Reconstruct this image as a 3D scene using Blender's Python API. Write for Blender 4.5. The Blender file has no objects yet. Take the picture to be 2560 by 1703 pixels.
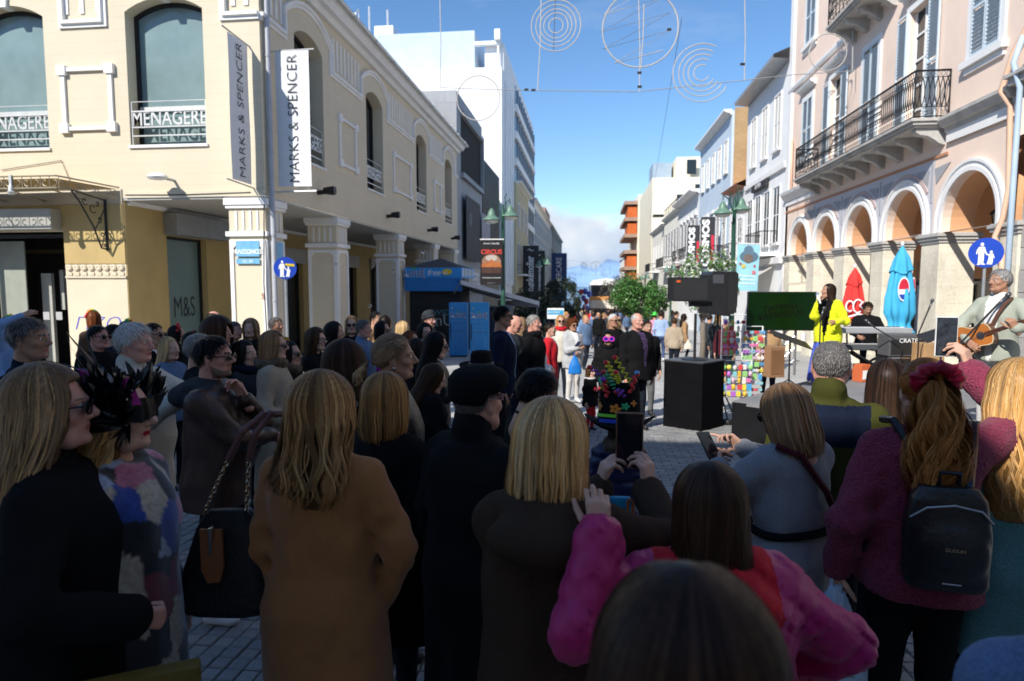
import bpy,bmesh,math,random,colorsys
import numpy as np
from mathutils import Vector,Matrix,Euler
from mathutils.geometry import tessellate_polygon
R = math.radians
SC = bpy.context.scene
COL = SC.collection
# ------------------------------------------------------------ camera
CAMZ = 1.96
YAW = R(6.74); PITCH = R(4.82); FPX = 1620.0
cam_d = bpy.data.cameras.new('camera'); cam = bpy.data.objects.new('camera',cam_d); COL.objects.link(cam)
cam_d.sensor_width = 36.0; cam_d.lens = 36.0 * FPX / 2560.0
cam_d.clip_start = 0.05; cam_d.clip_end = 40000
cam.location = (0,0,CAMZ)
cam.rotation_euler = (R(90) - PITCH,0,YAW)
cam_d.dof.use_dof = True; cam_d.dof.focus_distance = 3.3; cam_d.dof.aperture_fstop = 3.0
SC.camera = cam
# ------------------------------------------------------------ sky and sun
SUNV = Vector((-0.61,-1.0,0.97)).normalized()          # towards the sun
SUN_EL = math.asin(SUNV.z); SUN_AZ = math.atan2(SUNV.x,SUNV.y)
W = bpy.data.worlds.new('World'); SC.world = W; W.use_nodes = True
def _world():
 nt = W.node_tree; N = nt.nodes; L = nt.links
 N.clear()
 out = N.new('ShaderNodeOutputWorld'); bg = N.new('ShaderNodeBackground')
 sky = N.new('ShaderNodeTexSky'); sky.sky_type = 'NISHITA'; sky.sun_disc = False
 sky.sun_elevation = SUN_EL; sky.sun_rotation = SUN_AZ % (2 * math.pi)
 sky.altitude = 0; sky.air_density = 1.0; sky.dust_density = 0.1; sky.ozone_density = 4.0
 tc = N.new('ShaderNodeTexCoord'); sep = N.new('ShaderNodeSeparateXYZ')
 L.new(tc.outputs['Generated'],sep.inputs[0])
 def math_(op,a,b=None,c=None,clamp=False):
  m = N.new('ShaderNodeMath'); m.operation = op; m.use_clamp = clamp
  for i,v in enumerate((a,b,c)):
   if v is None: continue
   if isinstance(v,(int,float)): m.inputs[i].default_value = v
   else: L.new(v,m.inputs[i])
  return m.outputs[0]
 z = sep.outputs[2]
 mp = N.new('ShaderNodeMapping'); mp.inputs['Scale'].default_value = (1,1,1.7); mp.inputs['Location'].default_value = (0.42,0.0,0.13)
 L.new(tc.outputs['Generated'],mp.inputs[0])
 no = N.new('ShaderNodeTexNoise'); no.inputs['Scale'].default_value = 7.5; no.inputs['Detail'].default_value = 9; no.inputs['Roughness'].default_value = 0.52
 L.new(mp.outputs[0],no.inputs['Vector'])
 # cumulus bank that hugs the horizon all round
 low = math_('MULTIPLY',math_('SUBTRACT',0.130,z),3.6)
 d = math_('ADD',math_('SUBTRACT',no.outputs['Fac'],0.5),low)
 d = math_('MULTIPLY',d,7.0,clamp=True)
 # thin high wisps
 mp2 = N.new('ShaderNodeMapping'); mp2.inputs['Scale'].default_value = (1.0,1.6,3.2); mp2.inputs['Location'].default_value = (3.1,0.4,0.9)
 L.new(tc.outputs['Generated'],mp2.inputs[0])
 n2 = N.new('ShaderNodeTexNoise'); n2.inputs['Scale'].default_value = 3.2; n2.inputs['Detail'].default_value = 7; n2.inputs['Roughness'].default_value = 0.6
 L.new(mp2.outputs[0],n2.inputs['Vector'])
 wisp = math_('MULTIPLY',math_('SUBTRACT',n2.outputs['Fac'],0.56),2.2,clamp=True)
 wisp = math_('MULTIPLY',wisp,0.45)
 tot = math_('MAXIMUM',d,wisp)
 # cloud colour: bright tops, blue-grey undersides
 n3 = N.new('ShaderNodeTexNoise'); n3.inputs['Scale'].default_value = 10; n3.inputs['Detail'].default_value = 6
 mp3 = N.new('ShaderNodeMapping'); mp3.inputs['Location'].default_value = (0.42,0.03,0.16)
 L.new(tc.outputs['Generated'],mp3.inputs[0]); L.new(mp3.outputs[0],n3.inputs['Vector'])
 shade = math_('ADD',math_('MULTIPLY',z,7.5),math_('MULTIPLY',math_('SUBTRACT',n3.outputs['Fac'],0.5),1.6),clamp=False)
 shade = math_('ADD',shade,0.12,clamp=True)
 cr = N.new('ShaderNodeMix'); cr.data_type = 'RGBA'
 cr.inputs['A'].default_value = (1.5,3.0,5.4,1); cr.inputs['B'].default_value = (6.8,7.0,7.2,1)
 L.new(shade,cr.inputs['Factor'])
 mx = N.new('ShaderNodeMix'); mx.data_type = 'RGBA'
 hs = N.new('ShaderNodeHueSaturation'); hs.inputs['Saturation'].default_value = 1.12; hs.inputs['Value'].default_value = 1.25; L.new(sky.outputs[0],hs.inputs['Color'])
 L.new(tot,mx.inputs['Factor']); L.new(hs.outputs[0],mx.inputs['A']); L.new(cr.outputs['Result'],mx.inputs['B'])
 L.new(mx.outputs['Result'],bg.inputs['Color']); bg.inputs['Strength'].default_value = 0.115
 L.new(bg.outputs[0],out.inputs[0])
_world()
sun_d = bpy.data.lights.new('sun','SUN'); sun_d.energy = 5.0; sun_d.angle = R(0.53); sun_d.color = (1.0,0.955,0.88)
sun = bpy.data.objects.new('sun',sun_d); COL.objects.link(sun)
sun.rotation_euler = SUNV.to_track_quat('Z','Y').to_euler(); sun.location = (-20,-40,40)
SC.view_settings.view_transform = 'Standard'; SC.view_settings.look = 'None'; SC.view_settings.exposure = 0.30; SC.view_settings.gamma = 1.0
SC.view_settings.use_curve_mapping = False
SC.render.engine = 'CYCLES'
SC.cycles.use_denoising = True
SC.cycles.max_bounces = 7; SC.cycles.diffuse_bounces = 4; SC.cycles.glossy_bounces = 3; SC.cycles.transmission_bounces = 5; SC.cycles.transparent_max_bounces = 8
SC.cycles.caustics_reflective = False; SC.cycles.caustics_refractive = False
SC.cycles.sample_clamp_indirect = 6.0
SC.cycles.use_adaptive_sampling = True; SC.cycles.adaptive_threshold = 0.012
# ------------------------------------------------------------ placing
CY,SY = math.cos(YAW),math.sin(YAW)
def gz(y):                                      # the street falls gently towards the sea
 return 0.08 - 0.033 * max(y,-4.0)
def spot(u,d):                                 # ground point under photo column u at depth d metres
 t = (u - 1280.0) / FPX
 x = d * (t * CY - SY); y = d * (t * SY + CY)
 return x,y
def ray3(u,v,d):                              # world point at photo column u, row v, depth d
 x,y = spot(u,d)
 return Vector((x,y,CAMZ - (v - 715.0) * d / FPX))
# ------------------------------------------------------------ materials
MATS = {}
def srgb(h):
 if isinstance(h,str):
  h = h.lstrip('#'); c = [int(h[i:i + 2],16) / 255 for i in (0,2,4)]
  return tuple(((v / 12.92) if v <= 0.04045 else ((v + 0.055) / 1.055) ** 2.4) for v in c)
 return h
def mat(name,col=(0.5,0.5,0.5),rough=0.6,metal=0.0,spec=0.5,var=0.12,vscale=3.0,bump=0.0,bscale=40.0,sheen=0.0,coat=0.0,
  emit=None,estr=0.0,trans=0.0,alpha=1.0,ior=1.45,fine=0.0,stain=None,stain_amt=0.0,stain_scale=1.2,anis=None,pattern=None,coords='Object'):
 if name in MATS: return MATS[name]
 m = bpy.data.materials.new(name); m.use_nodes = True; MATS[name] = m
 nt = m.node_tree; N = nt.nodes; L = nt.links
 b = N['Principled BSDF']
 c = srgb(col)
 b.inputs['Roughness'].default_value = rough; b.inputs['Metallic'].default_value = metal
 b.inputs['Specular IOR Level'].default_value = spec; b.inputs['IOR'].default_value = ior
 b.inputs['Base Color'].default_value = (*c,1)
 if sheen: b.inputs['Sheen Weight'].default_value = sheen; b.inputs['Sheen Roughness'].default_value = 0.5
 if coat: b.inputs['Coat Weight'].default_value = coat; b.inputs['Coat Roughness'].default_value = 0.08
 if trans: b.inputs['Transmission Weight'].default_value = trans
 if alpha < 1: b.inputs['Alpha'].default_value = alpha
 if emit is not None:
  b.inputs['Emission Color'].default_value = (*srgb(emit),1); b.inputs['Emission Strength'].default_value = estr
 tc = N.new('ShaderNodeTexCoord'); crd = tc.outputs[coords]
 cur = None
 if pattern is not None: cur = pattern(N,L,crd,c,b)
 if var or fine:
  n = N.new('ShaderNodeTexNoise'); n.inputs['Scale'].default_value = vscale; n.inputs['Detail'].default_value = 5; n.inputs['Roughness'].default_value = 0.62
  L.new(crd,n.inputs['Vector'])
  mr = N.new('ShaderNodeMapRange'); mr.inputs['From Min'].default_value = 0.28; mr.inputs['From Max'].default_value = 0.72
  mr.inputs['To Min'].default_value = 1 - var; mr.inputs['To Max'].default_value = 1 + var
  L.new(n.outputs['Fac'],mr.inputs['Value'])
  fac = mr.outputs[0]
  if fine:
   n2 = N.new('ShaderNodeTexNoise'); n2.inputs['Scale'].default_value = bscale; n2.inputs['Detail'].default_value = 2
   L.new(crd,n2.inputs['Vector'])
   mr2 = N.new('ShaderNodeMapRange'); mr2.inputs['From Min'].default_value = 0.3; mr2.inputs['From Max'].default_value = 0.7
   mr2.inputs['To Min'].default_value = 1 - fine; mr2.inputs['To Max'].default_value = 1 + fine
   L.new(n2.outputs['Fac'],mr2.inputs['Value'])
   mm = N.new('ShaderNodeMath'); mm.operation = 'MULTIPLY'; L.new(fac,mm.inputs[0]); L.new(mr2.outputs[0],mm.inputs[1]); fac = mm.outputs[0]
  vm = N.new('ShaderNodeVectorMath'); vm.operation = 'SCALE'
  if cur is not None: L.new(cur,vm.inputs[0])
  else: vm.inputs[0].default_value = c
  L.new(fac,vm.inputs['Scale']); cur = vm.outputs[0]
 if stain is not None and stain_amt > 0:
  ns = N.new('ShaderNodeTexNoise'); ns.inputs['Scale'].default_value = stain_scale; ns.inputs['Detail'].default_value = 8; ns.inputs['Roughness'].default_value = 0.68
  mpn = N.new('ShaderNodeMapping'); mpn.inputs['Scale'].default_value = (1,1,0.45); L.new(crd,mpn.inputs[0]); L.new(mpn.outputs[0],ns.inputs['Vector'])
  ms = N.new('ShaderNodeMapRange'); ms.inputs['From Min'].default_value = 0.5; ms.inputs['From Max'].default_value = 0.72; ms.inputs['To Max'].default_value = stain_amt
  L.new(ns.outputs['Fac'],ms.inputs['Value'])
  mx = N.new('ShaderNodeMix'); mx.data_type = 'RGBA'; L.new(ms.outputs[0],mx.inputs['Factor'])
  if cur is not None: L.new(cur,mx.inputs['A'])
  else: mx.inputs['A'].default_value = (*c,1)
  mx.inputs['B'].default_value = (*srgb(stain),1); cur = mx.outputs['Result']
 if cur is not None: L.new(cur,b.inputs['Base Color'])
 if bump:
  nb = N.new('ShaderNodeTexNoise'); nb.inputs['Scale'].default_value = bscale; nb.inputs['Detail'].default_value = 4
  L.new(crd,nb.inputs['Vector'])
  bp = N.new('ShaderNodeBump'); bp.inputs['Strength'].default_value = bump; bp.inputs['Distance'].default_value = 0.02
  L.new(nb.outputs['Fac'],bp.inputs['Height']); L.new(bp.outputs[0],b.inputs['Normal'])
 return m
def courses(period,width,dark,axis=2,brick=0.0):
 """joint lines every `period` m; brick: also staggered vertical joints of that length"""
 def f(N,L,crd,c,b):
  br = N.new('ShaderNodeTexBrick'); sx = N.new('ShaderNodeSeparateXYZ'); cb = N.new('ShaderNodeCombineXYZ'); L.new(crd,sx.inputs[0])
  ad = N.new('ShaderNodeMath'); ad.operation = 'ADD'; L.new(sx.outputs[0],ad.inputs[0]); L.new(sx.outputs[1],ad.inputs[1])
  L.new(ad.outputs[0],cb.inputs[0]); L.new(sx.outputs[2],cb.inputs[1]); L.new(cb.outputs[0],br.inputs['Vector'])
  br.inputs['Scale'].default_value = 1.0; br.inputs['Row Height'].default_value = period; br.inputs['Brick Width'].default_value = brick or 400.0
  br.inputs['Mortar Size'].default_value = width; br.inputs['Mortar Smooth'].default_value = 0.3
  br.inputs['Color1'].default_value = (*c,1); br.inputs['Color2'].default_value = (*[v * 0.97 for v in c],1) if not brick else (*[v * 0.86 for v in c],1)
  br.inputs['Mortar'].default_value = (*[v * dark for v in c],1); br.offset = 0.5
  bp = N.new('ShaderNodeBump'); bp.inputs['Strength'].default_value = 0.5; bp.inputs['Distance'].default_value = 0.02; bp.invert = True
  L.new(br.outputs['Fac'],bp.inputs['Height']); L.new(bp.outputs[0],b.inputs['Normal'])
  return br.outputs['Color']
 return f
def attr_mat(name,rough=0.5,spec=0.4,sheen=0.0,var=0.15,vscale=60,anis=0.0):
 """colour comes from the mesh's own 'Col' attribute (strands, patches, leaves)"""
 if name in MATS: return MATS[name]
 m = bpy.data.materials.new(name); m.use_nodes = True; MATS[name] = m
 N = m.node_tree.nodes; L = m.node_tree.links; b = N['Principled BSDF']
 a = N.new('ShaderNodeAttribute'); a.attribute_name = 'Col'
 b.inputs['Roughness'].default_value = rough; b.inputs['Specular IOR Level'].default_value = spec
 if sheen: b.inputs['Sheen Weight'].default_value = sheen
 L.new(a.outputs['Color'],b.inputs['Base Color'])
 return m
# ------------------------------------------------------------ mesh helpers
ORG = {}
def tag(o,label=None,cat=None,group=None,kind=None):
 if label: o['label'] = label
 if cat: o['category'] = cat
 if group: o['group'] = group
 if kind: o['kind'] = kind
 return o
def empty(name,loc=(0,0,0),rz=0.0,label=None,cat=None,group=None,kind=None):
 o = bpy.data.objects.new(name,None); o.location = loc; o.rotation_euler = (0,0,rz); o.empty_display_size = 0.1
 COL.objects.link(o); ORG[o.name] = Vector(loc)
 return tag(o,label,cat,group,kind)
def root_of(o):
 while o.parent is not None: o = o.parent
 return o
class MB:
 """collects shapes, builds ONE mesh object"""
 def __init__(s): s.v = []; s.f = []; s.m = []; s.mi = 0
 def add(s,vs,fs):
  k = len(s.v); s.v += [tuple(p) for p in vs]
  s.f += [tuple(i + k for i in f) for f in fs]; s.m += [s.mi] * len(fs); return s
 def box(s,x0,x1,y0,y1,z0,z1,T=None):
  vs = [(x,y,z) for z in (z0,z1) for y in (y0,y1) for x in (x0,x1)]
  if T is not None: vs = [T(*p) for p in vs]
  return s.add(vs,[(0,2,3,1),(4,5,7,6),(0,1,5,4),(2,6,7,3),(0,4,6,2),(1,3,7,5)])
 def tube(s,pts,r,n=8,close=False,cap=True):
  pts = [Vector(p) for p in pts]; m = len(pts); rs = r if hasattr(r,'__len__') else [r] * m
  up = None; vs = []
  for i,p in enumerate(pts):
   a = pts[(i - 1) % m] if (i > 0 or close) else p; b = pts[(i + 1) % m] if (i < m - 1 or close) else p
   t = (b - a).normalized() if (b - a).length > 1e-9 else Vector((0,0,1))
   if up is None: up = t.orthogonal().normalized()
   else:
    up = up - t * up.dot(t)
    up = up.normalized() if up.length > 1e-6 else t.orthogonal().normalized()
   w = t.cross(up)
   for j in range(n):
    an = 2 * math.pi * j / n; vs.append(p + (up * math.cos(an) + w * math.sin(an)) * rs[i])
  fs = []
  for i in range(m if close else m - 1):
   for j in range(n):
    a = i * n + j; b = i * n + (j + 1) % n; c = ((i + 1) % m) * n + (j + 1) % n; d = ((i + 1) % m) * n + j
    fs.append((a,b,c,d))
  if cap and not close: fs += [tuple(reversed(range(n))),tuple((m - 1) * n + j for j in range(n))]
  return s.add(vs,fs)
 def lathe(s,prof,c=(0,0,0),n=20,ax='z',T=None):
  vs = []
  for r,h in prof:
   for j in range(n):
    an = 2 * math.pi * j / n; p = (r * math.cos(an),r * math.sin(an),h)
    if ax == 'y': p = (p[0],p[2],p[1])
    if ax == 'x': p = (p[2],p[0],p[1])
    p = (p[0] + c[0],p[1] + c[1],p[2] + c[2]); vs.append(T(*p) if T else p)
  fs = [(i * n + j,i * n + (j + 1) % n,(i + 1) * n + (j + 1) % n,(i + 1) * n + j) for i in range(len(prof) - 1) for j in range(n)]
  fs += [tuple(reversed(range(n))),tuple((len(prof) - 1) * n + j for j in range(n))]
  return s.add(vs,fs)
 def prism(s,poly,d0,d1,T):
  """poly in (a,b); T(a,b,d) -> world"""
  n = len(poly); vs = [T(a,b,d0) for a,b in poly] + [T(a,b,d1) for a,b in poly]
  fs = [tuple(range(n)),tuple(reversed(range(n,2 * n)))] + [(i,i + n,(i + 1) % n + n,(i + 1) % n) for i in range(n)]
  return s.add(vs,fs)
 def sweep(s,path,prof,T,close=False):
  """profile (out, up) swept along a planar path of (a,b) points; T(a,b,d)"""
  m = len(path); n = len(prof); vs = []
  for i,(a,b) in enumerate(path):
   p = path[i - 1] if (i > 0 or close) else None; q = path[(i + 1) % m] if (i < m - 1 or close) else None
   def nrm(u,w):
    dx,dy = w[0] - u[0],w[1] - u[1]; l = math.hypot(dx,dy) or 1; return (-dy / l,dx / l)
   n1 = nrm(p,(a,b)) if p else None; n2 = nrm((a,b),q) if q else None
   if n1 and n2:
    k = 1 + n1[0] * n2[0] + n1[1] * n2[1]; k = max(k,0.3); nn = ((n1[0] + n2[0]) / k,(n1[1] + n2[1]) / k)
   else: nn = n1 or n2
   for w,d in prof: vs.append(T(a + nn[0] * w,b + nn[1] * w,d))
  fs = []
  for i in range(m if close else m - 1):
   for j in range(n):
    fs.append((i * n + j,i * n + (j + 1) % n,((i + 1) % m) * n + (j + 1) % n,((i + 1) % m) * n + j))
  if not close: fs += [tuple(range(n)),tuple(reversed([(m - 1) * n + j for j in range(n)]))]
  return s.add(vs,fs)
 def build(s,name,mats,parent=None,world=True,smooth=False,label=None,cat=None,group=None,kind=None,bevel=0.0,loc=None,rot=None,fixn=True):
  me = bpy.data.meshes.new(name)
  vs = s.v
  if world and parent is not None:
   o_ = ORG.get(root_of(parent).name,Vector((0,0,0))); vs = [(p[0] - o_.x,p[1] - o_.y,p[2] - o_.z) for p in vs]
  me.from_pydata(vs,[],s.f)
  if not isinstance(mats,(list,tuple)): mats = [mats]
  for m in mats: me.materials.append(m)
  if len(mats) > 1: me.polygons.foreach_set('material_index',s.m)
  if fixn:
   bm = bmesh.new(); bm.from_mesh(me); bmesh.ops.recalc_face_normals(bm,faces=bm.faces)
   if bevel:
    bmesh.ops.bevel(bm,geom=[e for e in bm.edges if len(e.link_faces) == 2 and e.calc_face_angle(0) > 0.5],offset=bevel,segments=2,affect='EDGES',profile=0.6)
   bm.to_mesh(me); bm.free()
  if smooth:
   me.polygons.foreach_set('use_smooth',[True] * len(me.polygons))
   if smooth == 'auto':
    try: me.set_sharp_from_angle(angle=R(40))
    except Exception: pass
  o = bpy.data.objects.new(name,me); COL.objects.link(o)
  if parent is not None: o.parent = parent
  if loc is not None: o.location = loc
  if rot is not None: o.rotation_euler = rot
  return tag(o,label,cat,group,kind)
def np_mesh(name,V,F,mats,parent=None,fmat=None,smooth=True,col=None,label=None,cat=None,group=None,kind=None):
 """quads/tris as numpy arrays -> object"""
 me = bpy.data.meshes.new(name); V = np.ascontiguousarray(V,np.float32); F = np.asarray(F,np.int32)
 k = F.shape[1]
 me.vertices.add(len(V)); me.vertices.foreach_set('co',V.ravel())
 me.loops.add(F.size); me.loops.foreach_set('vertex_index',F.ravel())
 me.polygons.add(len(F)); me.polygons.foreach_set('loop_start',np.arange(0,F.size,k,dtype=np.int32)); me.polygons.foreach_set('loop_total',np.full(len(F),k,np.int32))
 for m in (mats if isinstance(mats,(list,tuple)) else [mats]): me.materials.append(m)
 if fmat is not None: me.polygons.foreach_set('material_index',np.asarray(fmat,np.int32))
 me.polygons.foreach_set('use_smooth',np.full(len(F),bool(smooth)))
 me.update(calc_edges=True)
 if col is not None:
  a = me.color_attributes.new('Col','FLOAT_COLOR','POINT'); c4 = np.ones((len(V),4),np.float32); c4[:,:3] = col; a.data.foreach_set('color',c4.ravel())
 me.validate()
 o = bpy.data.objects.new(name,me); COL.objects.link(o)
 if parent is not None: o.parent = parent
 return tag(o,label,cat,group,kind)
def clone(o,parent=None,loc=None,rot=None,name=None):
 c = o.copy(); COL.objects.link(c)
 if parent is not None: c.parent = parent
 if loc is not None: c.location = loc
 if rot is not None: c.rotation_euler = rot
 return c
def clone_tree(o,parent=None,loc=None,rz=None,label=None):
 c = o.copy(); COL.objects.link(c); c.parent = parent
 if loc is not None: c.location = loc; ORG[c.name] = Vector(loc)
 if rz is not None: c.rotation_euler = (0,0,rz)
 if label: c['label'] = label
 for ch in list(o.children): clone_tree(ch,c)
 return c
def txt(s,size,m,parent,T,name='lettering',ext=0.004,align='CENTER',world=True,font_scale=(1,1),spacing=1.0,bold=0.0,shear=0.0):
 """T: 4x4 matrix, text lies in its XY plane facing +Z"""
 cu = bpy.data.curves.new(name,'FONT'); cu.body = s; cu.size = size; cu.extrude = ext; cu.align_x = align; cu.align_y = 'CENTER'; cu.space_character = spacing
 cu.offset = bold; cu.shear = shear; cu.resolution_u = 3
 cu.materials.append(m)
 o = bpy.data.objects.new(name,cu); COL.objects.link(o)
 if parent is not None: o.parent = parent
 M = T @ Matrix.Diagonal((font_scale[0],font_scale[1],1,1))
 if world and parent is not None:
  M = Matrix.Translation(-ORG.get(root_of(parent).name,Vector((0,0,0)))) @ M
 o.matrix_local = M
 return o
def frame_m(o,xax,yax):
 x = Vector(xax).normalized(); y = Vector(yax).normalized(); z = x.cross(y)
 return Matrix(((x.x,y.x,z.x,o[0]),(x.y,y.y,z.y,o[1]),(x.z,y.z,z.z,o[2]),(0,0,0,1)))
class Fr:
 """facade frame: s along the wall, z up, d outward"""
 def __init__(s,o,sdir,n): s.o = Vector(o); s.s = Vector(sdir); s.n = Vector(n)
 def __call__(s,a,b,d=0.0):
  p = s.o + s.s * a + s.n * d; return (p.x,p.y,p.z + b)
 def box(s,mb,a0,a1,b0,b1,d0,d1):
  return mb.box(a0,a1,d0,d1,b0,b1,T=lambda a,d,b: s(a,b,d))
 def text(s,st,a,b,d,size,m,parent,up=False,right=None,**k):
  xs = s.s if right is None else s.s * right
  # text must read left to right seen from outside: x axis with x x z = n
  x = Vector((0,0,1)).cross(s.n)
  if up: return txt(st,size,m,parent,frame_m(s(a,b,d),(0,0,1),-x),**k)
  return txt(st,size,m,parent,frame_m(s(a,b,d),x,(0,0,1)),**k)
def arch_poly(a0,a1,b0,bs,rise,n=12):
 """opening outline: rectangle up to the spring line bs, then an arc of given rise (rise = half width: round)"""
 w = (a1 - a0) / 2; c = (a0 + a1) / 2; r = (w * w + rise * rise) / (2 * rise); cy = bs + rise - r
 th = math.asin(min(1.0,w / r)) if rise <= w else math.pi - math.asin(w / r)
 arc = [(c + r * math.sin(th - 2 * th * i / n),cy + r * math.cos(th - 2 * th * i / n)) for i in range(n + 1)]
 return [(a0,b0),(a1,b0)] + arc
def wall_holes(mb,T,outer,holes,depth=0.3,back=False):
 """flat wall with openings and their reveals"""
 polys = [[Vector((a,b,0)) for a,b in outer]] + [[Vector((a,b,0)) for a,b in h] for h in holes]
 tris = tessellate_polygon(polys); flat = [p for pl in polys for p in pl]
 mb.add([T(p.x,p.y,0) for p in flat],[tuple(t) for t in tris])
 for h in holes:
  n = len(h); vs = [T(a,b,0) for a,b in h] + [T(a,b,-depth) for a,b in h]
  mb.add(vs,[(i,(i + 1) % n,(i + 1) % n + n,i + n) for i in range(n)])
 return mb

# ============================================================ ground, sea, hills
def build_ground():
 m_ground = mat('street_stone',(0.46,0.45,0.43),rough=0.75,var=0.14,vscale=0.7,bump=0.25,bscale=30,stain=(0.16,0.16,0.16),stain_amt=0.35,stain_scale=0.6,
     pattern=courses(0.1,0.006,0.5,brick=0.2))
 # re-map the joint pattern to the ground plane
 nt = m_ground.node_tree
 for n in nt.nodes:
  if n.type == 'TEX_BRICK':
   for l in list(n.inputs['Vector'].links): nt.links.remove(l)
   tcn = [k for k in nt.nodes if k.type == 'TEX_COORD'][0]; nt.links.new(tcn.outputs['Object'],n.inputs['Vector'])
 mb = MB(); ys = [-70,-4,0,20,60,120,200]
 vs = [(x,y,gz(y) - 0.012) for y in ys for x in (-160,160)]
 mb.add(vs,[(2 * i,2 * i + 1,2 * i + 3,2 * i + 2) for i in range(len(ys) - 1)])
 mb.build('ground',m_ground,kind='structure',fixn=False)
 MB().add([(-160,200,gz(200) - 0.012),(160,200,gz(200) - 0.012),(160,200,-9),(-160,200,-9)],[(0,1,2,3)]).build('quay_wall',m_ground,kind='structure')
 m_sea = mat('sea_water',(0.03,0.09,0.16),rough=0.25,var=0.1,vscale=0.02,bump=0.4,bscale=0.3)
 MB().add([(-9000,199,-8.2),(9000,199,-8.2),(9000,9500,-8.2),(-9000,9500,-8.2)],[(0,1,2,3)]).build('sea_water',m_sea,kind='structure')
 # mountains across the gulf
 rnd = random.Random(4); n = 70; vs = []; fs = []
 prof = []
 h = 0
 for i in range(n):
  t = i / (n - 1); x = -6000 + 12000 * t
  h = 330 + 150 * math.sin(t * 9 + 0.6) + 120 * math.sin(t * 23 + 2) + 60 * rnd.uniform(-1,1)
  prof.append((x,max(h,160)))
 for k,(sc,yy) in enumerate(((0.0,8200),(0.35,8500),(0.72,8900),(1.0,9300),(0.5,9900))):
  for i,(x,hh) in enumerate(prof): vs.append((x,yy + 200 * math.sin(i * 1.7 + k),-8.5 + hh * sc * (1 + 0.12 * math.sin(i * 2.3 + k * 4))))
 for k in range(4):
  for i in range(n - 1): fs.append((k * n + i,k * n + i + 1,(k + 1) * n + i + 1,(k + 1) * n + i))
 MB().add(vs,fs).build('hills',mat('hill_scrub',(0.24,0.37,0.55),rough=0.95,var=0.2,vscale=0.002),kind='structure',smooth=True,fixn=False)  # distance haze is put into the hills' blue base colour
build_ground()
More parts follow.
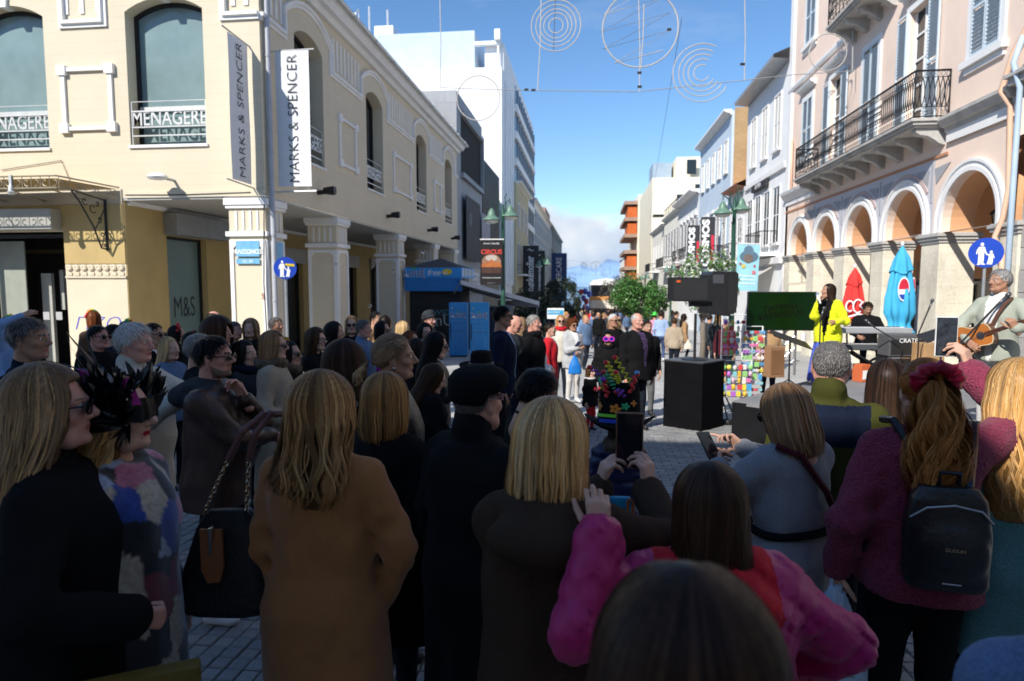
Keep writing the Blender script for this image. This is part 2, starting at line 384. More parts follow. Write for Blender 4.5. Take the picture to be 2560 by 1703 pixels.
def build_pavers():
 """setts of about ten centimetres in the stretch of street the crowd stands on"""
 root = empty('pavement',(0,0,0),kind='structure')
 mats = [mat('sett_%d' % i,c,rough=0.72,var=0.16,vscale=2.2,bump=0.25,bscale=60,fine=0.08,stain=(0.05,0.05,0.05),stain_amt=0.3,stain_scale=2.0)
   for i,c in enumerate(((0.24,0.238,0.235),(0.205,0.207,0.205),(0.27,0.265,0.255),(0.225,0.22,0.212)))]
 rnd = random.Random(2)
 def sett(sx,sy,h=0.012):
  b = 0.006; mb = MB()
  v = [(-sx,-sy,-0.03),(sx,-sy,-0.03),(sx,sy,-0.03),(-sx,sy,-0.03),(-sx,-sy,h - b),(sx,-sy,h - b),(sx,sy,h - b),(-sx,sy,h - b),
    (-sx + b,-sy + b,h),(sx - b,-sy + b,h),(sx - b,sy - b,h),(-sx + b,sy - b,h)]
  f = [(0,1,5,4),(1,2,6,5),(2,3,7,6),(3,0,4,7),(4,5,9,8),(5,6,10,9),(6,7,11,10),(7,4,8,11),(8,9,10,11)]
  return mb.add(v,f)
 # list of setts (x, y, halfx, halfy)
 L = []
 y = 2.2
 while y < 10.6:
  band = 8.9 < y < 9.35                     # a band of long slabs set crosswise
  hx,hy = (0.05,0.22) if band else ((0.05,0.05) if y < 5.6 else (0.1,0.05))
  off = 0.0 if (band or y < 5.6) else (0.1 if int(round(y / 0.1)) % 2 else 0.0)
  x = -6.4 + off
  while x < 4.6:
   L.append((x,y + hy,hx - 0.004,hy - 0.004)); x += 2 * hx
  y += 2 * hy
 def proj(x,y):
  zc = -x * SY + y * CY; xc = x * CY + y * SY
  return 1280 + FPX * xc / zc,715 + FPX * (CAMZ - gz(y)) / zc
 score = []
 for i,(x,y,hx,hy) in enumerate(L):
  u,v = proj(x,y)
  a = 385 < u < 690 and 1120 < v < 1703; c = 2075 < u < 2210 and 1390 < v < 1640; b = 1500 < u < 1860 and 1020 < v < 1170
  if a or b or c: score.append((-(v + (0 if a else 60 if c else -100)),i))
 score.sort(); near = set(i for _,i in score[:300])
 protos = {}
 big = [[],[],[]]
 V = []; F = []; FM = []
 base = {}
 for i,(x,y,hx,hy) in enumerate(L):
  key = (round(hx,3),round(hy,3)); dz = rnd.uniform(-0.003,0.003); mi = rnd.choice((0,0,1,1,2,3))
  tilt = (rnd.uniform(-0.012,0.012) - 0.033,rnd.uniform(-0.012,0.012))
  if key not in base: base[key] = sett(*key)
  if i in near:
   k2 = (key,mi)
   if k2 not in protos:
    o = base[key].build('paver',mats[mi],root,world=False); protos[k2] = o
    o.location = (x,y,gz(y) + dz); o.rotation_euler = (tilt[0],tilt[1],0)
   else: clone(protos[k2],root,(x,y,gz(y) + dz),(tilt[0],tilt[1],0))
  else:
   k = len(V); z0 = gz(y) + dz
   for vx,vy,vz in base[key].v: V.append((x + vx,y + vy,z0 + vz + tilt[0] * vy - tilt[1] * vx))
   F += [tuple(j + k for j in f) for f in base[key].f]; FM += [mi] * len(base[key].f)
 np_mesh('paver_field',V,F,mats,root,fmat=FM,smooth=False,kind='stuff')
 # fallen leaves and confetti
 rnd = random.Random(9); V = []; F = []; C = []
 for i in range(900):
  if i < 500: x = rnd.uniform(0.8,2.6); y = rnd.uniform(2.6,5.2)
  else: x = rnd.uniform(-4,4); y = rnd.uniform(2.5,10)
  a = rnd.uniform(0,6.28); s = rnd.uniform(0.005,0.014); k = len(V); z0 = gz(y) + 0.018
  for dx,dy in ((-1,0),(0,-0.5),(1,0),(0,0.5)):
   V.append((x + s * (dx * math.cos(a) - dy * math.sin(a)),y + s * (dx * math.sin(a) + dy * math.cos(a)),z0 + rnd.uniform(0,0.006)))
  F.append((k,k + 1,k + 2,k + 3)); c = rnd.choice(((0.45,0.4,0.22),(0.38,0.32,0.14),(0.5,0.48,0.4),(0.28,0.2,0.1))); C += [c] * 4
 np_mesh('fallen_leaves',V,F,attr_mat('leaf_litter',rough=0.8),root,smooth=False,col=C,kind='stuff')
build_pavers()
# ============================================================ left corner building (cream, arcaded)
CREAM = mat('cream_render',(0.67,0.585,0.435),rough=0.8,var=0.045,vscale=0.6,bump=0.12,bscale=25,pattern=courses(0.27,0.006,0.86),stain=(0.50,0.40,0.24),stain_amt=0.10,stain_scale=0.5)
CREAMP = mat('cream_plain',(0.67,0.585,0.435),rough=0.8,var=0.05,vscale=0.9,bump=0.12,bscale=25,stain=(0.50,0.40,0.24),stain_amt=0.16,stain_scale=0.8)
OCHRE = mat('ochre_render',(0.52,0.38,0.16),rough=0.8,var=0.07,vscale=0.9,bump=0.1,bscale=25,stain=(0.25,0.17,0.08),stain_amt=0.25,stain_scale=0.9)
TRIM = mat('white_trim',(0.80,0.79,0.77),rough=0.7,var=0.05,vscale=1.5,bump=0.08,bscale=30,stain=(0.45,0.42,0.38),stain_amt=0.18,stain_scale=1.5)
TEALGLASS = mat('tinted_pane',(0.20,0.28,0.28),rough=0.12,spec=0.6,var=0.18,vscale=0.8)
DARKGLASS = mat('dark_pane',(0.018,0.022,0.025),rough=0.06,spec=0.6,var=0.2,vscale=0.8)
BLACKMET = mat('black_metal',(0.018,0.018,0.02),rough=0.45,metal=0.2,var=0.2,vscale=8)
GREYMET = mat('grey_metal',(0.36,0.37,0.38),rough=0.42,metal=0.5,var=0.12,vscale=4)
LIGHTMET = mat('light_metal',(0.62,0.62,0.60),rough=0.4,metal=0.25,var=0.1,vscale=4,stain=(0.25,0.2,0.15),stain_amt=0.2,stain_scale=6)
DARKIN = mat('dark_interior',(0.02,0.018,0.015),rough=0.9,var=0.4,vscale=1.5)
BANNER = mat('banner_cloth',(0.72,0.72,0.73),rough=0.85,var=0.04,vscale=2,sheen=0.1)
INK = mat('dark_ink',(0.03,0.03,0.035),rough=0.7,var=0)
WHITEINK = mat('white_ink',(0.85,0.85,0.84),rough=0.6,var=0)
FF = Fr((0,15.2,0),(1,0,0),(0,-1,0)); FS = Fr((-7.86,0,0),(0,1,0),(1,0,0))
def balustrade(T,a0,a1,zb,parent,d=0.0):
 r = MB()
 T.box(r,a0 - 0.02,a1 + 0.02,zb + 1.04,zb + 1.055,d - 0.02,d + 0.0)
 for z0,h in ((zb + 0.80,0.035),(zb + 0.42,0.03),(zb + 0.21,0.03)): T.box(r,a0,a1,z0,z0 + h,d - 0.03,d)
 for a in (a0 + 0.02,a1 - 0.02): T.box(r,a - 0.015,a + 0.015,zb,zb + 1.05,d - 0.028,d - 0.002)
 b = r.build('balustrade',LIGHTMET,parent)
 T.text('MENAGERE',(a0 + a1) / 2,zb + 0.63,d - 0.03,0.50,LIGHTMET,b,ext=0.014,font_scale=(0.80 * (a1 - a0) / 2.02,1),bold=0.004)
 return b
def arch_window(root,T,c,hw,zb,zs,rise,depth,glass,simple=False):
 w = empty_part('window',root)
 op = arch_poly(c - hw,c + hw,zb,zs,rise)
 g = MB(); g.prism([(a * 1.0,b) for a,b in op],-depth - 0.06,-depth - 0.03,T); g.build('pane',glass,w)
 inner = arch_poly(c - hw + 0.085,c + hw - 0.085,zb + 0.05,zs - 0.03,rise - 0.03)
 fr = MB(); fr.sweep(arch_poly(c - hw,c + hw,zb,zs,rise)[::1],[(0,-depth + 0.03),(0.09,-depth + 0.03),(0.09,-depth - 0.03),(0,-depth - 0.03)],T,close=True); fr.build('window_frame',BLACKMET,w)
 tb = MB(); T.box(tb,c - hw + 0.08,c + hw - 0.08,zb + 0.90,zb + 1.0,-depth - 0.03,-depth + 0.05); tb.build('transom',LIGHTMET,w)
 s = MB(); T.box(s,c - hw - 0.03,c + hw + 0.03,zb - 0.07,zb - 0.002,-depth,0.05); s.build('sill',TRIM,w)
 return w
def empty_part(name,root):
 o = bpy.data.objects.new(name,None); COL.objects.link(o); o.parent = root; o.empty_display_size = 0.1; return o
def trim_frame(root,T,a0,a1,b0,b1,name='panel_frame'):
 t = MB(); w = 0.11; d = 0.07
 T.box(t,a0 + w,a1 - w,b1 - w,b1 - 0.02,0,d); T.box(t,a0 + w,a1 - w,b0 + 0.02,b0 + w,0,d)
 T.box(t,a0 + 0.05,a0 + w + 0.05,b0 + w,b1 - w,0,d - 0.01); T.box(t,a1 - w - 0.05,a1 - 0.05,b0 + w,b1 - w,0,d - 0.01)
 for a in (a0 - 0.02,a1 - 0.22):
  for b in (b0 - 0.04,b1 - 0.2): T.box(t,a,a + 0.24,b,b + 0.24,0,d + 0.03)
 return t.build(name,TRIM,root,bevel=0.008)
def pillar(root,x0,x1,y0,y1,zt,zb):
 p = MB(); p.box(x0,x1,y0,y1,zb,zt); po = p.build('pillar',CREAMP,root)
 t = MB(); e = 0.045
 for z0,z1,o_ in ((zt - 0.16,zt - 0.003,0.09),(zt - 0.24,zt - 0.165,0.06),(zt - 0.92,zt - 0.80,0.07)): t.box(x0 - o_,x1 + o_,y0 - o_,y1 + o_,z0,z1)
 zt2 = zt - 1.0
 for (fx,fy,n) in ((1,0,'f'),(0,1,'s')):
  lo,hi = (x0,x1) if n == 'f' else (y0,y1); b = 0.1
  def bx(a0,a1,z0,z1,d0=0.0,d1=0.035):
   if n == 'f': t.box(a0,a1,y0 - d1,y0 - d0,z0,z1)
   else: t.box(x1 + d0,x1 + d1,a0,a1,z0,z1)
  bx(lo,lo + b,zb,zt2); bx(hi - b,hi,zb,zt2); bx(lo + b,hi - b,zt2 - 0.09,zt2)
  for sgn,a in ((1,lo + b),(-1,hi - b)):    # clipped panel corners
   q = [(a,zt2 - 0.09),(a + sgn * 0.12,zt2 - 0.09),(a,zt2 - 0.21)]
   if n == 'f': t.prism(q,0.0,0.034,lambda aa,bb,d: (aa,y0 - d,bb))
   else: t.prism(q,0.0,0.034,lambda aa,bb,d: (x1 + d,aa,bb))
  nf = 4; wd = (hi - lo - 0.2) / nf
  for i in range(nf): bx(lo + 0.1 + wd * (i + 0.35),lo + 0.1 + wd * (i + 0.65),zt - 0.76,zt - 0.30,0,0.025)
 t.build('pillar_trim',TRIM,po,bevel=0.006)
 return po
def build_corner_building():
 g0 = gz(15)
 B = empty('arcaded_shop_building',(-12,20,g0),label='cream corner building with arched upper windows over a pillared arcade',cat='building')
 ZS = 4.15; ZT = 10.0
 fx = (-10.31,-14.53); hw = 1.01
 # ---- front upper wall
 w = MB(); wall_holes(w,FF,[(-17.2,ZS),(-7.86,ZS),(-7.86,ZT + 0.6),(-17.2,ZT + 0.6)],[arch_poly(c - hw,c + hw,5.43,8.62,0.30) for c in fx],0.36)
 w.build('front_wall',CREAM,B)
 for c in fx: arch_window(B,FF,c,hw,5.43,8.62,0.30,0.36,TEALGLASS);
 for c in fx: balustrade(FF,c - hw + 0.01,c + hw - 0.01,5.44,B,-0.04)
 path = [(-7.86,8.29)]
 for c in fx:
  p = arch_poly(c - 1.47,c + 1.47,8.29,9.0,0.46,16); path += [p[1]] + p[2:] + [p[0]]
 path += [(-17.2,8.29)]
 mo = MB(); mo.sweep(path,[(0,0),(0,0.05),(-0.07,0.05),(-0.09,0.11),(-0.17,0.11),(-0.17,0)],FF); mo.build('hood_mould',TRIM,B)
 for a in (-12.85,-12.43,-12.0,-8.5,-8.17): fl = MB(); FF.box(fl,a - 0.055,a + 0.055,8.62,9.6,0,0.03); fl.build('frieze_bar',TRIM,B)
 for c in fx:
  k = MB(); k.prism([(c - 0.08,8.86),(c + 0.08,8.86),(c + 0.12,9.4),(c - 0.12,9.4)],-0.2,0.07,FF); k.build('keystone',TRIM,B)
 trim_frame(B,FF,-13.14,-11.66,5.8,7.36)
 bd = MB(); FF.box(bd,-11.5,-7.86,ZS,ZS + 0.14,0,0.03); bd.build('base_band',CREAMP,B)
 # ---- street side upper wall
 sw = [(17.98,0.93),(23.6,0.93),(30.3,0.93),(36.2,0.9)]
 w = MB(); wall_holes(w,FS,[(15.2,ZS),(38.6,ZS),(38.6,ZT),(15.2,ZT)],[arch_poly(c - h,c + h,5.44,8.66,0.3) for c,h in sw],0.42)
 w.build('side_wall',CREAM,B)
 for c,h in sw: arch_window(B,FS,c,h,5.44,8.66,0.3,0.42,DARKGLASS)
 for c,h in sw: balustrade(FS,c - h + 0.01,c + h - 0.01,5.45,B,-0.05)
 path = [(15.2,8.29)]
 for c,h in sw:
  p = arch_poly(c - h - 0.5,c + h + 0.5,8.29,9.0,0.5,12); path += [p[0]] + list(reversed(p[2:])) + [p[1]]
 path += [(38.6,8.29)]
 mo = MB(); mo.sweep(path,[(0,0),(0,0.05),(0.07,0.05),(0.09,0.11),(0.17,0.11),(0.17,0)],FS); mo.build('hood_mould',TRIM,B)
 for a0,a1,n in ((15.5,16.3,4),(19.7,21.9,8),(25.4,28.6,11),(32.2,34.4,8)):
  for i in range(n):
   a = a0 + (a1 - a0) * i / (n - 1); fl = MB(); FS.box(fl,a - 0.05,a + 0.05,8.6,9.5,0,0.03); fl.build('frieze_bar',TRIM,B)
 for a0,a1 in ((20.0,21.6),(25.7,28.4),(32.6,34.2)): trim_frame(B,FS,a0,a1,5.75,7.3)
 # eaves, gutter, roof
 co = MB(); co.sweep([(15.0,ZT - 0.2),(38.8,ZT - 0.2)],[(0,0.0),(0,0.12),(0.14,0.2),(0.16,0.36),(0.34,0.46),(0.36,0.52),(0.42,0.52),(0.42,0.0)],FS); co.build('eaves_cornice',TRIM,B)
 gu = MB(); gu.tube([FS(14.9,ZT + 0.25,0.58),FS(38.9,ZT + 0.25,0.58)],0.075,8)
 for a in range(16,39,2): gu.box(-7.86 + 0.49,-7.86 + 0.67,a - 0.015,a + 0.015,ZT + 0.16,ZT + 0.33)
 gu.build('gutter',LIGHTMET,B)
 rf = MB(); rf.add([FS(14.9,ZT + 0.24,0.5),FS(38.9,ZT + 0.24,0.5),FS(38.9,ZT + 2.4,-4.5),FS(14.9,ZT + 2.4,-4.5),FS(38.9,ZT + 0.24,-9.3),FS(14.9,ZT + 0.24,-9.3)],[(0,1,2,3),(3,2,4,5)])
 rf.build('roof',mat('roof_tiles',(0.36,0.17,0.1),rough=0.85,var=0.2,vscale=3),B)
 ed = MB(); ed.box(-17.2,-7.9,38.3,38.58,-1.4,ZT); ed.build('end_wall',CREAMP,B)
 # downpipe on the corner
 dp = MB(); dp.tube([(-7.76,15.38,ZT),(-7.76,15.38,4.3),(-7.72,15.3,4.05),(-7.72,15.3,g0)],0.065,10)
 for z in (9.2,7.5,5.9,5.2,3.2,1.6): dp.tube([(-7.76 if z > 4.3 else -7.72,15.38 if z > 4.3 else 15.3,z - 0.03),(-7.76 if z > 4.3 else -7.72,15.38 if z > 4.3 else 15.3,z + 0.03)],0.075,10)
 dp.build('downpipe',mat('pipe_grey',(0.42,0.43,0.46),rough=0.5,var=0.1),B,smooth='auto')
 # ---- arcade
 so = MB(); so.box(-11.6,-7.87,15.21,38.5,ZS - 0.06,ZS - 0.003); so.build('arcade_ceiling',mat('arcade_ceiling_paint',(0.42,0.40,0.36),rough=0.9,var=0.08),B)
 cs = MB(); cs.sweep([(15.3,ZS - 0.16),(38.4,ZS - 0.16)],[(0,0.0),(0,0.08),(0.1,0.12),(0.1,0.0)],Fr((-11.6,0,0),(0,1,0),(1,0,0))); cs.build('inner_cornice',TRIM,B)
 for y0 in (15.2,19.7,26.3,32.6,37.6):
  y1 = y0 + 0.92; pillar(B,-8.80,-7.865,y0 - 0.003 if y0 < 16 else y0,y1,ZS - 0.06,gz(y0) - 0.02)
 FI = Fr((-11.6,0,0),(0,1,0),(1,0,0))
 shops = [(16.8,18.7,3.35),(21.4,25.4,3.4),(27.6,31.6,3.4),(33.6,37.4,3.4)]
 w = MB(); wall_holes(w,FI,[(15.2,-1.6),(38.5,-1.6),(38.5,ZS),(15.2,ZS)],[[(a0,-1.5),(a1,-1.5),(a1,zt),(a0,zt)] for a0,a1,zt in shops],0.3)
 w.build('arcade_wall',OCHRE,B)
 for i,(a0,a1,zt) in enumerate(shops):
  s = empty_part('shop_window',B)
  p = MB(); FI.box(p,a0 + 0.06,a1 - 0.06,-1.45,zt - 0.05,-0.27,-0.25); p.build('pane',mat('frosted_film',(0.16,0.24,0.23),rough=0.3,var=0.12,vscale=0.7) if i == 0 else DARKGLASS,s)
  f = MB()
  for a in (a0,a1 - 0.07): FI.box(f,a,a + 0.07,-1.45,zt,-0.28,-0.18)
  FI.box(f,a0 + 0.07,a1 - 0.07,zt - 0.08,zt,-0.28,-0.18)
  if i:
   for k in (1,2): FI.box(f,a0 + (a1 - a0) * k / 3 - 0.03,a0 + (a1 - a0) * k / 3 + 0.03,-1.45,zt - 0.08,-0.27,-0.2)
  f.build('window_frame',BLACKMET,s)
  if i == 0:
   FI.text('M&S',17.88,1.32,-0.245,0.85,INK,s,ext=0.001,font_scale=(0.66,1.0))
  else:
   fasc = MB(); FI.box(fasc,a0 - 0.1,a1 + 0.1,zt - 0.55,zt + 0.02,0.01,0.13); fasc.build('fascia',mat('pale_fascia',(0.45,0.44,0.40),rough=0.6,var=0.1),s)
   if i == 1: FI.text('CHEF',22.6,1.75,-0.22,0.34,mat('lit_sign',(0.6,0.9,0.85),rough=0.5,var=0,emit=(0.55,0.95,0.9),estr=1.2),s,bold=0.01)
 rb = MB(); FI.box(rb,16.7,19.5,3.36,3.95,0.02,0.42); rb.build('roller_box',GREYMET,B,bevel=0.01)
 # hanging lamps in the arcade
 for i,y in enumerate((23.0,29.4)):
  p = empty_part('pendant_lamp',B)
  m = MB(); m.tube([(-9.8,y,ZS - 0.07),(-9.8,y,3.0)],0.012,6); m.build('rod',BLACKMET,p)
  m = MB(); m.lathe([(0.03,3.02),(0.07,2.98),(0.1,2.86),(0.24,2.74),(0.25,2.71),(0.22,2.71)],(-9.8,y,0),14); m.build('lamp_shade',BLACKMET,p,smooth='auto')
 # ---- front ground floor: shop opening, pilaster, roller box
 w = MB(); wall_holes(w,FF,[(-17.2,g0 - 0.05),(-11.6,g0 - 0.05),(-11.6,ZS + 0.0),(-17.2,ZS + 0.0)],[[(-16.9,g0),(-13.28,g0),(-13.28,3.36),(-16.9,3.36)]],0.4)
 w.build('ground_floor_wall',CREAMP,B)
 oc = MB(); FF.box(oc,-13.27,-11.603,2.52,ZS - 0.15,0.004,0.02); FF.box(oc,-17.2,-13.275,3.4,ZS - 0.15,0.004,0.02); oc.build('ochre_band',OCHRE,B)
 si = MB(); FF.box(si,-11.6,-11.58,g0,ZS - 0.1,-1.6,-0.01); si.build('side_lining',OCHRE,B)
 for i in range(8):
  a = -13.17 + 0.205 * i; m = MB()
  m.lathe([(0.0,0.03),(0.05,0.05),(0.085,0.035),(0.095,0.0)],(0,0,0),10,T=lambda x,y,z: FF(a + x,2.42 + y * 0.9,0.006 + z))
  FF.box(m,a - 0.075,a + 0.075,2.22,2.30,0,0.03); m.build('rosette',CREAMP,B,smooth='auto')
 m = MB(); FF.box(m,-13.27,-11.6,2.16,2.21,0,0.04); m.build('frieze_ledge',CREAMP,B)
 rb = MB(); FF.box(rb,-17.2,-13.3,3.37,3.88,0.025,0.36); rb.build('roller_box',mat('roller_box_grey',(0.42,0.41,0.36),rough=0.5,metal=0.2,var=0.1,vscale=2),B,bevel=0.012)
 it = MB(); FF.box(it,-26,-12.0,g0 - 0.3,4.1,-3.4,-3.3); FF.box(it,-26,-11.7,4.0,4.1,-3.3,-0.4); FF.box(it,-17.3,-17.2,g0 - 0.3,4.1,-3.3,0); FF.box(it,-13.2,-13.1,g0,4.0,-3.3,-0.4); it.build('shop_back_wall',DARKIN,B)
 sf = empty_part('shop_front',B)
 m = MB(); FF.box(m,-16.0,-15.9,g0,3.3,-0.38,-0.3); FF.box(m,-13.36,-13.28,g0,3.3,-0.38,-0.3); FF.box(m,-16.9,-13.3,3.2,3.3,-0.38,-0.3); m.build('door_frame',BLACKMET,sf)
 m = MB(); FF.box(m,-15.85,-15.05,g0,3.15,-0.7,-0.66); m.build('display_panel',mat('display_grey',(0.30,0.32,0.27),rough=0.6,var=0.1),sf)
 m = MB(); FF.box(m,-15.0,-14.7,g0,2.3,-1.2,-1.1); FF.box(m,-14.62,-14.5,1.3,2.4,-1.4,-1.3); m.build('display_stand',mat('display_pale',(0.42,0.42,0.38),rough=0.6,var=0.1),sf)
 for i,a in enumerate((-14.35,-13.98,-13.6)):
  m = MB(); FF.box(m,a - 0.09,a + 0.09,1.06,1.27,-0.5,-0.49); m.build('notice',mat('paper',(0.42,0.42,0.42),rough=0.7,var=0.05),sf)
 sp = MB(); FF.box(sp,-17.0,-13.4,2.9,3.0,-2.0,-1.9); sp.build('shelf',mat('bronze_shelf',(0.1,0.07,0.03),rough=0.4,metal=0.5),sf)
 # ---- banners and their arms
 def banner(P0,ex,n,name='banner'):
  b = empty_part(name,B); o = Vector(P0); ex = Vector(ex); h = 3.26; wv = 0.86
  nx,nz = 14,24; nrm = Vector(n); V = []; F = []
  for j in range(nz + 1):
   for i in range(nx + 1):
    s_,t_ = i / nx,j / nz
    bulge = 0.02 * math.sin(s_ * 3.1) * math.sin(t_ * 3.1) + 0.008 * math.sin(t_ * 7 + s_ * 3)
    p = o + ex * (wv * s_) - Vector((0,0,h * t_)) + nrm * bulge; V.append(tuple(p))
  F = [(j * (nx + 1) + i,j * (nx + 1) + i + 1,(j + 1) * (nx + 1) + i + 1,(j + 1) * (nx + 1) + i) for j in range(nz) for i in range(nx)]
  mm = MB(); mm.add(V,F); mm.build('banner_cloth',BANNER,b,smooth=True,fixn=False)
  xr = Vector((0,0,1)).cross(nrm)
  T = frame_m(o + ex * (wv * 0.52) - Vector((0,0,h * 0.5)) + nrm * 0.03,(0,0,1),-xr)
  txt('MARKS & SPENCER',0.37,INK,b,T,font_scale=(0.97,1.0),spacing=1.03,bold=-0.006,ext=0.001)
  return b
 b1 = banner((-8.13,14.24,7.66),(0,1,0),(1,0,0)); b2 = banner((-7.70,15.62,7.68),(1,0,0),(0,-1,0))
 for z in (7.69,4.35): ar = MB(); ar.tube([(-8.13,15.2,z - 0.02),(-8.13,14.0,z + 0.02)],0.018,6); ar.build('banner_arm',GREYMET,b1)
 ar = MB(); ar.tube([(-7.86,15.66,7.70),(-6.7,15.62,7.70)],0.02,6); ar.build('banner_arm',LIGHTMET,b2)
 ar = MB(); ar.tube([(-7.86,15.66,4.30),(-6.72,15.62,4.30)],0.026,8)
 for x in (-7.62,-6.92): ar.tube([(x,15.62,4.43),(x,15.62,4.3)],0.006,5)
 ar.build('banner_arm',LIGHTMET,b2)
 # small floodlights on the side wall and one on the front
 for i,(y,z) in enumerate(((18.4,4.66),(24.9,4.66),(31.4,4.66),(36.9,4.66))):
  m = MB(); m.tube([FS(y - 0.05,z,0),FS(y - 0.05,z + 0.02,0.22)],0.07,10); m.lathe([(0.0,-0.17),(0.10,-0.16),(0.13,0.10),(0.12,0.17),(0.1,0.172),(0,0.16)],FS(y,z + 0.06,0.34),12,ax='x'); m.build('floodlight',BLACKMET,B,smooth='auto')
 m = MB(); m.lathe([(0.0,-0.02),(0.16,0.0),(0.2,0.05),(0.17,0.11),(0.08,0.15),(0,0.155)],(0,0,0),16,T=lambda x,y,z: FF(-10.35 + x * 1.25,4.52 + z,0.42 + y)); m.build('floodlight',mat('white_plastic',(0.75,0.75,0.73),rough=0.4,var=0.03),B,smooth='auto')
 m = MB(); m.tube([FF(-10.2,4.55,0),FF(-10.2,4.55,0.3)],0.035,8); m.build('lamp_bracket',GREYMET,B)
 # street name plates on the corner pillar
 pl = empty_part('street_plate',B); BL = mat('plate_blue',(0.16,0.42,0.66),rough=0.5,var=0.15,vscale=6,stain=(0.5,0.6,0.68),stain_amt=0.5,stain_scale=5)
 m = MB(); FF.box(m,-8.62,-8.02,2.68,3.06,0.04,0.055); m.build('upper_plate',BL,pl); m = MB(); FF.box(m,-8.62,-8.02,2.50,2.63,0.04,0.055); m.build('lower_plate',BL,pl)
 FF.text('ΜΑΙΖΩΝΟΣ',-8.32,2.79,0.056,0.145,WHITEINK,pl,ext=0.002,bold=0.004); FF.text('62 - 84',-8.32,2.56,0.056,0.09,WHITEINK,pl,ext=0.002)
 pl = empty_part('street_plate',B); m = MB(); m.box(-7.865 + 0.04,-7.865 + 0.052,15.42,16.0,2.5,3.06); m.build('plate',BL,pl)
 # graffiti
 T = frame_m(FF(-12.5,0.98,0.006),(1,0,0),(0,0,1)); txt('ΠΖΟ',0.62,mat('blue_spray',(0.08,0.09,0.55),rough=0.6,var=0),B,T,name='graffiti',ext=0.001,font_scale=(1,0.75),bold=-0.012,shear=0.25)
 T = frame_m((-7.95,15.13,1.7),(1,0,0),(0,0,1)); txt('5',0.2,mat('red_spray',(0.3,0.02,0.02),rough=0.6,var=0),B,T,name='graffiti',ext=0.001)
 # cables
 m = MB(); m.tube([FF(-11.5,4.22,0.04),FF(-10.0,4.20,0.045),FF(-8.2,4.23,0.04)],0.012,5); m.tube([FF(-14.9,4.9,0.03),FF(-13.2,5.1,0.03),FF(-13.0,4.6,0.03)],0.008,5)
 m.tube([(-7.84,15.12,4.0),(-7.9,15.1,2.0),(-7.84,15.12,g0)],0.014,5); m.build('wall_cable',BLACKMET,B)
 return B
LB = build_corner_building()
def build_canopy():
 IRON = mat('pale_iron',(0.34,0.29,0.20),rough=0.5,metal=0.3,var=0.2,vscale=6)
 C = empty('iron_canopy',(-14.5,15.2,4.3),label='ornate iron and glass canopy over the shop entrance of the cream building',cat='canopy')
 z0,z1 = 4.24,4.52
 m = MB(); m.tube([(-17.2,14.0,z1),(-12.35,14.0,z1),(-11.65,15.15,z1 - 0.12)],0.02,6); m.tube([(-17.2,14.0,z0),(-12.35,14.0,z0),(-11.65,15.15,z0 - 0.1)],0.02,6)
 for i in range(5): m.tube([(-17 + i * 1.1,14.0,z0),(-17 + i * 1.1,15.18,4.1)],0.018,6)
 m.build('rail_frame',IRON,C)
 m = MB()
 def scroll(cx,T,r,sg):
  pts = [T(cx + sg * r * (0.25 + 0.75 * t) * math.cos(0.5 + 4.6 * t),(z0 + z1) / 2 + r * (0.25 + 0.75 * t) * math.sin(0.5 + 4.6 * t)) for t in [k / 9 for k in range(10)]]
  m.tube(pts,0.011,5)
 for i in range(21):
  cx = -17.1 + 0.235 * i
  scroll(cx,lambda a,b: (a,14.0,b),0.10,1 if i % 2 else -1); m.tube([(cx + 0.117,14.0,z0),(cx + 0.117,14.0,z1)],0.01,5)
 for i in range(8):
  t = (i + 0.5) / 8
  scroll(0.0,lambda a,b,t=t: (-12.35 + 0.7 * t + a * 0.5,14.0 + 1.15 * t + a * 0.85,b - 0.11 * t),0.09,1 if i % 2 else -1)
 m.build('scrollwork',IRON,C,kind='stuff')
 g = MB(); g.add([(-17.2,14.02,z1 - 0.06),(-12.36,14.02,z1 - 0.06),(-11.68,15.17,z1 - 0.16),(-17.2,15.17,z1 - 0.2)],[(0,1,2,3)]); g.build('glass_roof',mat('amber_glass',(0.5,0.33,0.12),rough=0.25,var=0.25,vscale=1.2),C)
 m = MB(); m.tube([(-12.07,15.17,4.12),(-12.07,15.17,2.85)],0.035,8); m.tube([(-12.07,14.1,4.2),(-12.07,14.35,3.95),(-12.07,14.75,3.4),(-12.07,14.98,2.9),(-12.07,15.15,2.88)],0.022,7)
 m.tube([(-12.07,14.1,4.2),(-12.07,15.16,4.1)],0.018,6); m.tube([(-12.07,14.8,3.35),(-12.07,15.15,3.9)],0.014,6); m.tube([(-12.07,15.0,2.95),(-12.07,15.15,3.4)],0.012,6)
 for cy,cz,r,sg in ((14.75,3.86,0.13,1),(14.95,3.6,0.1,-1),(15.03,3.25,0.07,1),(14.5,4.0,0.1,1),(15.07,2.98,0.05,-1),(14.9,3.98,0.07,-1)):
  m.tube([(-12.07,cy + sg * r * (0.25 + 0.75 * t) * math.cos(5.5 * t),cz + r * (0.25 + 0.75 * t) * math.sin(5.5 * t)) for t in [k / 10 for k in range(11)]],0.013,5)
 m.build('bracket',BLACKMET,C)
 m = MB(); m.lathe([(0.02,0.16),(0.05,0.12),(0.06,0.0),(0.09,-0.02),(0.06,-0.08),(0,-0.09)],(-13.5,13.98,4.18),10); m.box(-13.53,-13.47,13.96,14.02,4.3,4.55); m.build('spot_lamp',LIGHTMET,C,smooth='auto')
build_canopy()

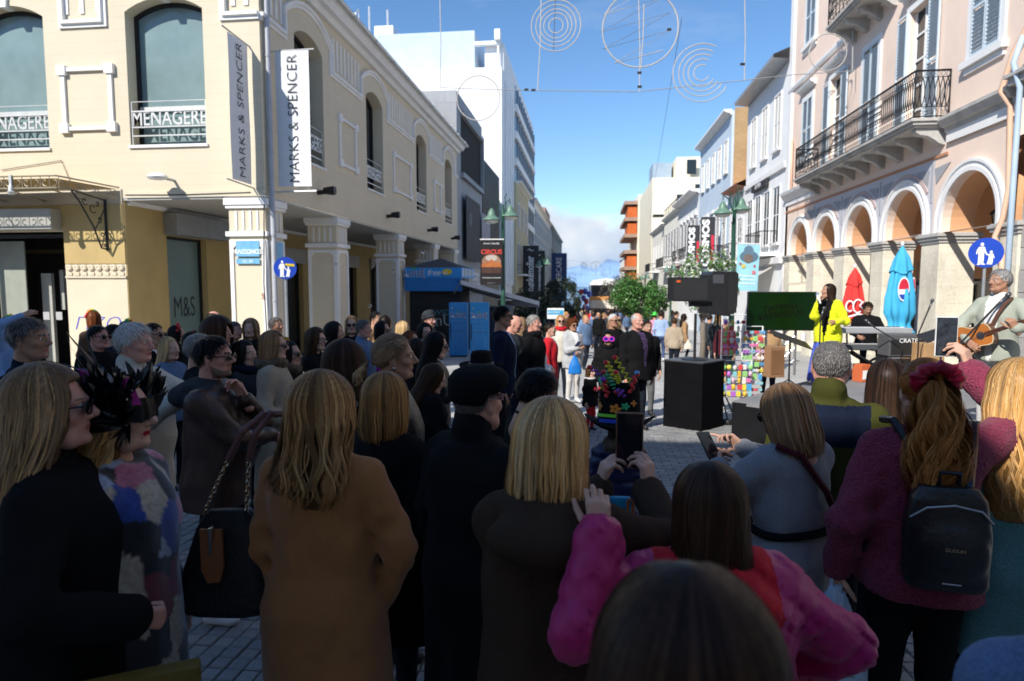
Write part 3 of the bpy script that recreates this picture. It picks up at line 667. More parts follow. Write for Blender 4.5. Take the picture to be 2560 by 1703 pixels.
# ============================================================ right: pink arcaded house
PINK = mat('pink_render',(0.84,0.655,0.535),rough=0.85,var=0.05,vscale=0.8,bump=0.12,bscale=22,stain=(0.62,0.52,0.46),stain_amt=0.3,stain_scale=0.8)
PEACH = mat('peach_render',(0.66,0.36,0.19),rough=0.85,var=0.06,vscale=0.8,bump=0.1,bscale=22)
STONE = mat('weathered_stone',(0.78,0.715,0.575),rough=0.85,var=0.14,vscale=1.3,bump=0.4,bscale=18,fine=0.08,pattern=courses(0.42,0.006,0.75,brick=0.9),stain=(0.26,0.23,0.15),stain_amt=0.45,stain_scale=1.1)
GSTONE = mat('grey_stone',(0.46,0.44,0.41),rough=0.85,var=0.12,vscale=1.2,bump=0.35,bscale=20,fine=0.06,stain=(0.17,0.16,0.15),stain_amt=0.6,stain_scale=1.6)
SHUT = mat('shutter_blue',(0.56,0.64,0.69),rough=0.6,var=0.06,vscale=5)
LILAC = mat('lilac_paint',(0.56,0.56,0.60),rough=0.8,var=0.05,vscale=2)
WROUGHT = mat('wrought_iron',(0.012,0.012,0.014),rough=0.5,metal=0.3,var=0.2,vscale=9)
CURTAIN = mat('window_curtain',(0.62,0.60,0.55),rough=0.9,var=0.08,vscale=3)
FR_ = Fr((8.8,0,0),(0,1,0),(-1,0,0))
_slat = {}
def shutter_leaf(parent,M,w,h,pane=True):
 """one louvred leaf in the XZ plane of matrix M (width along x, height along z, facing +y)"""
 lf = MB(); t = 0.05; d = 0.022
 def bx(x0,x1,z0,z1,y0=-d,y1=d): lf.box(x0,x1,y0,y1,z0,z1,T=lambda x,y,z: tuple(M @ Vector((x,y,z))))
 bx(0,t,0,h); bx(w - t,w,0,h); bx(t,w - t,0,t + 0.03); bx(t,w - t,h - t,h); bx(t,w - t,h * 0.48 - 0.03,h * 0.48 + 0.03)
 lo = lf.build('shutter',SHUT,parent)
 key = round(w,2)
 n = int((h - 0.2) / 0.085); O = ORG[root_of(parent).name]
 for i in range(n):
  z = 0.12 + (h - 0.2) * i / n
  if abs(z - h * 0.48) < 0.06: continue
  Mw = Matrix.Translation(-O) @ M @ Matrix.Translation((w / 2,0,z))
  if key not in _slat:
   s = MB(); hw = w / 2 - t; s.add([(-hw,-0.02,-0.03),(hw,-0.02,-0.03),(hw,0.02,0.028),(-hw,0.02,0.028),(-hw,-0.014,-0.036),(hw,-0.014,-0.036),(hw,0.026,0.022),(-hw,0.026,0.022)],[(0,1,2,3),(7,6,5,4),(0,4,5,1),(3,2,6,7),(0,3,7,4),(1,5,6,2)])
   o = s.build('slat',SHUT,lo,world=False); _slat[key] = o; o.matrix_local = Mw
  else:
   c = clone(_slat[key],lo); c.matrix_local = Mw
 return lo
def shut_window(B,T,c,w,z0,z1,opened,sill=True,hood=True):
 """window or balcony door with louvred leaves; T wall frame, c centre along the wall"""
 p = empty_part('window',B); hw = w / 2
 fr = MB()
 for a0,a1,b0,b1 in ((c - hw - 0.16,c - hw,z0,z1 + 0.16),(c + hw,c + hw + 0.16,z0,z1 + 0.16),(c - hw,c + hw,z1,z1 + 0.16)): T.box(fr,a0,a1,b0,b1,0,0.045)
 fr.build('surround',TRIM,p)
 if sill:
  s = MB(); T.box(s,c - hw - 0.25,c + hw + 0.25,z0 - 0.16,z0 - 0.003,0,0.14); T.box(s,c - hw - 0.18,c + hw + 0.18,z0 - 0.30,z0 - 0.165,0,0.06); s.build('sill',TRIM,p)
 if hood:
  s = MB(); s.sweep([(c - hw - 0.32,z1 + 0.34),(c + hw + 0.32,z1 + 0.34)],[(0,0),(0,0.08),(0.06,0.10),(0.1,0.22),(0.2,0.26),(0.2,0)],T); s.build('hood',TRIM,p)
 pn = MB(); T.box(pn,c - hw,c + hw,z0,z1,-0.22,-0.18); pn.build('pane',DARKGLASS,p)
 gl = MB()
 for a in (c - hw,c - 0.03,c + hw - 0.06): T.box(gl,a,a + 0.06,z0,z1,-0.175,-0.13)
 for k in range(6): T.box(gl,c - hw,c + hw,z0 + (z1 - z0) * k / 5 - 0.03,z0 + (z1 - z0) * k / 5 + 0.03,-0.17,-0.135)
 gl.build('glazing_bars',TRIM,p)
 if opened:
  cu = MB(); T.box(cu,c - hw + 0.07,c - hw + 0.45,z0,z1,-0.178,-0.174); cu.build('curtain',CURTAIN,p)
 out = T.n; al = T.s; x = Vector((0,0,1)).cross(out)
 lw = hw - 0.005
 def M_at(a,d,xd): o = Vector(T(a,z0 + 0.02,d)); yv = Vector((0,0,1)).cross(xd); return Matrix(((xd.x,yv.x,0,o.x),(xd.y,yv.y,0,o.y),(0,0,1,o.z),(0,0,0,1)))
 if opened:
  shutter_leaf(p,M_at(c - hw - lw - 0.03,0.075,al),lw,z1 - z0 - 0.03); shutter_leaf(p,M_at(c + hw + 0.03,0.075,al),lw,z1 - z0 - 0.03)
 else:
  shutter_leaf(p,M_at(c - hw + 0.003,0.03,al),lw,z1 - z0 - 0.03); shutter_leaf(p,M_at(c + 0.002,0.03,al),lw,z1 - z0 - 0.03)
 return p
def railing(root,P,h,seed=1):
 """ornate wrought-iron railing along the ground polyline P (list of Vector), height h"""
 base = empty_part('railing',root); rnd = random.Random(seed)
 m = MB(); up = Vector((0,0,1))
 for z,r in ((h,0.028),(h - 0.16,0.011),(0.28,0.011),(0.05,0.016)): m.tube([p + up * z for p in P],r,6)
 for p in P: m.tube([p,p + up * h],0.018,6)
 m.build('rail',WROUGHT,base)
 for i in range(len(P) - 1):
  A,Bv = P[i],P[i + 1]; L = (Bv - A).length; d = (Bv - A) / L; n = max(3,int(L / 0.115)); m = MB()
  for k in range(n):
   c = A + d * (L * (k + 0.5) / n); w = L / n * 0.5
   if (k // 8) % 3 == 2 and L > 2:       # scroll panels
    for sg in (1,-1):
     for zc,r in ((0.45,0.09),(0.65,0.075),(0.82,0.06)):
      m.tube([c + d * (sg * r * (0.2 + 0.8 * t) * math.cos(5.2 * t)) + up * (zc + r * (0.2 + 0.8 * t) * math.sin(5.2 * t)) for t in [q / 7 for q in range(8)]],0.008,4)
   else:                                  # lens shaped bars
    for sg in (1,-1): m.tube([c + d * (sg * w * math.sin(math.pi * t) ** 1.0) + up * (0.28 + (h - 0.44) * t) for t in [q / 5 for q in range(6)]],0.011,4)
   m.tube([c + d * (0.045 * math.cos(q)) + up * (h - 0.08 + 0.06 * math.sin(q)) for q in [j * math.pi / 4 for j in range(8)]],0.006,4,close=True)
   m.tube([c + d * (0.05 * (0.2 + 0.8 * t) * math.cos(5 * t)) + up * (0.16 + 0.07 * (0.2 + 0.8 * t) * math.sin(5 * t)) for t in [q / 5 for q in range(6)]],0.007,4)
  m.build('railing_panel',WROUGHT,base,kind='stuff')
 return base
def console(root,T,a,zt,w=0.2,d=0.62,h=0.42):
 m = MB(); pr = [(0,0),(d,0),(d,-0.1),(d * 0.86,-0.17),(d * 0.6,-0.2),(d * 0.36,-0.3),(d * 0.22,-h + 0.04),(0.05,-h),(0,-h)]
 m.prism(pr,a - w / 2,a + w / 2,lambda dd,zz,aa: T(aa,zt + zz,dd)); return m.build('console',GSTONE,root)
def build_pink_house():
 B = empty('pink_house',(12,22,gz(20)),label='pink arcaded house with wrought iron balconies and blue shutters',cat='building')
 T = FR_
 arches = [(15.37,17.64),(18.5,20.77),(21.6,23.78),(24.68,26.82),(27.66,29.94)]
 ZI = 3.3
 holes = [arch_poly(a0,a1,ZI + 0.002,3.5,(a1 - a0) / 2,20) for a0,a1 in arches]
 wins = [(16.2,1.12,7.2,9.55,0),(19.27,1.12,6.12,9.5,1),(22.3,1.12,6.12,9.5,0),(25.22,1.12,6.12,9.5,1),(28.3,1.12,7.2,9.55,0),
   (28.3,1.12,11.75,14.0,0),(22.3,1.12,10.72,14.0,1),(16.2,1.12,11.75,14,0)]
 wh = [[(c - w / 2,z0),(c + w / 2,z0),(c + w / 2,z1),(c - w / 2,z1)] for c,w,z0,z1,_ in wins]
 m = MB(); wall_holes(m,T,[(14.85,ZI),(30.9,ZI),(30.9,17),(12.6,17),(12.6,6.25),(14.85,6.25)],holes + wh,0.2)
 m.build('facade_wall',PINK,B)
 sw = MB(); sw.box(8.8,20,30.6,30.9,-1.4,17); sw.box(8.85,20,12.6,12.8,6.3,17); sw.build('end_wall',PINK,B)
 # arcade: vault soffits, back wall, ceiling
 m = MB()
 for a0,a1 in arches:
  p = arch_poly(a0,a1,ZI,3.5,(a1 - a0) / 2,20)[1:] + [(a0,ZI)]
  vs = [T(a,b,-0.202) for a,b in p] + [T(a,b,-0.78) for a,b in p]; n = len(p)
  m.add(vs,[(i,i + 1,i + 1 + n,i + n) for i in range(n - 1)])
 for i in range(4): m.box(8.83,9.58,arches[i][1] + 0.001,arches[i + 1][0] - 0.001,ZI,5.2) if False else None
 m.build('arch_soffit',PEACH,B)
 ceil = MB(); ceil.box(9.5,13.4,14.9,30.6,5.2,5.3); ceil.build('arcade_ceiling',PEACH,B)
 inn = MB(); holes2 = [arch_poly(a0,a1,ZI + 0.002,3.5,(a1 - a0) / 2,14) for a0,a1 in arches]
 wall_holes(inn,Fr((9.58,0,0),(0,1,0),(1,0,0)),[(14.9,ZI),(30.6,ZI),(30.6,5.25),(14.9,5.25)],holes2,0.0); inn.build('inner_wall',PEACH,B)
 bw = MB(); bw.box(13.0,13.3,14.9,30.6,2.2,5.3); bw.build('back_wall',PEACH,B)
 for i,(a0,a1) in enumerate(((15.4,18.0),(18.6,21),(21.6,24),(24.7,27),(27.6,30.2))):
  s = empty_part('shop_front',B); p = MB(); p.box(13.05,13.1,a0,a1,-1.2,2.95); p.build('pane',DARKGLASS,s)
  f = MB()
  for a in (a0,(a0 + a1) / 2 - 0.04,a1 - 0.08): f.box(12.98,13.05,a,a + 0.08,-1.2,2.9)
  f.box(12.98,13.05,a0,a1,2.0,2.12); f.build('shop_frame',GREYMET,s)
 # stone piers with imposts
 piers = [(14.6,15.37)] + [(arches[i][1],arches[i + 1][0]) for i in range(4)] + [(29.94,30.7)]
 for a0,a1 in piers:
  g = gz(a0) - 0.05; m = MB(); m.box(8.76,9.62,a0 - 0.02,a1 + 0.02,g,ZI - 0.26)
  po = m.build('stone_pier',STONE,B,bevel=0.015)
  c = MB()
  for z0,z1,e in ((ZI - 0.26,ZI - 0.18,0.03),(ZI - 0.18,ZI - 0.1,0.07),(ZI - 0.1,ZI - 0.03,0.11),(ZI - 0.03,ZI,0.07)): c.box(8.76 - e,9.62 + e,a0 - 0.02 - e,a1 + 0.02 + e,z0,z1)
  c.build('impost',GSTONE,po,bevel=0.008)
  b = MB(); b.box(8.70,9.68,a0 - 0.08,a1 + 0.08,g,g + 0.5); b.build('plinth',STONE,po,bevel=0.02)
 # archivolts, painted spandrels under the balcony
 sp = MB()
 outer = [(17.95,ZI + 0.02),(30.3,ZI + 0.02),(30.3,5.25),(17.95,5.25)]
 wall_holes(sp,lambda a,b,d=0: T(a,b,0.006 + d),[(18.1,3.32),(27.15,3.32),(27.15,5.2),(18.1,5.2)],[arch_poly(a0 + 0.005,a1 - 0.005,3.33,3.5,(a1 - a0) / 2,20) for a0,a1 in arches[1:4]],0.0); sp.build('painted_spandrel',LILAC,B)
 for i,(a0,a1) in enumerate(arches):
  v = MB(); pth = arch_poly(a0,a1,ZI,3.5,(a1 - a0) / 2,24)[1:] + [(a0,ZI)]
  v.sweep(pth,[(0,0.0),(0,0.06),(-0.1,0.06),(-0.115,0.045),(-0.19,0.045),(-0.205,0.075),(-0.27,0.075),(-0.27,0)],T); v.build('archivolt',TRIM,B)
  if 1 <= i <= 3:
   w = MB(); r = (a1 - a0) / 2 + 0.30; pth2 = [((a0 + a1) / 2 + r * math.cos(t),3.5 + r * math.sin(t)) for t in [0.62 + q * (math.pi - 1.24) / 16 for q in range(17)]]
   w.sweep(pth2,[(0,0.008),(0,0.03),(-0.12,0.03),(-0.12,0.008)],T); w.build('painted_arc',mat('mauve_paint',(0.52,0.40,0.37),rough=0.8,var=0.05),B)
 GI = mat('grey_inlay',(0.36,0.36,0.38),rough=0.8,var=0.05)
 for a in (18.2,21.2,24.25,27.1):
  for sg in (1,-1): tri = MB(); tri.prism([(a + sg * 0.12,4.95),(a + sg * 0.85,5.0),(a + sg * 0.2,4.55)],0.008,0.02,T); tri.build('spandrel_inlay',GI,B)
  tri = MB(); T.box(tri,a - 0.03,a + 0.03,4.1,5.1,0.008,0.022); tri.build('spandrel_bar',GI,B)
 ln = MB(); T.box(ln,17.5,30.9,5.2,5.27,0,0.03); ln.build('string_line',mat('terracotta_paint',(0.5,0.24,0.13),rough=0.8,var=0.05),B)
 # string course
 sc = MB(); sc.sweep([(14.85,5.5),(17.55,5.5)],[(0,0),(0,0.05),(0.22,0.05),(0.24,0.1),(0.34,0.12),(0.36,0.2),(0.46,0.26),(0.5,0.3),(0.58,0.3),(0.6,0)],T); sc.build('string_course',GSTONE,B)
 sc = MB(); T.box(sc,14.85,17.5,5.48,5.74,0.055,0.08); sc.build('string_band',TRIM,B)
 sc = MB(); sc.sweep([(26.95,5.5),(30.9,5.5)],[(0,0),(0,0.05),(0.22,0.05),(0.24,0.1),(0.46,0.26),(0.58,0.3),(0.6,0)],T); sc.build('string_course',TRIM,B)
 sc = MB(); sc.sweep([(12.6,10.42),(30.9,10.42)],[(0,0),(0,0.06),(0.1,0.1),(0.2,0.1),(0.22,0)],T); sc.build('string_band',TRIM,B)
 # main balcony
 def balcony(y0,y1,zt,dp,ncons,seed):
  b = empty_part('balcony',B); m = MB()
  T.box(m,y0,y1,zt - 0.07,zt,0.0,dp); T.box(m,y0 + 0.05,y1 - 0.05,zt - 0.15,zt - 0.073,0.0,dp - 0.06); T.box(m,y0 + 0.1,y1 - 0.1,zt - 0.2,zt - 0.153,0.0,dp - 0.12)
  m.build('slab',GSTONE,b)
  for i in range(ncons):
   a = y0 + 0.3 + (y1 - y0 - 0.6) * i / (ncons - 1); console(b,T,a,zt - 0.2,w=0.24 if i % 2 == 0 else 0.2,d=dp * 0.78 if i % 2 == 0 else dp * 0.7)
  pts = [Vector(T(y0 + 0.06,zt,0.02)),Vector(T(y0 + 0.06,zt,dp - 0.07)),Vector(T(y1 - 0.06,zt,dp - 0.07)),Vector(T(y1 - 0.06,zt,0.02))]
  railing(b,pts,1.15,seed)
  return b
 balcony(17.5,26.95,6.1,0.9,9,3); balcony(20.5,23.95,10.68,0.9,4,5)
 for c,w,z0,z1,op in wins:
  if c == 16.2 and z0 > 11: continue
  shut_window(B,T,c,w,z0,z1,op,sill=(z0 in (7.2,11.75)),hood=(c != 22.3 and z0 < 10))
 q = MB(); T.box(q,30.45,30.9,5.8,17,0,0.06); T.box(q,30.3,30.45,5.8,17,0,0.035); q.build('corner_pilaster',TRIM,B)
 # drainpipes
 PIP = mat('peach_pipe',(0.72,0.47,0.33),rough=0.6,var=0.06); BLP = mat('blue_pipe',(0.42,0.52,0.62),rough=0.6,var=0.08)
 m = MB(); m.tube([T(14.55,17,0.1),T(14.6,7.2,0.1),T(15.0,6.75,0.12),T(15.02,6.0,0.3),T(14.98,5.7,0.12),T(14.9,4.0,0.1),T(14.95,3.4,0.14),T(15.1,3.0,0.2),T(14.9,2.6,0.14),T(14.88,-0.4,0.12)],0.055,10); m.build('drainpipe',PIP,B,smooth=True)
 m = MB(); m.tube([T(14.2,17,0.12),T(14.25,7.2,0.12)],0.07,10); m.build('drainpipe',PIP,B,smooth=True)
 m = MB(); m.tube([T(14.4,6.9,0.3),T(14.45,6.4,0.42),T(14.4,5.9,0.3),T(14.42,4.0,0.3),T(14.42,-0.4,0.3)],0.055,10); m.build('drainpipe',BLP,B,smooth=True)
 m = MB(); m.tube([T(29.9,5.9,0.1),T(30.0,8.3,0.1)],0.05,8); m.build('drainpipe',PIP,B,smooth=True)
 # lantern in the nearest arch
 l = empty_part('wall_lantern',B); o = Vector((9.9,17.2,3.55))
 m = MB(); m.tube([o + Vector((0.9,0.3,0.35)),o + Vector((0.3,0,0.5)),o + Vector((0,0,0.42))],0.025,6); m.build('bracket',WROUGHT,l)
 m = MB(); m.lathe([(0.02,0.42),(0.05,0.36),(0.09,0.32),(0.24,0.18),(0.25,0.15),(0.2,0.15)],o,6); m.lathe([(0.06,-0.36),(0.13,-0.32),(0.13,-0.30),(0.05,-0.30)],o,6)
 for k in range(6):
  a = k * math.pi / 3; m.tube([o + Vector((0.2 * math.cos(a),0.2 * math.sin(a),0.16)),o + Vector((0.12 * math.cos(a),0.12 * math.sin(a),-0.3))],0.012,5)
 m.build('lantern_frame',WROUGHT,l); m = MB(); m.lathe([(0.18,0.15),(0.11,-0.3)],o,6); m.build('lantern_glass',mat('lantern_glass',(0.35,0.33,0.28),rough=0.2,var=0.1),l)
 return B
build_pink_house()
def build_stone_corner():
 B = empty('stone_corner_house',(10,12,gz(12)),label='grey stone house front at the frame edge beside the pink house',cat='building')
 T = FR_; m = MB(); m.box(8.95,16,6.0,14.58,gz(6) - 0.3,5.75); m.build('wall',GSTONE,B)
 y = 14.5; z = gz(14) - 0.1; i = 0
 for r in range(13):
  h = 0.46; yy = 14.56
  for k in range(5):
   w = (0.95 if (r + k) % 2 else 0.62); m = MB(); m.box(8.80 - 0.02 * ((r * 7 + k * 3) % 3) * 0.3,9.0,yy - w + 0.008,yy - 0.004,z + 0.006,z + h - 0.004); m.build('stone_block',GSTONE if (r + k) % 3 else STONE_PALE,B,bevel=0.012); yy -= w
   if yy < 11.5: break
  z += h
 c = MB()
 for z0,z1,e in ((5.76,5.9,0.1),(5.9,6.02,0.2),(6.02,6.16,0.34),(6.16,6.24,0.42)): c.box(8.8 - e,16,6.0,14.6 + e * 0.4,z0,z1)
 c.build('cornice',GSTONE,B,bevel=0.01)
 p = MB(); T.box(p,13.28,13.85,2.55,2.98,0.03,0.05); p.build('street_plate',MATS['plate_blue'],B)
STONE_PALE = mat('pale_stone',(0.52,0.50,0.46),rough=0.85,var=0.1,vscale=1.5,bump=0.3,bscale=22,fine=0.05,stain=(0.2,0.19,0.17),stain_amt=0.4,stain_scale=2)
build_stone_corner()
# ============================================================ houses further down the street
def facade_windows(B,T,rows,a0,a1,n,ww,glass=None,frame=TRIM,sill=True,shutters=None,lintel=0.0,fw=0.09,d=0.0):
 """rows: list of (z0, z1); n openings spread from a0 to a1"""
 for z0,z1 in rows:
  for i in range(n):
   c = a0 + (a1 - a0) * (i + 0.5) / n; p = empty_part('window',B); f = MB()
   for x0,x1,b0,b1 in ((c - ww / 2 - fw,c - ww / 2,z0,z1 + fw),(c + ww / 2,c + ww / 2 + fw,z0,z1 + fw),(c - ww / 2,c + ww / 2,z1,z1 + fw)): T.box(f,x0,x1,b0,b1,d,d + 0.05)
   if lintel: T.box(f,c - ww / 2 - fw - 0.1,c + ww / 2 + fw + 0.1,z1 + fw + 0.1,z1 + fw + 0.1 + lintel,d,d + 0.16)
   if sill: T.box(f,c - ww / 2 - fw - 0.05,c + ww / 2 + fw + 0.05,z0 - 0.12,z0 - 0.003,d,d + 0.14)
   T.box(f,c - 0.03,c + 0.03,z0,z1,d,d + 0.03); T.box(f,c - ww / 2,c + ww / 2,(z0 + z1) / 2 - 0.03,(z0 + z1) / 2 + 0.03,d,d + 0.028)
   f.build('window_frame',frame,p)
   g = MB(); T.box(g,c - ww / 2,c + ww / 2,z0,z1,d,d + 0.012); g.build('pane',glass or DARKGLASS,p)
   if shutters:
    for sg in (-1,1):
     s = MB(); e = c + sg * (ww / 2 + fw + ww * 0.25); T.box(s,e - ww * 0.24,e + ww * 0.24,z0,z1,d + 0.01,d + 0.05)
     for q in range(8): T.box(s,e - ww * 0.2,e + ww * 0.2,z0 + (z1 - z0) * (q + 0.3) / 8,z0 + (z1 - z0) * (q + 0.7) / 8,d + 0.05,d + 0.065)
     s.build('shutter',shutters,p)
def small_balcony(B,T,a0,a1,zt,dp=0.9,slab=TRIM,rail=WROUGHT,h=1.0):
 b = empty_part('balcony',B); m = MB(); T.box(m,a0,a1,zt - 0.16,zt,0,dp); m.build('slab',slab,b)
 m = MB(); pts = [T(a0 + 0.04,zt + h,0),T(a0 + 0.04,zt + h,dp - 0.04),T(a1 - 0.04,zt + h,dp - 0.04),T(a1 - 0.04,zt + h,0)]; m.tube(pts,0.025,5)
 n = int((a1 - a0) / 0.16)
 for i in range(n + 1): a = a0 + 0.04 + (a1 - a0 - 0.08) * i / n; m.tube([T(a,zt,dp - 0.04),T(a,zt + h,dp - 0.04)],0.01,4)
 for i in range(6): d_ = dp * i / 6; m.tube([T(a0 + 0.04,zt,d_),T(a0 + 0.04,zt + h,d_)],0.01,4)
 m.build('railing',rail,b); return b
def house(name,label,T,side,y0,y1,H,depth,wall_m,gap=0.0,cornice=0.35,cm=TRIM,endm=None):
 xs = T.o.x; x1 = xs + side * depth; g = gz(y1) - 0.3
 B = empty(name,(xs + side * 2,(y0 + y1) / 2,gz(y0)),label=label,cat='building',group='buildings along the street')
 m = MB(); lo,hi = min(xs,x1),max(xs,x1); m.box(lo,hi,y0 + 0.01,y1 - 0.01,g,H); m.build('walls',wall_m,B)
 if cornice:
  c = MB(); c.sweep([(y0,H - 0.25),(y1,H - 0.25)],[(0,0),(0,0.1),(0.1,0.14),(0.14,cornice * 0.7),(0.24,cornice),(0.34,cornice),(0.34,0)],T) if side < 0 else c.sweep([(y0,H - 0.25),(y1,H - 0.25)],[(0,0),(0,0.1),(0.1,0.14),(0.14,cornice * 0.7),(0.24,cornice),(0.34,cornice),(0.34,0)],T)
  c.build('cornice',cm,B)
 return B
WHITEW = mat('white_render',(0.82,0.82,0.81),rough=0.85,var=0.05,vscale=0.7,stain=(0.5,0.49,0.46),stain_amt=0.2,stain_scale=0.7)
OFFW = mat('offwhite_render',(0.80,0.775,0.70),rough=0.85,var=0.06,vscale=0.7,stain=(0.5,0.46,0.38),stain_amt=0.2,stain_scale=0.7)
PALEB = mat('pale_blue_render',(0.50,0.60,0.70),rough=0.85,var=0.08,vscale=0.7,stain=(0.62,0.68,0.72),stain_amt=0.4,stain_scale=0.6)
CREAMY = mat('cream_block',(0.80,0.73,0.57),rough=0.85,var=0.05,vscale=0.5)
BRICKW = mat('tan_brick',(0.50,0.33,0.17),rough=0.9,var=0.15,vscale=1.0,pattern=courses(0.09,0.012,0.75,brick=0.24))
ROOFT = mat('terracotta_tiles',(0.42,0.18,0.10),rough=0.9,var=0.2,vscale=2)
GREYC = mat('concrete',(0.36,0.38,0.40),rough=0.8,var=0.1,vscale=0.7,pattern=courses(1.4,0.012,0.7,brick=2.2),stain=(0.2,0.2,0.2),stain_amt=0.3,stain_scale=1.0)
def right_row():
 T = FR_
 B = house('white_house','white three storey house with sloping eave next to the pink house',T,1,31.0,38.7,12.0,12,WHITEW,cornice=0)
 facade_windows(B,T,[(8.4,10.9)],31.5,38.3,3,1.0,glass=CURTAIN); facade_windows(B,T,[(4.0,6.6)],31.5,38.3,4,1.0,shutters=None)
 e = MB(); e.add([T(30.95,12.25,0.75),T(38.8,12.25,0.75),T(38.8,12.1,0.75),T(30.95,12.1,0.75),T(30.95,12.0,-0.1),T(38.8,12.0,-0.1),T(38.8,14.5,-5),T(30.95,14.5,-5)],[(0,1,2,3),(3,2,5,4),(0,1,6,7)]); e.build('eave',GREYMET,B)
 for z0,z1,e in ((7.3,7.55,0.12),(3.0,3.3,0.2)): s = MB(); T.box(s,31,38.6,z0,z1,0,e); s.build('string_course',TRIM,B)
 small_balcony(B,T,32.2,35.2,3.55,0.8); sg = MB(); T.box(sg,33.8,36.6,6.9,7.25,0.05,0.2); sg.build('shop_sign',INK,B)
 FR_.text('ΟΠΤΙΚΑ',35.2,7.07,0.21,0.3,WHITEINK,B)
 aw = MB(); aw.add([T(32.3,2.9,0.05),T(36.2,2.9,0.05),T(36.2,1.9,1.6),T(32.3,1.9,1.6),T(36.2,1.5,1.6),T(32.3,1.5,1.6)],[(0,1,2,3),(3,2,4,5)]); aw.build('awning',mat('grey_canvas',(0.55,0.53,0.48),rough=0.9),B)
 B = house('low_white_house','low white house with red tiled eave below the tan brick wall',T,1,38.7,42.9,7.6,10,WHITEW,cornice=0)
 e = MB(); e.add([T(38.7,7.75,0.6),T(42.9,7.75,0.6),T(42.9,9.3,-3),T(38.7,9.3,-3),T(38.7,7.6,0),T(42.9,7.6,0)],[(0,1,2,3),(0,1,5,4)]); e.build('tiled_roof',ROOFT,B)
 facade_windows(B,T,[(3.8,5.9)],38.9,42.7,2,0.95,shutters=TRIM); small_balcony(B,T,39,42.5,3.4,0.8)
 B = house('blue_house','pale blue house with white cornice and tan brick side wall',T,1,42.9,54.5,12.9,12,PALEB,cornice=0.5)
 m = MB(); m.box(8.95,20,42.78,42.9,5,13.05); m.build('brick_side_wall',BRICKW,B)
 facade_windows(B,T,[(9.3,11.3)],43.3,54,5,1.0,glass=CURTAIN,frame=TRIM); facade_windows(B,T,[(4.2,6.9)],43.3,54,5,1.0,lintel=0.2)
 for i,y in enumerate((44.6,50.5)):
  s = empty_part('hanging_sign',B); m = MB(); m.box(7.35,8.25,y,y + 0.12,3.1,6.5); m.build('sign_board',INK,s)
  txt('COSMOS',0.62,WHITEINK,s,frame_m((7.68,y - 0.01,4.8),(0,0,1),(-1,0,0)),font_scale=(1.22,1.0),bold=0.03)
  m = MB(); m.box(8.02,8.2,y - 0.02,y - 0.005,3.2,5.3); m.build('sign_stripe',mat('sign_red',(0.65,0.03,0.06),rough=0.5,var=0),s)
  m = MB(); m.tube([(8.8,y + 0.06,6.3),(8.2,y + 0.06,6.3)],0.03,5); m.tube([(8.8,y + 0.06,3.3),(8.2,y + 0.06,3.3)],0.03,5); m.build('sign_arm',GREYMET,s)
 small_balcony(B,T,44,49,3.6)
 B = house('white_balcony_house','white house with heavy cornice beyond the pale blue house',T,1,54.5,66,9.7,12,WHITEW,cornice=0.8)
 facade_windows(B,T,[(5.0,7.6)],55,65.5,5,1.0,lintel=0.2,shutters=GREYMET); small_balcony(B,T,56,60,4.2); small_balcony(B,T,61.5,64.5,4.2)
 B = house('offwhite_house','off-white house with roof terrace and iron balcony',T,1,66,79,9.6,12,OFFW,cornice=0.4)
 facade_windows(B,T,[(5.0,7.8)],66.5,78.5,5,1.0,shutters=GREYMET); small_balcony(B,T,70,77.5,4.0,1.1)
 m = MB(); m.box(7.4,8.6,77.8,78.9,10.0,10.25)
 for q in range(8): m.tube([(8.7,66.5 + q * 1.6,9.6),(8.7,66.5 + q * 1.6,10.7)],0.04,5)
 m.tube([(8.7,66.5,10.7),(8.7,78.5,10.7)],0.05,5); m.build('roof_railing',WROUGHT,B)
 aw = MB(); aw.add([T(63,4.0,0),T(68,4.0,0),T(68,3.3,1.6),T(63,3.3,1.6)],[(0,1,2,3)]); aw.build('awning',mat('maroon_canvas',(0.25,0.07,0.06),rough=0.9),B)
 B = house('white_terrace_house','white house with planted roof terrace beside the cream blocks',T,1,79,94,9.2,12,OFFW,cornice=0.4)
 facade_windows(B,T,[(4.6,7.2)],80,93,4,1.1); small_balcony(B,T,84,91,3.8,1.2)
 B = house('cream_tower_block','tall cream apartment block with stepped top',T,1,95,118,17.2,18,CREAMY,cornice=0)
 m = MB(); m.box(12.2,22,96,112,17.2,20.2); m.box(9.0,12.0,97,108,17.2,17.5); m.build('roof_storey',CREAMY,B)
 m = MB(); m.box(9.2,11.9,99,105,17.5,20.0); m.build('roof_store',mat('slate_panel',(0.3,0.38,0.46),rough=0.6),B)
 for x,z in ((13.5,17.6),(14.7,14.2),(12.2,12.8)):
  p = empty_part('window',B); m = MB(); m.box(x,x + 1.3,94.93,94.99,z,z + 2.0); m.build('pane',DARKGLASS,p)
 B = house('gala_house','cream apartment block with orange awnings on its balconies',T,1,122,150,18.6,18,CREAMY,cornice=0)
 txt('Gala',3.4,mat('faded_letter',(0.52,0.50,0.44),rough=0.8,var=0),B,frame_m((13.0,121.9,15.6),(1,0,0),(0,0,1)))
 AW = mat('orange_canvas',(0.52,0.12,0.03),rough=0.9,var=0.2,vscale=0.5); SL = mat('balcony_brown',(0.36,0.24,0.18),rough=0.9)
 for k in range(6):
  b = empty_part('balcony',B); z = 2.2 + k * 3.0; m = MB(); m.box(6.4,8.8,122.5,140,z - 0.3,z + 0.35); m.build('balcony_front',SL,b)
  if k not in (2,5): m = MB(); m.box(7.0,8.7,123,132,z + 0.4,z + 2.4); m.build('awning',AW,b)
 B = house('far_white_house','distant white house where the right side of the street meets the sea',T,1,150,190,9,15,OFFW,cornice=0.3)
right_row()

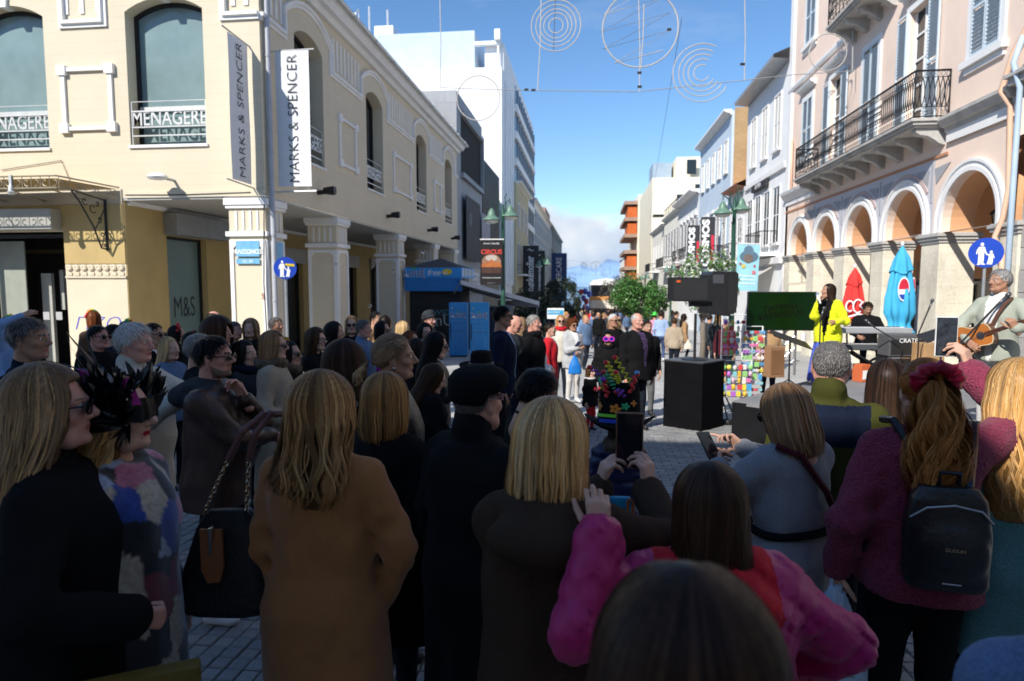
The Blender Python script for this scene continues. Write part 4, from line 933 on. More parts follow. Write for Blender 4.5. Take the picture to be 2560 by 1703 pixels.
# ============================================================ left side of the street beyond the corner building
FL = Fr((-7.9,0,0),(0,1,0),(1,0,0))
def left_row():
 T = FL
 B = house('concrete_house','grey concrete house with a dark loggia and black banner beyond the cream building',T,-1,38.75,48.0,13.5,12,GREYC,cornice=0)
 m = MB(); T.box(m,40.0,47.3,8.9,12.3,0.002,0.01); m.build('loggia_void',DARKIN,B)  # flat dark sheet stands in for the shaded recess of the loggia
 m = MB(); T.box(m,39.8,47.5,12.3,12.6,0,0.25); T.box(m,39.8,47.5,8.6,8.9,0,0.25); T.box(m,47.3,47.5,8.9,12.3,0,0.25); m.build('loggia_frame',GREYC,B)
 m = MB(); T.box(m,40.2,45.4,3.6,7.6,0.25,0.3); m.build('dark_banner',INK,B); m = MB(); m.lathe([(0,0.6),(0.4,0.5),(0.5,0),(0.35,-0.5),(0,-0.6)],(0,0,0),10,T=lambda x,y,z: T(41.6 + x,6.2 + z * 0.8,0.31 + abs(y) * 0.02)); m.build('pale_figure',mat('faded_print',(0.4,0.4,0.4),rough=0.8),B)
 m = MB(); T.box(m,45.6,49.5,3.9,7.1,0.35,0.38); m.build('grey_banner',mat('lilac_print',(0.36,0.33,0.36),rough=0.8,var=0.3,vscale=1.5),B)
 m = MB(); T.box(m,40.4,46.6,1.55,3.1,0.1,0.4); m.build('shop_fascia',mat('greige_panel',(0.42,0.41,0.36),rough=0.6),B)
 T.text('VERSUS',43.4,2.35,0.42,1.2,WHITEINK,B,font_scale=(0.95,1),bold=0.03)
 B = house('dark_clad_house','house clad in dark ribbed metal between grey and white buildings',T,-1,48.0,57.0,11.4,12,mat('dark_cladding',(0.07,0.075,0.08),rough=0.5,metal=0.3,var=0.1),cornice=0)
 m = MB()
 for i in range(36): T.box(m,48.1 + i * 0.25,48.2 + i * 0.25,3.4,11.3,0,0.06)
 m.build('cladding_rib',MATS['dark_cladding'],B)
 # tall white block
 B = empty('tall_white_block',(-12,70,gz(60)),label='tall white office block with blue glazed floors and light blue penthouse',cat='building')
 m = MB(); m.box(-34,-7.9,59,92,-3.5,21.4); m.build('walls',WHITEW,B)
 m = MB(); m.box(-9.6,-7.88,60.2,92,21.4,23.9); m.build('attic',WHITEW,B)
 m = MB(); m.box(-32,-10.6,60.5,75,21.4,25.2); m.build('penthouse',PALEB,B); m = MB(); m.box(-23.2,-20.8,60.42,60.49,22.5,24.0); m.build('penthouse_window',mat('green_pane',(0.12,0.22,0.16),rough=0.3),B)
 m = MB(); m.box(-23.4,-20.6,60.0,60.48,21.5,22.4); m.build('roof_box',WHITEW,B)
 m = MB(); m.box(-10.5,-8.1,59.6,60.1,23.6,23.9); m.tube([(-8.3,59.8,21.4),(-8.3,59.8,23.6)],0.12,6); m.box(-8.6,-8.1,59.3,60.4,23.9,24.8); m.build('roof_frame',WHITEW,B)
 m = MB(); m.tube([(-24.5,62,25.2),(-22,62,28.2),(-22,62,25.2)],0.12,5); m.tube([(-21,62,25.2),(-21,62,28.4)],0.1,5); m.box(-20.2,-18.4,61,63,25.2,26.2); m.tube([(-19.2,62,26.2),(-19.2,62,28)],0.1,5); m.build('roof_aerial',LIGHTMET,B)
 for k in range(4):
  f = MB(); T.box(f,61.0 + k * 1.7,61.9 + k * 1.7,2.0,20.8,0.0,0.18); f.build('fin',WHITEW,B)
 for r in range(7):
  z0 = 4.4 + r * 2.75
  b = MB(); T.box(b,69,92,z0 - 0.75,z0,0.0,0.3); b.build('floor_band',WHITEW,B)
  for i in range(10):
   a = 69.2 + i * 2.28; p = empty_part('window',B); g = MB(); T.box(g,a,a + 2.0,z0,z0 + 1.95,0.02,0.06); g.build('pane',mat('blue_pane',(0.05,0.10,0.16),rough=0.12,var=0.3,vscale=0.4),p)
   f = MB(); T.box(f,a + 2.0,a + 2.28,z0,z0 + 1.95,0.02,0.2); f.build('mullion',GREYMET,p)
 B = house('yellow_house','faded yellow house with moulded cornice in front of the tall white block',Fr((-7.5,0,0),(0,1,0),(1,0,0)),-1,67,80.5,12.6,6,mat('faded_yellow',(0.50,0.44,0.28),rough=0.85,var=0.12,vscale=0.6),cornice=0.6,cm=OFFW)
 T5 = Fr((-7.5,0,0),(0,1,0),(1,0,0)); facade_windows(B,T5,[(3.6,6.4),(8.2,10.6)],67.5,80,3,1.1,shutters=GREYMET); small_balcony(B,T5,68,79,3.2,0.9)
 for i,y in enumerate((72.0,82.5)):
  s = empty_part('hanging_sign',B); x0 = -7.4 + 0.1; m = MB(); m.box(x0,x0 + 1.75,y,y + 0.15,0.2 + 0.35 * i,6.4); m.build('sign_board',INK,s)
  txt('hunkemöller',1.05,WHITEINK,s,frame_m((x0 + 0.85,y - 0.02,3.3),(0,0,1),(-1,0,0)),bold=0.02,font_scale=(0.72,1.1))
  for z in (0.9,5.9):
   m = MB(); m.tube([(x0 + 0.55,y - 0.02,z),(x0 + 0.75,y - 0.02,z + 0.15),(x0 + 0.95,y - 0.02,z - 0.1),(x0 + 1.2,y - 0.02,z)],0.05,5); m.build('sign_mark',WHITEINK,s)
 B = house('glazed_house','long low house with a continuous grid of windows',T,-1,92.0,133,14.2,12,OFFW,cornice=0.5)
 for r in range(3):
  for i in range(12):
   a = 92.6 + i * 3.35; p = empty_part('window',B); g = MB(); z0 = 2.6 + r * 3.6; T.box(g,a,a + 2.9,z0,z0 + 3.1,0.02,0.08); g.build('pane',MATS['blue_pane'],p)
   f = MB(); T.box(f,a + 2.9,a + 3.35,z0 - 0.25,z0 + 3.3,0.02,0.22); T.box(f,a,a + 2.9,z0 + 1.9,z0 + 2.0,0.08,0.12); f.build('mullion',LIGHTMET,p)
 m = MB(); m.tube([T(92,15.2,-0.5),T(133,15.2,-0.5)],0.06,4)
 for i in range(14): m.tube([T(92 + i * 3.1,14.2,-0.5),T(92 + i * 3.1,15.2,-0.5)],0.05,4)
 m.build('roof_railing',BLACKMET,B)
 B = house('dark_green_house','dark grey-green building at the end of the left row',T,-1,133,190,14.5,14,mat('dark_green_render',(0.10,0.12,0.10),rough=0.8,var=0.15),cornice=0.4,cm=GREYC)
 m = MB(); m.box(-13,-9,134,150,14.5,18); m.build('roof_storey',mat('red_brown',(0.35,0.2,0.14),rough=0.9),B)
 facade_windows(B,T,[(2,4.5),(6,8.5),(10,12.5)],134,189,8,1.6)
 s = empty_part('hanging_sign',B); m = MB(); m.box(-7.6,-4.5,133.0,133.3,-1.2,8.6); m.build('sign_board',mat('navy_sign',(0.02,0.05,0.16),rough=0.5),s); txt('MOTHERCARE',1.6,WHITEINK,s,frame_m((-6.05,132.95,3.7),(0,0,1),(-1,0,0)),font_scale=(0.78,1))
 # ---- the row of houses behind the viewer that shades the foreground
 B = empty('rear_apartment_block',(-16,-8,0),label='tall apartment block behind the viewer that shades the crowd',cat='building'); YB = -4.6
 m = MB(); m.box(-40,-9,-20,YB,-0.3,13.1); m.build('walls',OFFW,B); m = MB(); m.box(-8.99,-5.05,YB - 1.3,YB,-0.3,13.1); m.build('front_wing',OFFW,B)  # unseen wing, kept thin so sun passes behind it to the right
 TB = Fr((0,YB,0),(1,0,0),(0,1,0)); facade_windows(B,TB,[(z,z + 1.7) for z in (4.5,7.7)],-39,-5.6,9,1.3)
 m = MB(); m.box(-40,-9.0,-12,YB - 0.6,13.1,15.0); m.build('roof_storey',OFFW,B)
 B = empty('rear_low_house',(4,-8,0),label='lower cream house behind the viewer beside the apartment block',cat='building')
 m = MB(); m.box(-5.0,-3.15,YB - 1.2,YB,-0.3,8.75); m.build('stair_tower',CREAMY,B); m = MB(); m.box(-3.14,12,-20,YB,-0.3,7.1); m.build('walls',CREAMY,B); facade_windows(B,TB,[(4.2,5.8)],-2.8,11.5,5,1.3)  # unseen step added, heights set so sun reaches the right-hand people
 B = empty('rear_right_house',(12,0,0),label='grey house at the right behind the viewer next to the stone corner',cat='building')
 m = MB(); m.box(9.2,18,-4.5,5.9,-0.3,12); m.build('walls',GREYC,B); facade_windows(B,Fr((9.2,0,0),(0,1,0),(-1,0,0)),[(4,6),(7.5,9.5)],-4,5.5,4,1.2)  # unseen house added to cut sky fill on the foreground
left_row()

# ============================================================ people: bodies grown from distance fields
f32 = np.float32
class Field:
 def __init__(s,k=0.03): s.pr = []; s.k = k
 def add(s,fn,lo,hi,k=None,op='u'):
  s.pr.append((fn,np.minimum(lo,hi),np.maximum(lo,hi),s.k if k is None else k,op)); return s
 def cone(s,a,b,ra,rb,k=None,op='u',squash=None):
  a = np.array(a,f32); b = np.array(b,f32); ab = b - a; L = float(ab @ ab) + 1e-9
  def fn(X,Y,Z):
   x = X - a[0]; y = Y - a[1]; z = Z - a[2]
   t = np.clip((x * ab[0] + y * ab[1] + z * ab[2]) / L,0,1)
   return np.sqrt((x - t * ab[0]) ** 2 + (y - t * ab[1]) ** 2 + (z - t * ab[2]) ** 2) - (ra + (rb - ra) * t)
  r = max(ra,rb); return s.add(fn,np.minimum(a,b) - r,np.maximum(a,b) + r,k,op)
 def ell(s,c,r,k=None,op='u',rz=0.0,rx=0.0):
  c = np.array(c,f32); r = np.array(r,f32); cs,sn = math.cos(rz),math.sin(rz); cx,sx = math.cos(rx),math.sin(rx)
  def fn(X,Y,Z):
   x = X - c[0]; y = Y - c[1]; z = Z - c[2]
   if rx: y,z = y * cx + z * sx,z * cx - y * sx
   if rz: x,y = x * cs + y * sn,y * cs - x * sn
   k0 = np.sqrt((x / r[0]) ** 2 + (y / r[1]) ** 2 + (z / r[2]) ** 2); k1 = np.sqrt((x / r[0] ** 2) ** 2 + (y / r[1] ** 2) ** 2 + (z / r[2] ** 2) ** 2) + 1e-6
   return k0 * (k0 - 1) / k1
  m = float(r.max()); return s.add(fn,c - m,c + m,k,op)
 def loft(s,rows,k=None,op='u',p=2.3):
  """rows: (z, half width, half depth, cx, cy) from low to high"""
  R_ = np.array(rows,f32); zs = R_[:,0]
  def fn(X,Y,Z):
   a = np.interp(Z,zs,R_[:,1]); b = np.interp(Z,zs,R_[:,2]); cx = np.interp(Z,zs,R_[:,3]); cy = np.interp(Z,zs,R_[:,4])
   q = (np.abs((X - cx) / a) ** p + np.abs((Y - cy) / b) ** p) ** (1 / p)
   d = (q - 1) * np.minimum(a,b)
   return np.maximum(np.maximum(d,zs[0] - Z),Z - zs[-1]).astype(f32)
  am = R_[:,1].max() + np.abs(R_[:,3]).max(); bm = R_[:,2].max() + np.abs(R_[:,4]).max()
  return s.add(fn,np.array([-am,-bm,zs[0]]),np.array([am,bm,zs[-1]]),k,op)
 def mesh(s,h,disp=None,lo=None,hi=None):
  us = [p for p in s.pr if p[4] == 'u']
  lo = np.min([p[1] for p in us],0) - 0.03 if lo is None else np.array(lo); hi = np.max([p[2] for p in us],0) + 0.03 if hi is None else np.array(hi)
  n = np.maximum(4,np.ceil((hi - lo) / h).astype(int) + 1)
  ax = [np.linspace(lo[i],lo[i] + h * (n[i] - 1),n[i],dtype=f32) for i in range(3)]
  F = np.full(n,0.2,f32)
  for fn,l,g,k,op in s.pr:
   m = k + 0.03
   i0 = [max(0,int((l[i] - m - lo[i]) / h)) for i in range(3)]; i1 = [min(n[i],int((g[i] + m - lo[i]) / h) + 2) for i in range(3)]
   if any(i1[i] <= i0[i] for i in range(3)): continue
   sl = tuple(slice(i0[i],i1[i]) for i in range(3))
   X = ax[0][sl[0]][:,None,None]; Y = ax[1][sl[1]][None,:,None]; Z = ax[2][sl[2]][None,None,:]
   X,Y,Z = np.broadcast_arrays(X,Y,Z)
   d = fn(X,Y,Z); A = F[sl]
   if op == 'u':
    if k > 0: hh = np.clip(0.5 + 0.5 * (A - d) / k,0,1); F[sl] = A * (1 - hh) + d * hh - k * hh * (1 - hh)
    else: F[sl] = np.minimum(A,d)
   else:      # subtract
    if k > 0: hh = np.clip(0.5 - 0.5 * (A + d) / k,0,1); F[sl] = A * (1 - hh) + (-d) * hh + k * hh * (1 - hh)
    else: F[sl] = np.maximum(A,-d)
  if disp is not None:
   X,Y,Z = np.meshgrid(*ax,indexing='ij'); near = np.abs(F) < 0.06
   F[near] += disp(X[near],Y[near],Z[near]).astype(f32)
  return snets(F,lo,h)
_E = [((0,0,0),(1,0,0)),((0,1,0),(1,1,0)),((0,0,1),(1,0,1)),((0,1,1),(1,1,1)),((0,0,0),(0,1,0)),((1,0,0),(1,1,0)),((0,0,1),(0,1,1)),((1,0,1),(1,1,1)),
  ((0,0,0),(0,0,1)),((1,0,0),(1,0,1)),((0,1,0),(0,1,1)),((1,1,0),(1,1,1))]
def snets(F,lo,h):
 """surface nets -> vertices, quads"""
 S = F < 0; n = np.array(F.shape); cs = 0
 for a in (0,1):
  for b in (0,1):
   for c in (0,1): cs = cs + S[a:n[0] - 1 + a,b:n[1] - 1 + b,c:n[2] - 1 + c].astype(np.int8)
 act = (cs > 0) & (cs < 8); I = np.argwhere(act); idx = np.full(act.shape,-1,np.int32); idx[act] = np.arange(len(I))
 P = np.zeros((len(I),3),f32); N = np.zeros(len(I),f32)
 for e0,e1 in _E:
  a = F[I[:,0] + e0[0],I[:,1] + e0[1],I[:,2] + e0[2]]; b = F[I[:,0] + e1[0],I[:,1] + e1[1],I[:,2] + e1[2]]
  m = (a < 0) != (b < 0); t = np.where(m,a / np.where(m,a - b,1),0)
  for ax in range(3): P[:,ax] += np.where(m,e0[ax] + (e1[ax] - e0[ax]) * t,0)
  N += m
 V = (I + P / N[:,None]) * h + np.asarray(lo,f32)
 Q = []
 for ax in range(3):
  o = [(1,2),(2,0),(0,1)][ax]
  sl0 = [slice(None)] * 3; sl1 = [slice(None)] * 3; sl0[ax] = slice(0,-1); sl1[ax] = slice(1,None)
  A = S[tuple(sl0)]; B = S[tuple(sl1)]; J = np.argwhere(A != B)
  ok = (J[:,o[0]] > 0) & (J[:,o[1]] > 0) & (J[:,o[0]] < n[o[0]] - 1) & (J[:,o[1]] < n[o[1]] - 1); J = J[ok]
  if not len(J): continue
  def at(du,dv): K = J.copy(); K[:,o[0]] += du; K[:,o[1]] += dv; return idx[K[:,0],K[:,1],K[:,2]]
  q = np.stack([at(-1,-1),at(0,-1),at(0,0),at(-1,0)],1); fl = ~A[J[:,0],J[:,1],J[:,2]]; q[fl] = q[fl][:,::-1]; Q.append(q)
 Q = np.concatenate(Q) if Q else np.zeros((0,4),int); return V,Q[(Q >= 0).all(1)]
def waves(seed,fr,n=6):
 r = np.random.RandomState(seed); K = r.normal(size=(n,3)); K /= np.linalg.norm(K,axis=1)[:,None]; K *= fr * r.uniform(0.6,1.5,(n,1)); ph = r.uniform(0,6.28,n)
 def f(X,Y,Z,sz=1.0):
  o = 0
  for k,p in zip(K,ph): o = o + np.sin(k[0] * X + k[1] * Y + k[2] * Z * sz + p)
  return o / n
 return f
class Soup:
 """merges mesh pieces (quads) with per-face material index"""
 def __init__(s): s.V = []; s.F = []; s.M = []; s.n = 0
 def add(s,V,F,m):
  s.V.append(V); s.F.append(F + s.n); s.M.append(np.full(len(F),m) if np.isscalar(m) else m); s.n += len(V)
 def get(s): return np.concatenate(s.V),np.concatenate(s.F),np.concatenate(s.M)
# ---------------------------------------------------------------- heads (chin at z=0, skull top about 0.227, facing +y)
_HEADS = {}
def head_mesh(h,fem,mouth=0.0):
 key = (round(h,4),fem,mouth)
 if key in _HEADS: return _HEADS[key]
 F = Field(0.02); w = 0.95 if fem else 1.0
 F.ell((0,-0.012,0.135),(0.077 * w,0.096,0.091)); F.ell((0,0.032,0.085),(0.062 * w,0.062,0.083),0.03)
 F.cone((0.028 * w,0.045,0.022),(-0.028 * w,0.045,0.022),0.027,0.027,0.025); F.ell((0,0.076,0.014),(0.021,0.02,0.017),0.018)
 for sx in (-1,1):
  F.cone((sx * 0.052 * w,-0.005,0.06),(sx * 0.032 * w,0.045,0.02),0.024,0.022,0.02)      # jaw line
  F.ell((sx * 0.043,0.062,0.087),(0.019,0.017,0.015),0.018)                               # cheek
  F.cone((sx * 0.012,0.087,0.130),(sx * 0.045,0.072,0.131),0.0095,0.009,0.014)          # brow ridge
 for sx in (-1,1): F.ell((sx * 0.031,0.1,0.114),(0.017,0.017,0.0115),0.014,op='s')
 for sx in (-1,1): F.ell((sx * 0.031,0.0795,0.1135),(0.0135,0.0125,0.0105),0.003)
 F.cone((0,0.088,0.124),(0,0.112,0.088),0.0085,0.0125,0.010); F.cone((0.012,0.098,0.079),(-0.012,0.098,0.079),0.0085,0.0085,0.006)
 F.cone((-0.018,0.084,0.0535),(0.018,0.084,0.0535),0.0045,0.0045,0.008); F.cone((0,0.0895,0.0545),(0,0.0895,0.0545),0.0058,0.0058,0.008)
 F.cone((-0.014,0.0835,0.0435),(0.014,0.0835,0.0435),0.0055,0.0055,0.008)
 F.cone((-0.022,0.103,0.0488),(0.022,0.103,0.0488),0.0075 + mouth,0.0075 + mouth,0.004,op='s') if mouth else F.cone((-0.02,0.1005,0.0488),(0.02,0.1005,0.0488),0.0055,0.0055,0.003,op='s')
 for sx in (-1,1):
  F.ell((sx * 0.079 * w,-0.012,0.103),(0.009,0.021,0.034),0.006,rz=-sx * 0.35,rx=0.2); F.ell((sx * 0.091 * w,-0.006,0.105),(0.008,0.011,0.02),0.004,op='s',rz=-sx * 0.35)
  F.cone((sx * 0.076 * w,-0.002,0.075),(sx * 0.076 * w,-0.002,0.075),0.009,0.009,0.006)
 nr = 0.050 if fem else 0.060
 F.cone((0,-0.022,0.055),(0,-0.038,-0.10),nr,nr + 0.006,0.02)
 V,Q = F.mesh(h); C = V[Q].mean(1); m = np.zeros(len(Q),int); ax = np.abs(C[:,0])
 m[(C[:,1] > 0.083) & (ax < 0.0215 - np.abs(C[:,2] - 0.0485) * 0.7) & (C[:,2] > 0.0405) & (C[:,2] < 0.0565)] = 1
 de = np.sqrt((ax - 0.031) ** 2 + (C[:,1] - 0.0795) ** 2 + (C[:,2] - 0.1135) ** 2); m[(de < 0.0152) & (C[:,1] > 0.082) & (np.abs(C[:,2] - 0.1135) < 0.0075)] = 2
 m[(np.hypot(ax - 0.031,C[:,2] - 0.1135) < 0.0058) & (C[:,1] > 0.082)] = 3
 m[(ax > 0.012) & (ax < 0.05) & (np.abs(C[:,2] - 0.1365 + (ax - 0.03) ** 2 * 4) < (0.0035 if fem else 0.0048)) & (C[:,1] > 0.066)] = 4
 beard = (C[:,1] > 0.004) & (C[:,2] > -0.012) & (m == 0) & ((C[:,2] < 0.036 + 0.5 * np.clip(0.062 - C[:,1],0,0.06)) | ((C[:,2] > 0.056) & (C[:,2] < 0.0665) & (ax < 0.03) & (C[:,1] > 0.078)))
 _HEADS[key] = (V,Q,m,beard); return _HEADS[key]
# ---------------------------------------------------------------- hands: wrist at 0, fingers +y, palm faces -z, thumb on +x
_HANDS = {}
def hand_mesh(h,pose):
 key = (round(h,4),pose)
 if key in _HANDS: return _HANDS[key]
 c1,c2,c3,tc,spread = {'relax': (22,32,20,20,1.0),'grip': (72,82,45,45,0.9),'flat': (8,8,6,5,1.25),'hold': (38,48,25,30,1.0),'fist': (85,95,60,55,0.85),'point': (40,60,30,20,1.0)}[pose]
 F = Field(0.007)
 xs = (0.027,0.009,-0.009,-0.0255); ln = ((0.040,0.026,0.021),(0.044,0.029,0.022),(0.041,0.027,0.021),(0.032,0.020,0.019)); bt = (0.088,0.091,0.087,0.079)
 for i,x in enumerate(xs):
  F.cone((x * 0.62,0.0,0),(x * 0.98,bt[i],0.002),0.0145,0.0105,0.012)
  p = np.array([x * 1.0,bt[i],0.0]); a = 0; sp = x * 3.2 * spread; jit = (0,-3,2,8)[i]
  if pose == 'point' and i == 0: cc = (10,12,8)
  else: cc = (c1 + jit,c2 + jit,c3)
  for k in range(3):
   a += R(cc[k]); q = p + ln[i][k] * np.array([math.sin(sp) * math.cos(a),math.cos(a) * math.cos(sp),-math.sin(a)])
   F.cone(p,q,0.0088 - 0.0007 * k,0.0082 - 0.0009 * k,0.004); p = q
 F.cone((0,-0.05,0),(0,0.01,0),0.026,0.024,0.02)
 t = R(tc); p0 = np.array([0.018,0.018,-0.006]); p1 = p0 + 0.042 * np.array([0.72 * math.cos(t * 0.5),0.62,-0.35 - 0.5 * math.sin(t)]); p2 = p1 + 0.032 * np.array([0.45 * math.cos(t),0.85,-0.3 - 0.5 * math.sin(t)]); p3 = p2 + 0.026 * np.array([0.25 * math.cos(t),0.92,-0.25 - 0.4 * math.sin(t)])
 F.cone(p0,p1,0.0155,0.0115,0.01); F.cone(p1,p2,0.0108,0.0098,0.005); F.cone(p2,p3,0.0095,0.0075,0.004)
 _HANDS[key] = F.mesh(h); return _HANDS[key]
# ---------------------------------------------------------------- palette
SKIN = {k: mat('skin_' + k,c,rough=0.5,spec=0.4,var=0.07,vscale=18,bump=0.06,bscale=160,stain=(c[0] * 1.02,c[1] * 0.72,c[2] * 0.66),stain_amt=0.3,stain_scale=16)
  for k,c in {'fair': (0.56,0.33,0.24),'mid': (0.48,0.27,0.18),'tan': (0.38,0.20,0.125),'rosy': (0.56,0.28,0.21)}.items()}
LIP = mat('lip_skin',(0.40,0.13,0.11),rough=0.4,var=0.05); LIPR = mat('lipstick',(0.38,0.02,0.03),rough=0.3,var=0.05)
EYEW = mat('eye_white',(0.62,0.58,0.55),rough=0.2,var=0); IRIS = mat('iris_brown',(0.03,0.018,0.01),rough=0.15,var=0)
HAIRC = {'blond': (0.53,0.305,0.12),'ash': (0.33,0.21,0.12),'gold': (0.57,0.295,0.09),'brown': (0.060,0.030,0.015),'dark': (0.024,0.016,0.012),'black': (0.010,0.009,0.009),'ginger': (0.34,0.115,0.025),'copper': (0.50,0.22,0.06),'grey': (0.30,0.29,0.28),
   'white': (0.55,0.54,0.53),'salt': (0.13,0.12,0.115),'auburn': (0.16,0.05,0.018),'lightbrown': (0.27,0.125,0.045),'platinum': (0.72,0.48,0.24),'redbrown': (0.06,0.028,0.016)}
HAIRM = attr_mat('hair_strand',rough=0.42,spec=0.12)
BROW = {k: mat('brow_' + k,tuple(v * 0.55 for v in c),rough=0.7,var=0.1) for k,c in HAIRC.items()}
_cl = {}
def cloth(name,col,rough=0.85,sheen=0.15,bump=0.25,bscale=140,var=0.10,fine=0.10,spec=0.25,coat=0.0,pattern=None,vscale=5):
 if max(col) < 0.07 and rough > 0.6: sheen = 0.0; spec = 0.08; rough = 0.9; col = tuple(v * 0.75 for v in col)
 elif rough > 0.6: sheen *= 0.4; spec = 0.12
 return mat('cloth_' + name,col,rough=rough,sheen=sheen,bump=bump,bscale=bscale,var=var,fine=fine,spec=spec,coat=coat,vscale=vscale,pattern=pattern)
BLACKC = (0.009,0.009,0.010)
CL = dict(black=cloth('black',(0.012,0.012,0.013)),blackleather=cloth('black_leather',(0.010,0.010,0.011),rough=0.32,sheen=0,spec=0.5,bump=0.15,bscale=60,fine=0),blackpuff=cloth('black_puffer',(0.010,0.010,0.012),rough=0.42,sheen=0,spec=0.45,bump=0.1,bscale=30,fine=0),
   navy=cloth('navy',(0.012,0.018,0.040)),navypuff=cloth('navy_puffer',(0.012,0.016,0.060),rough=0.38,sheen=0,spec=0.5,bump=0.12,bscale=40,fine=0),camel=cloth('camel',(0.32,0.138,0.048),sheen=0.4,bscale=220),beige=cloth('beige',(0.36,0.29,0.21)),stonegrey=cloth('stone_grey',(0.50,0.475,0.41)),
   brownleather=cloth('brown_leather',(0.045,0.022,0.015),rough=0.4,sheen=0,spec=0.45,bump=0.2,bscale=50,fine=0.05),darkbrown=cloth('dark_brown',(0.06,0.038,0.026),sheen=0.3),grey=cloth('grey',(0.13,0.135,0.14)),greywool=cloth('grey_wool',(0.22,0.235,0.26),sheen=0.4,bscale=240,fine=0.2),
   olive=cloth('olive_fleece',(0.066,0.068,0.017),sheen=0.5,bscale=260),pinkfleece=cloth('raspberry_fleece',(0.21,0.034,0.066),sheen=0.25,bump=0.7,bscale=110,fine=0.25),magenta=cloth('magenta_quilt',(0.42,0.010,0.115),rough=0.45,sheen=0.1,spec=0.4,bump=0.15,bscale=40,fine=0.03),
   denim=cloth('teal_denim',(0.085,0.20,0.205),fine=0.25,bscale=190),jean=cloth('blue_denim',(0.10,0.16,0.27),fine=0.2),jeans=cloth('dark_jeans',(0.020,0.024,0.036)),blue=cloth('light_blue',(0.22,0.34,0.55)),white=cloth('white',(0.70,0.69,0.66)),cream=cloth('cream',(0.60,0.56,0.47)),red=cloth('red',(0.50,0.015,0.025)),
   yellow=cloth('lime_yellow',(0.72,0.76,0.02),bump=0.7,bscale=70,fine=0.22,sheen=0.2),sage=cloth('sage',(0.33,0.35,0.29)),tan=cloth('tan',(0.36,0.22,0.11)),mustard=cloth('mustard',(0.30,0.165,0.02)),darkgreen=cloth('dark_green',(0.025,0.032,0.024)),purple=cloth('purple',(0.20,0.02,0.24)),rust=cloth('rust_brown',(0.22,0.09,0.045)),
   offwhite=cloth('off_white_trousers',(0.56,0.53,0.50)),palegrey=cloth('pale_grey',(0.42,0.42,0.42)),burgundy=cloth('burgundy',(0.07,0.010,0.016)),shirtblue=cloth('shirt_blue',(0.30,0.40,0.60)),midblue=cloth('mid_blue',(0.06,0.09,0.20)),brown=cloth('brown',(0.09,0.055,0.035)),pink=cloth('pale_pink',(0.6,0.25,0.33)),
   scarfdark=cloth('leopard_scarf',(0.10,0.075,0.05),fine=0.5,bscale=60),slate=cloth('slate',(0.045,0.052,0.06)),plaid=cloth('dark_plaid',(0.05,0.03,0.075),fine=0.6,bscale=30),maroonfleece=cloth('dark_raspberry',(0.12,0.02,0.045),sheen=0.5,bump=0.7,bscale=110,fine=0.2))
LENS = mat('dark_lens',(0.006,0.006,0.007),rough=0.05,spec=0.6,var=0); RIMB = mat('glasses_rim',(0.015,0.012,0.010),rough=0.3,var=0)
SOLE = mat('shoe_dark',(0.02,0.02,0.022),rough=0.5,var=0.1); SHOEW = mat('shoe_white',(0.6,0.6,0.6),rough=0.5,var=0.05)
def rotm(rx=0,ry=0,rz=0): return np.array(Euler((rx,ry,rz),'XYZ').to_matrix(),dtype=f32)
def ik(S,Wt,l1,l2,hint):
 S = np.array(S,float); Wt = np.array(Wt,float); d = Wt - S; L = np.linalg.norm(d); mx = (l1 + l2) * 0.995
 if L > mx: Wt = S + d * mx / L; d = Wt - S; L = mx
 u = d / L; a = (l1 * l1 - l2 * l2 + L * L) / (2 * L); hgt = math.sqrt(max(l1 * l1 - a * a,1e-6)); hv = np.array(hint,float); hv = hv - u * (hv @ u); hv /= np.linalg.norm(hv) + 1e-9
 return S + u * a + hv * hgt,Wt
# ---------------------------------------------------------------- hair
def hair_profile(kind,ln,vol,bw=1.0):
 """(z, a, b, cy) rows from the top of the head downwards, head-local"""
 top = 0.227 + vol; c = (-0.012,0.135); A,Bv,Cz = 0.077 + vol,0.096 + vol,0.092 + vol
 rows = []
 for t in (0.03,0.16,0.32,0.5,0.7,0.9,1.12,1.35,1.57):
  rows.append((0.135 + Cz * math.cos(t),A * math.sin(t),Bv * math.sin(t),c[0]))
 if kind == 'bob': low = [(0.06,A * 1.04 * bw,Bv * 0.95,-0.018),(0.0,A * 1.08 * bw,Bv * 0.86,-0.028),(-0.04,A * 1.03 * bw,Bv * 0.76,-0.036),(-ln,A * 0.9 * bw,Bv * 0.62,-0.045)]
 else: low = [(0.06,A * 1.02 * bw,Bv * 0.93,-0.022),(0.0,A * 1.03 * bw,Bv * 0.8,-0.04),(-0.08,A * 1.2 * bw,Bv * 0.66,-0.07),(-0.5 * ln - 0.04,A * 1.32 * bw,Bv * 0.58,-0.092),(-ln,A * 1.12 * bw,Bv * 0.45,-0.10)]
 rows += [r for r in low if r[0] < rows[-1][0]]
 return np.array(rows,f32)
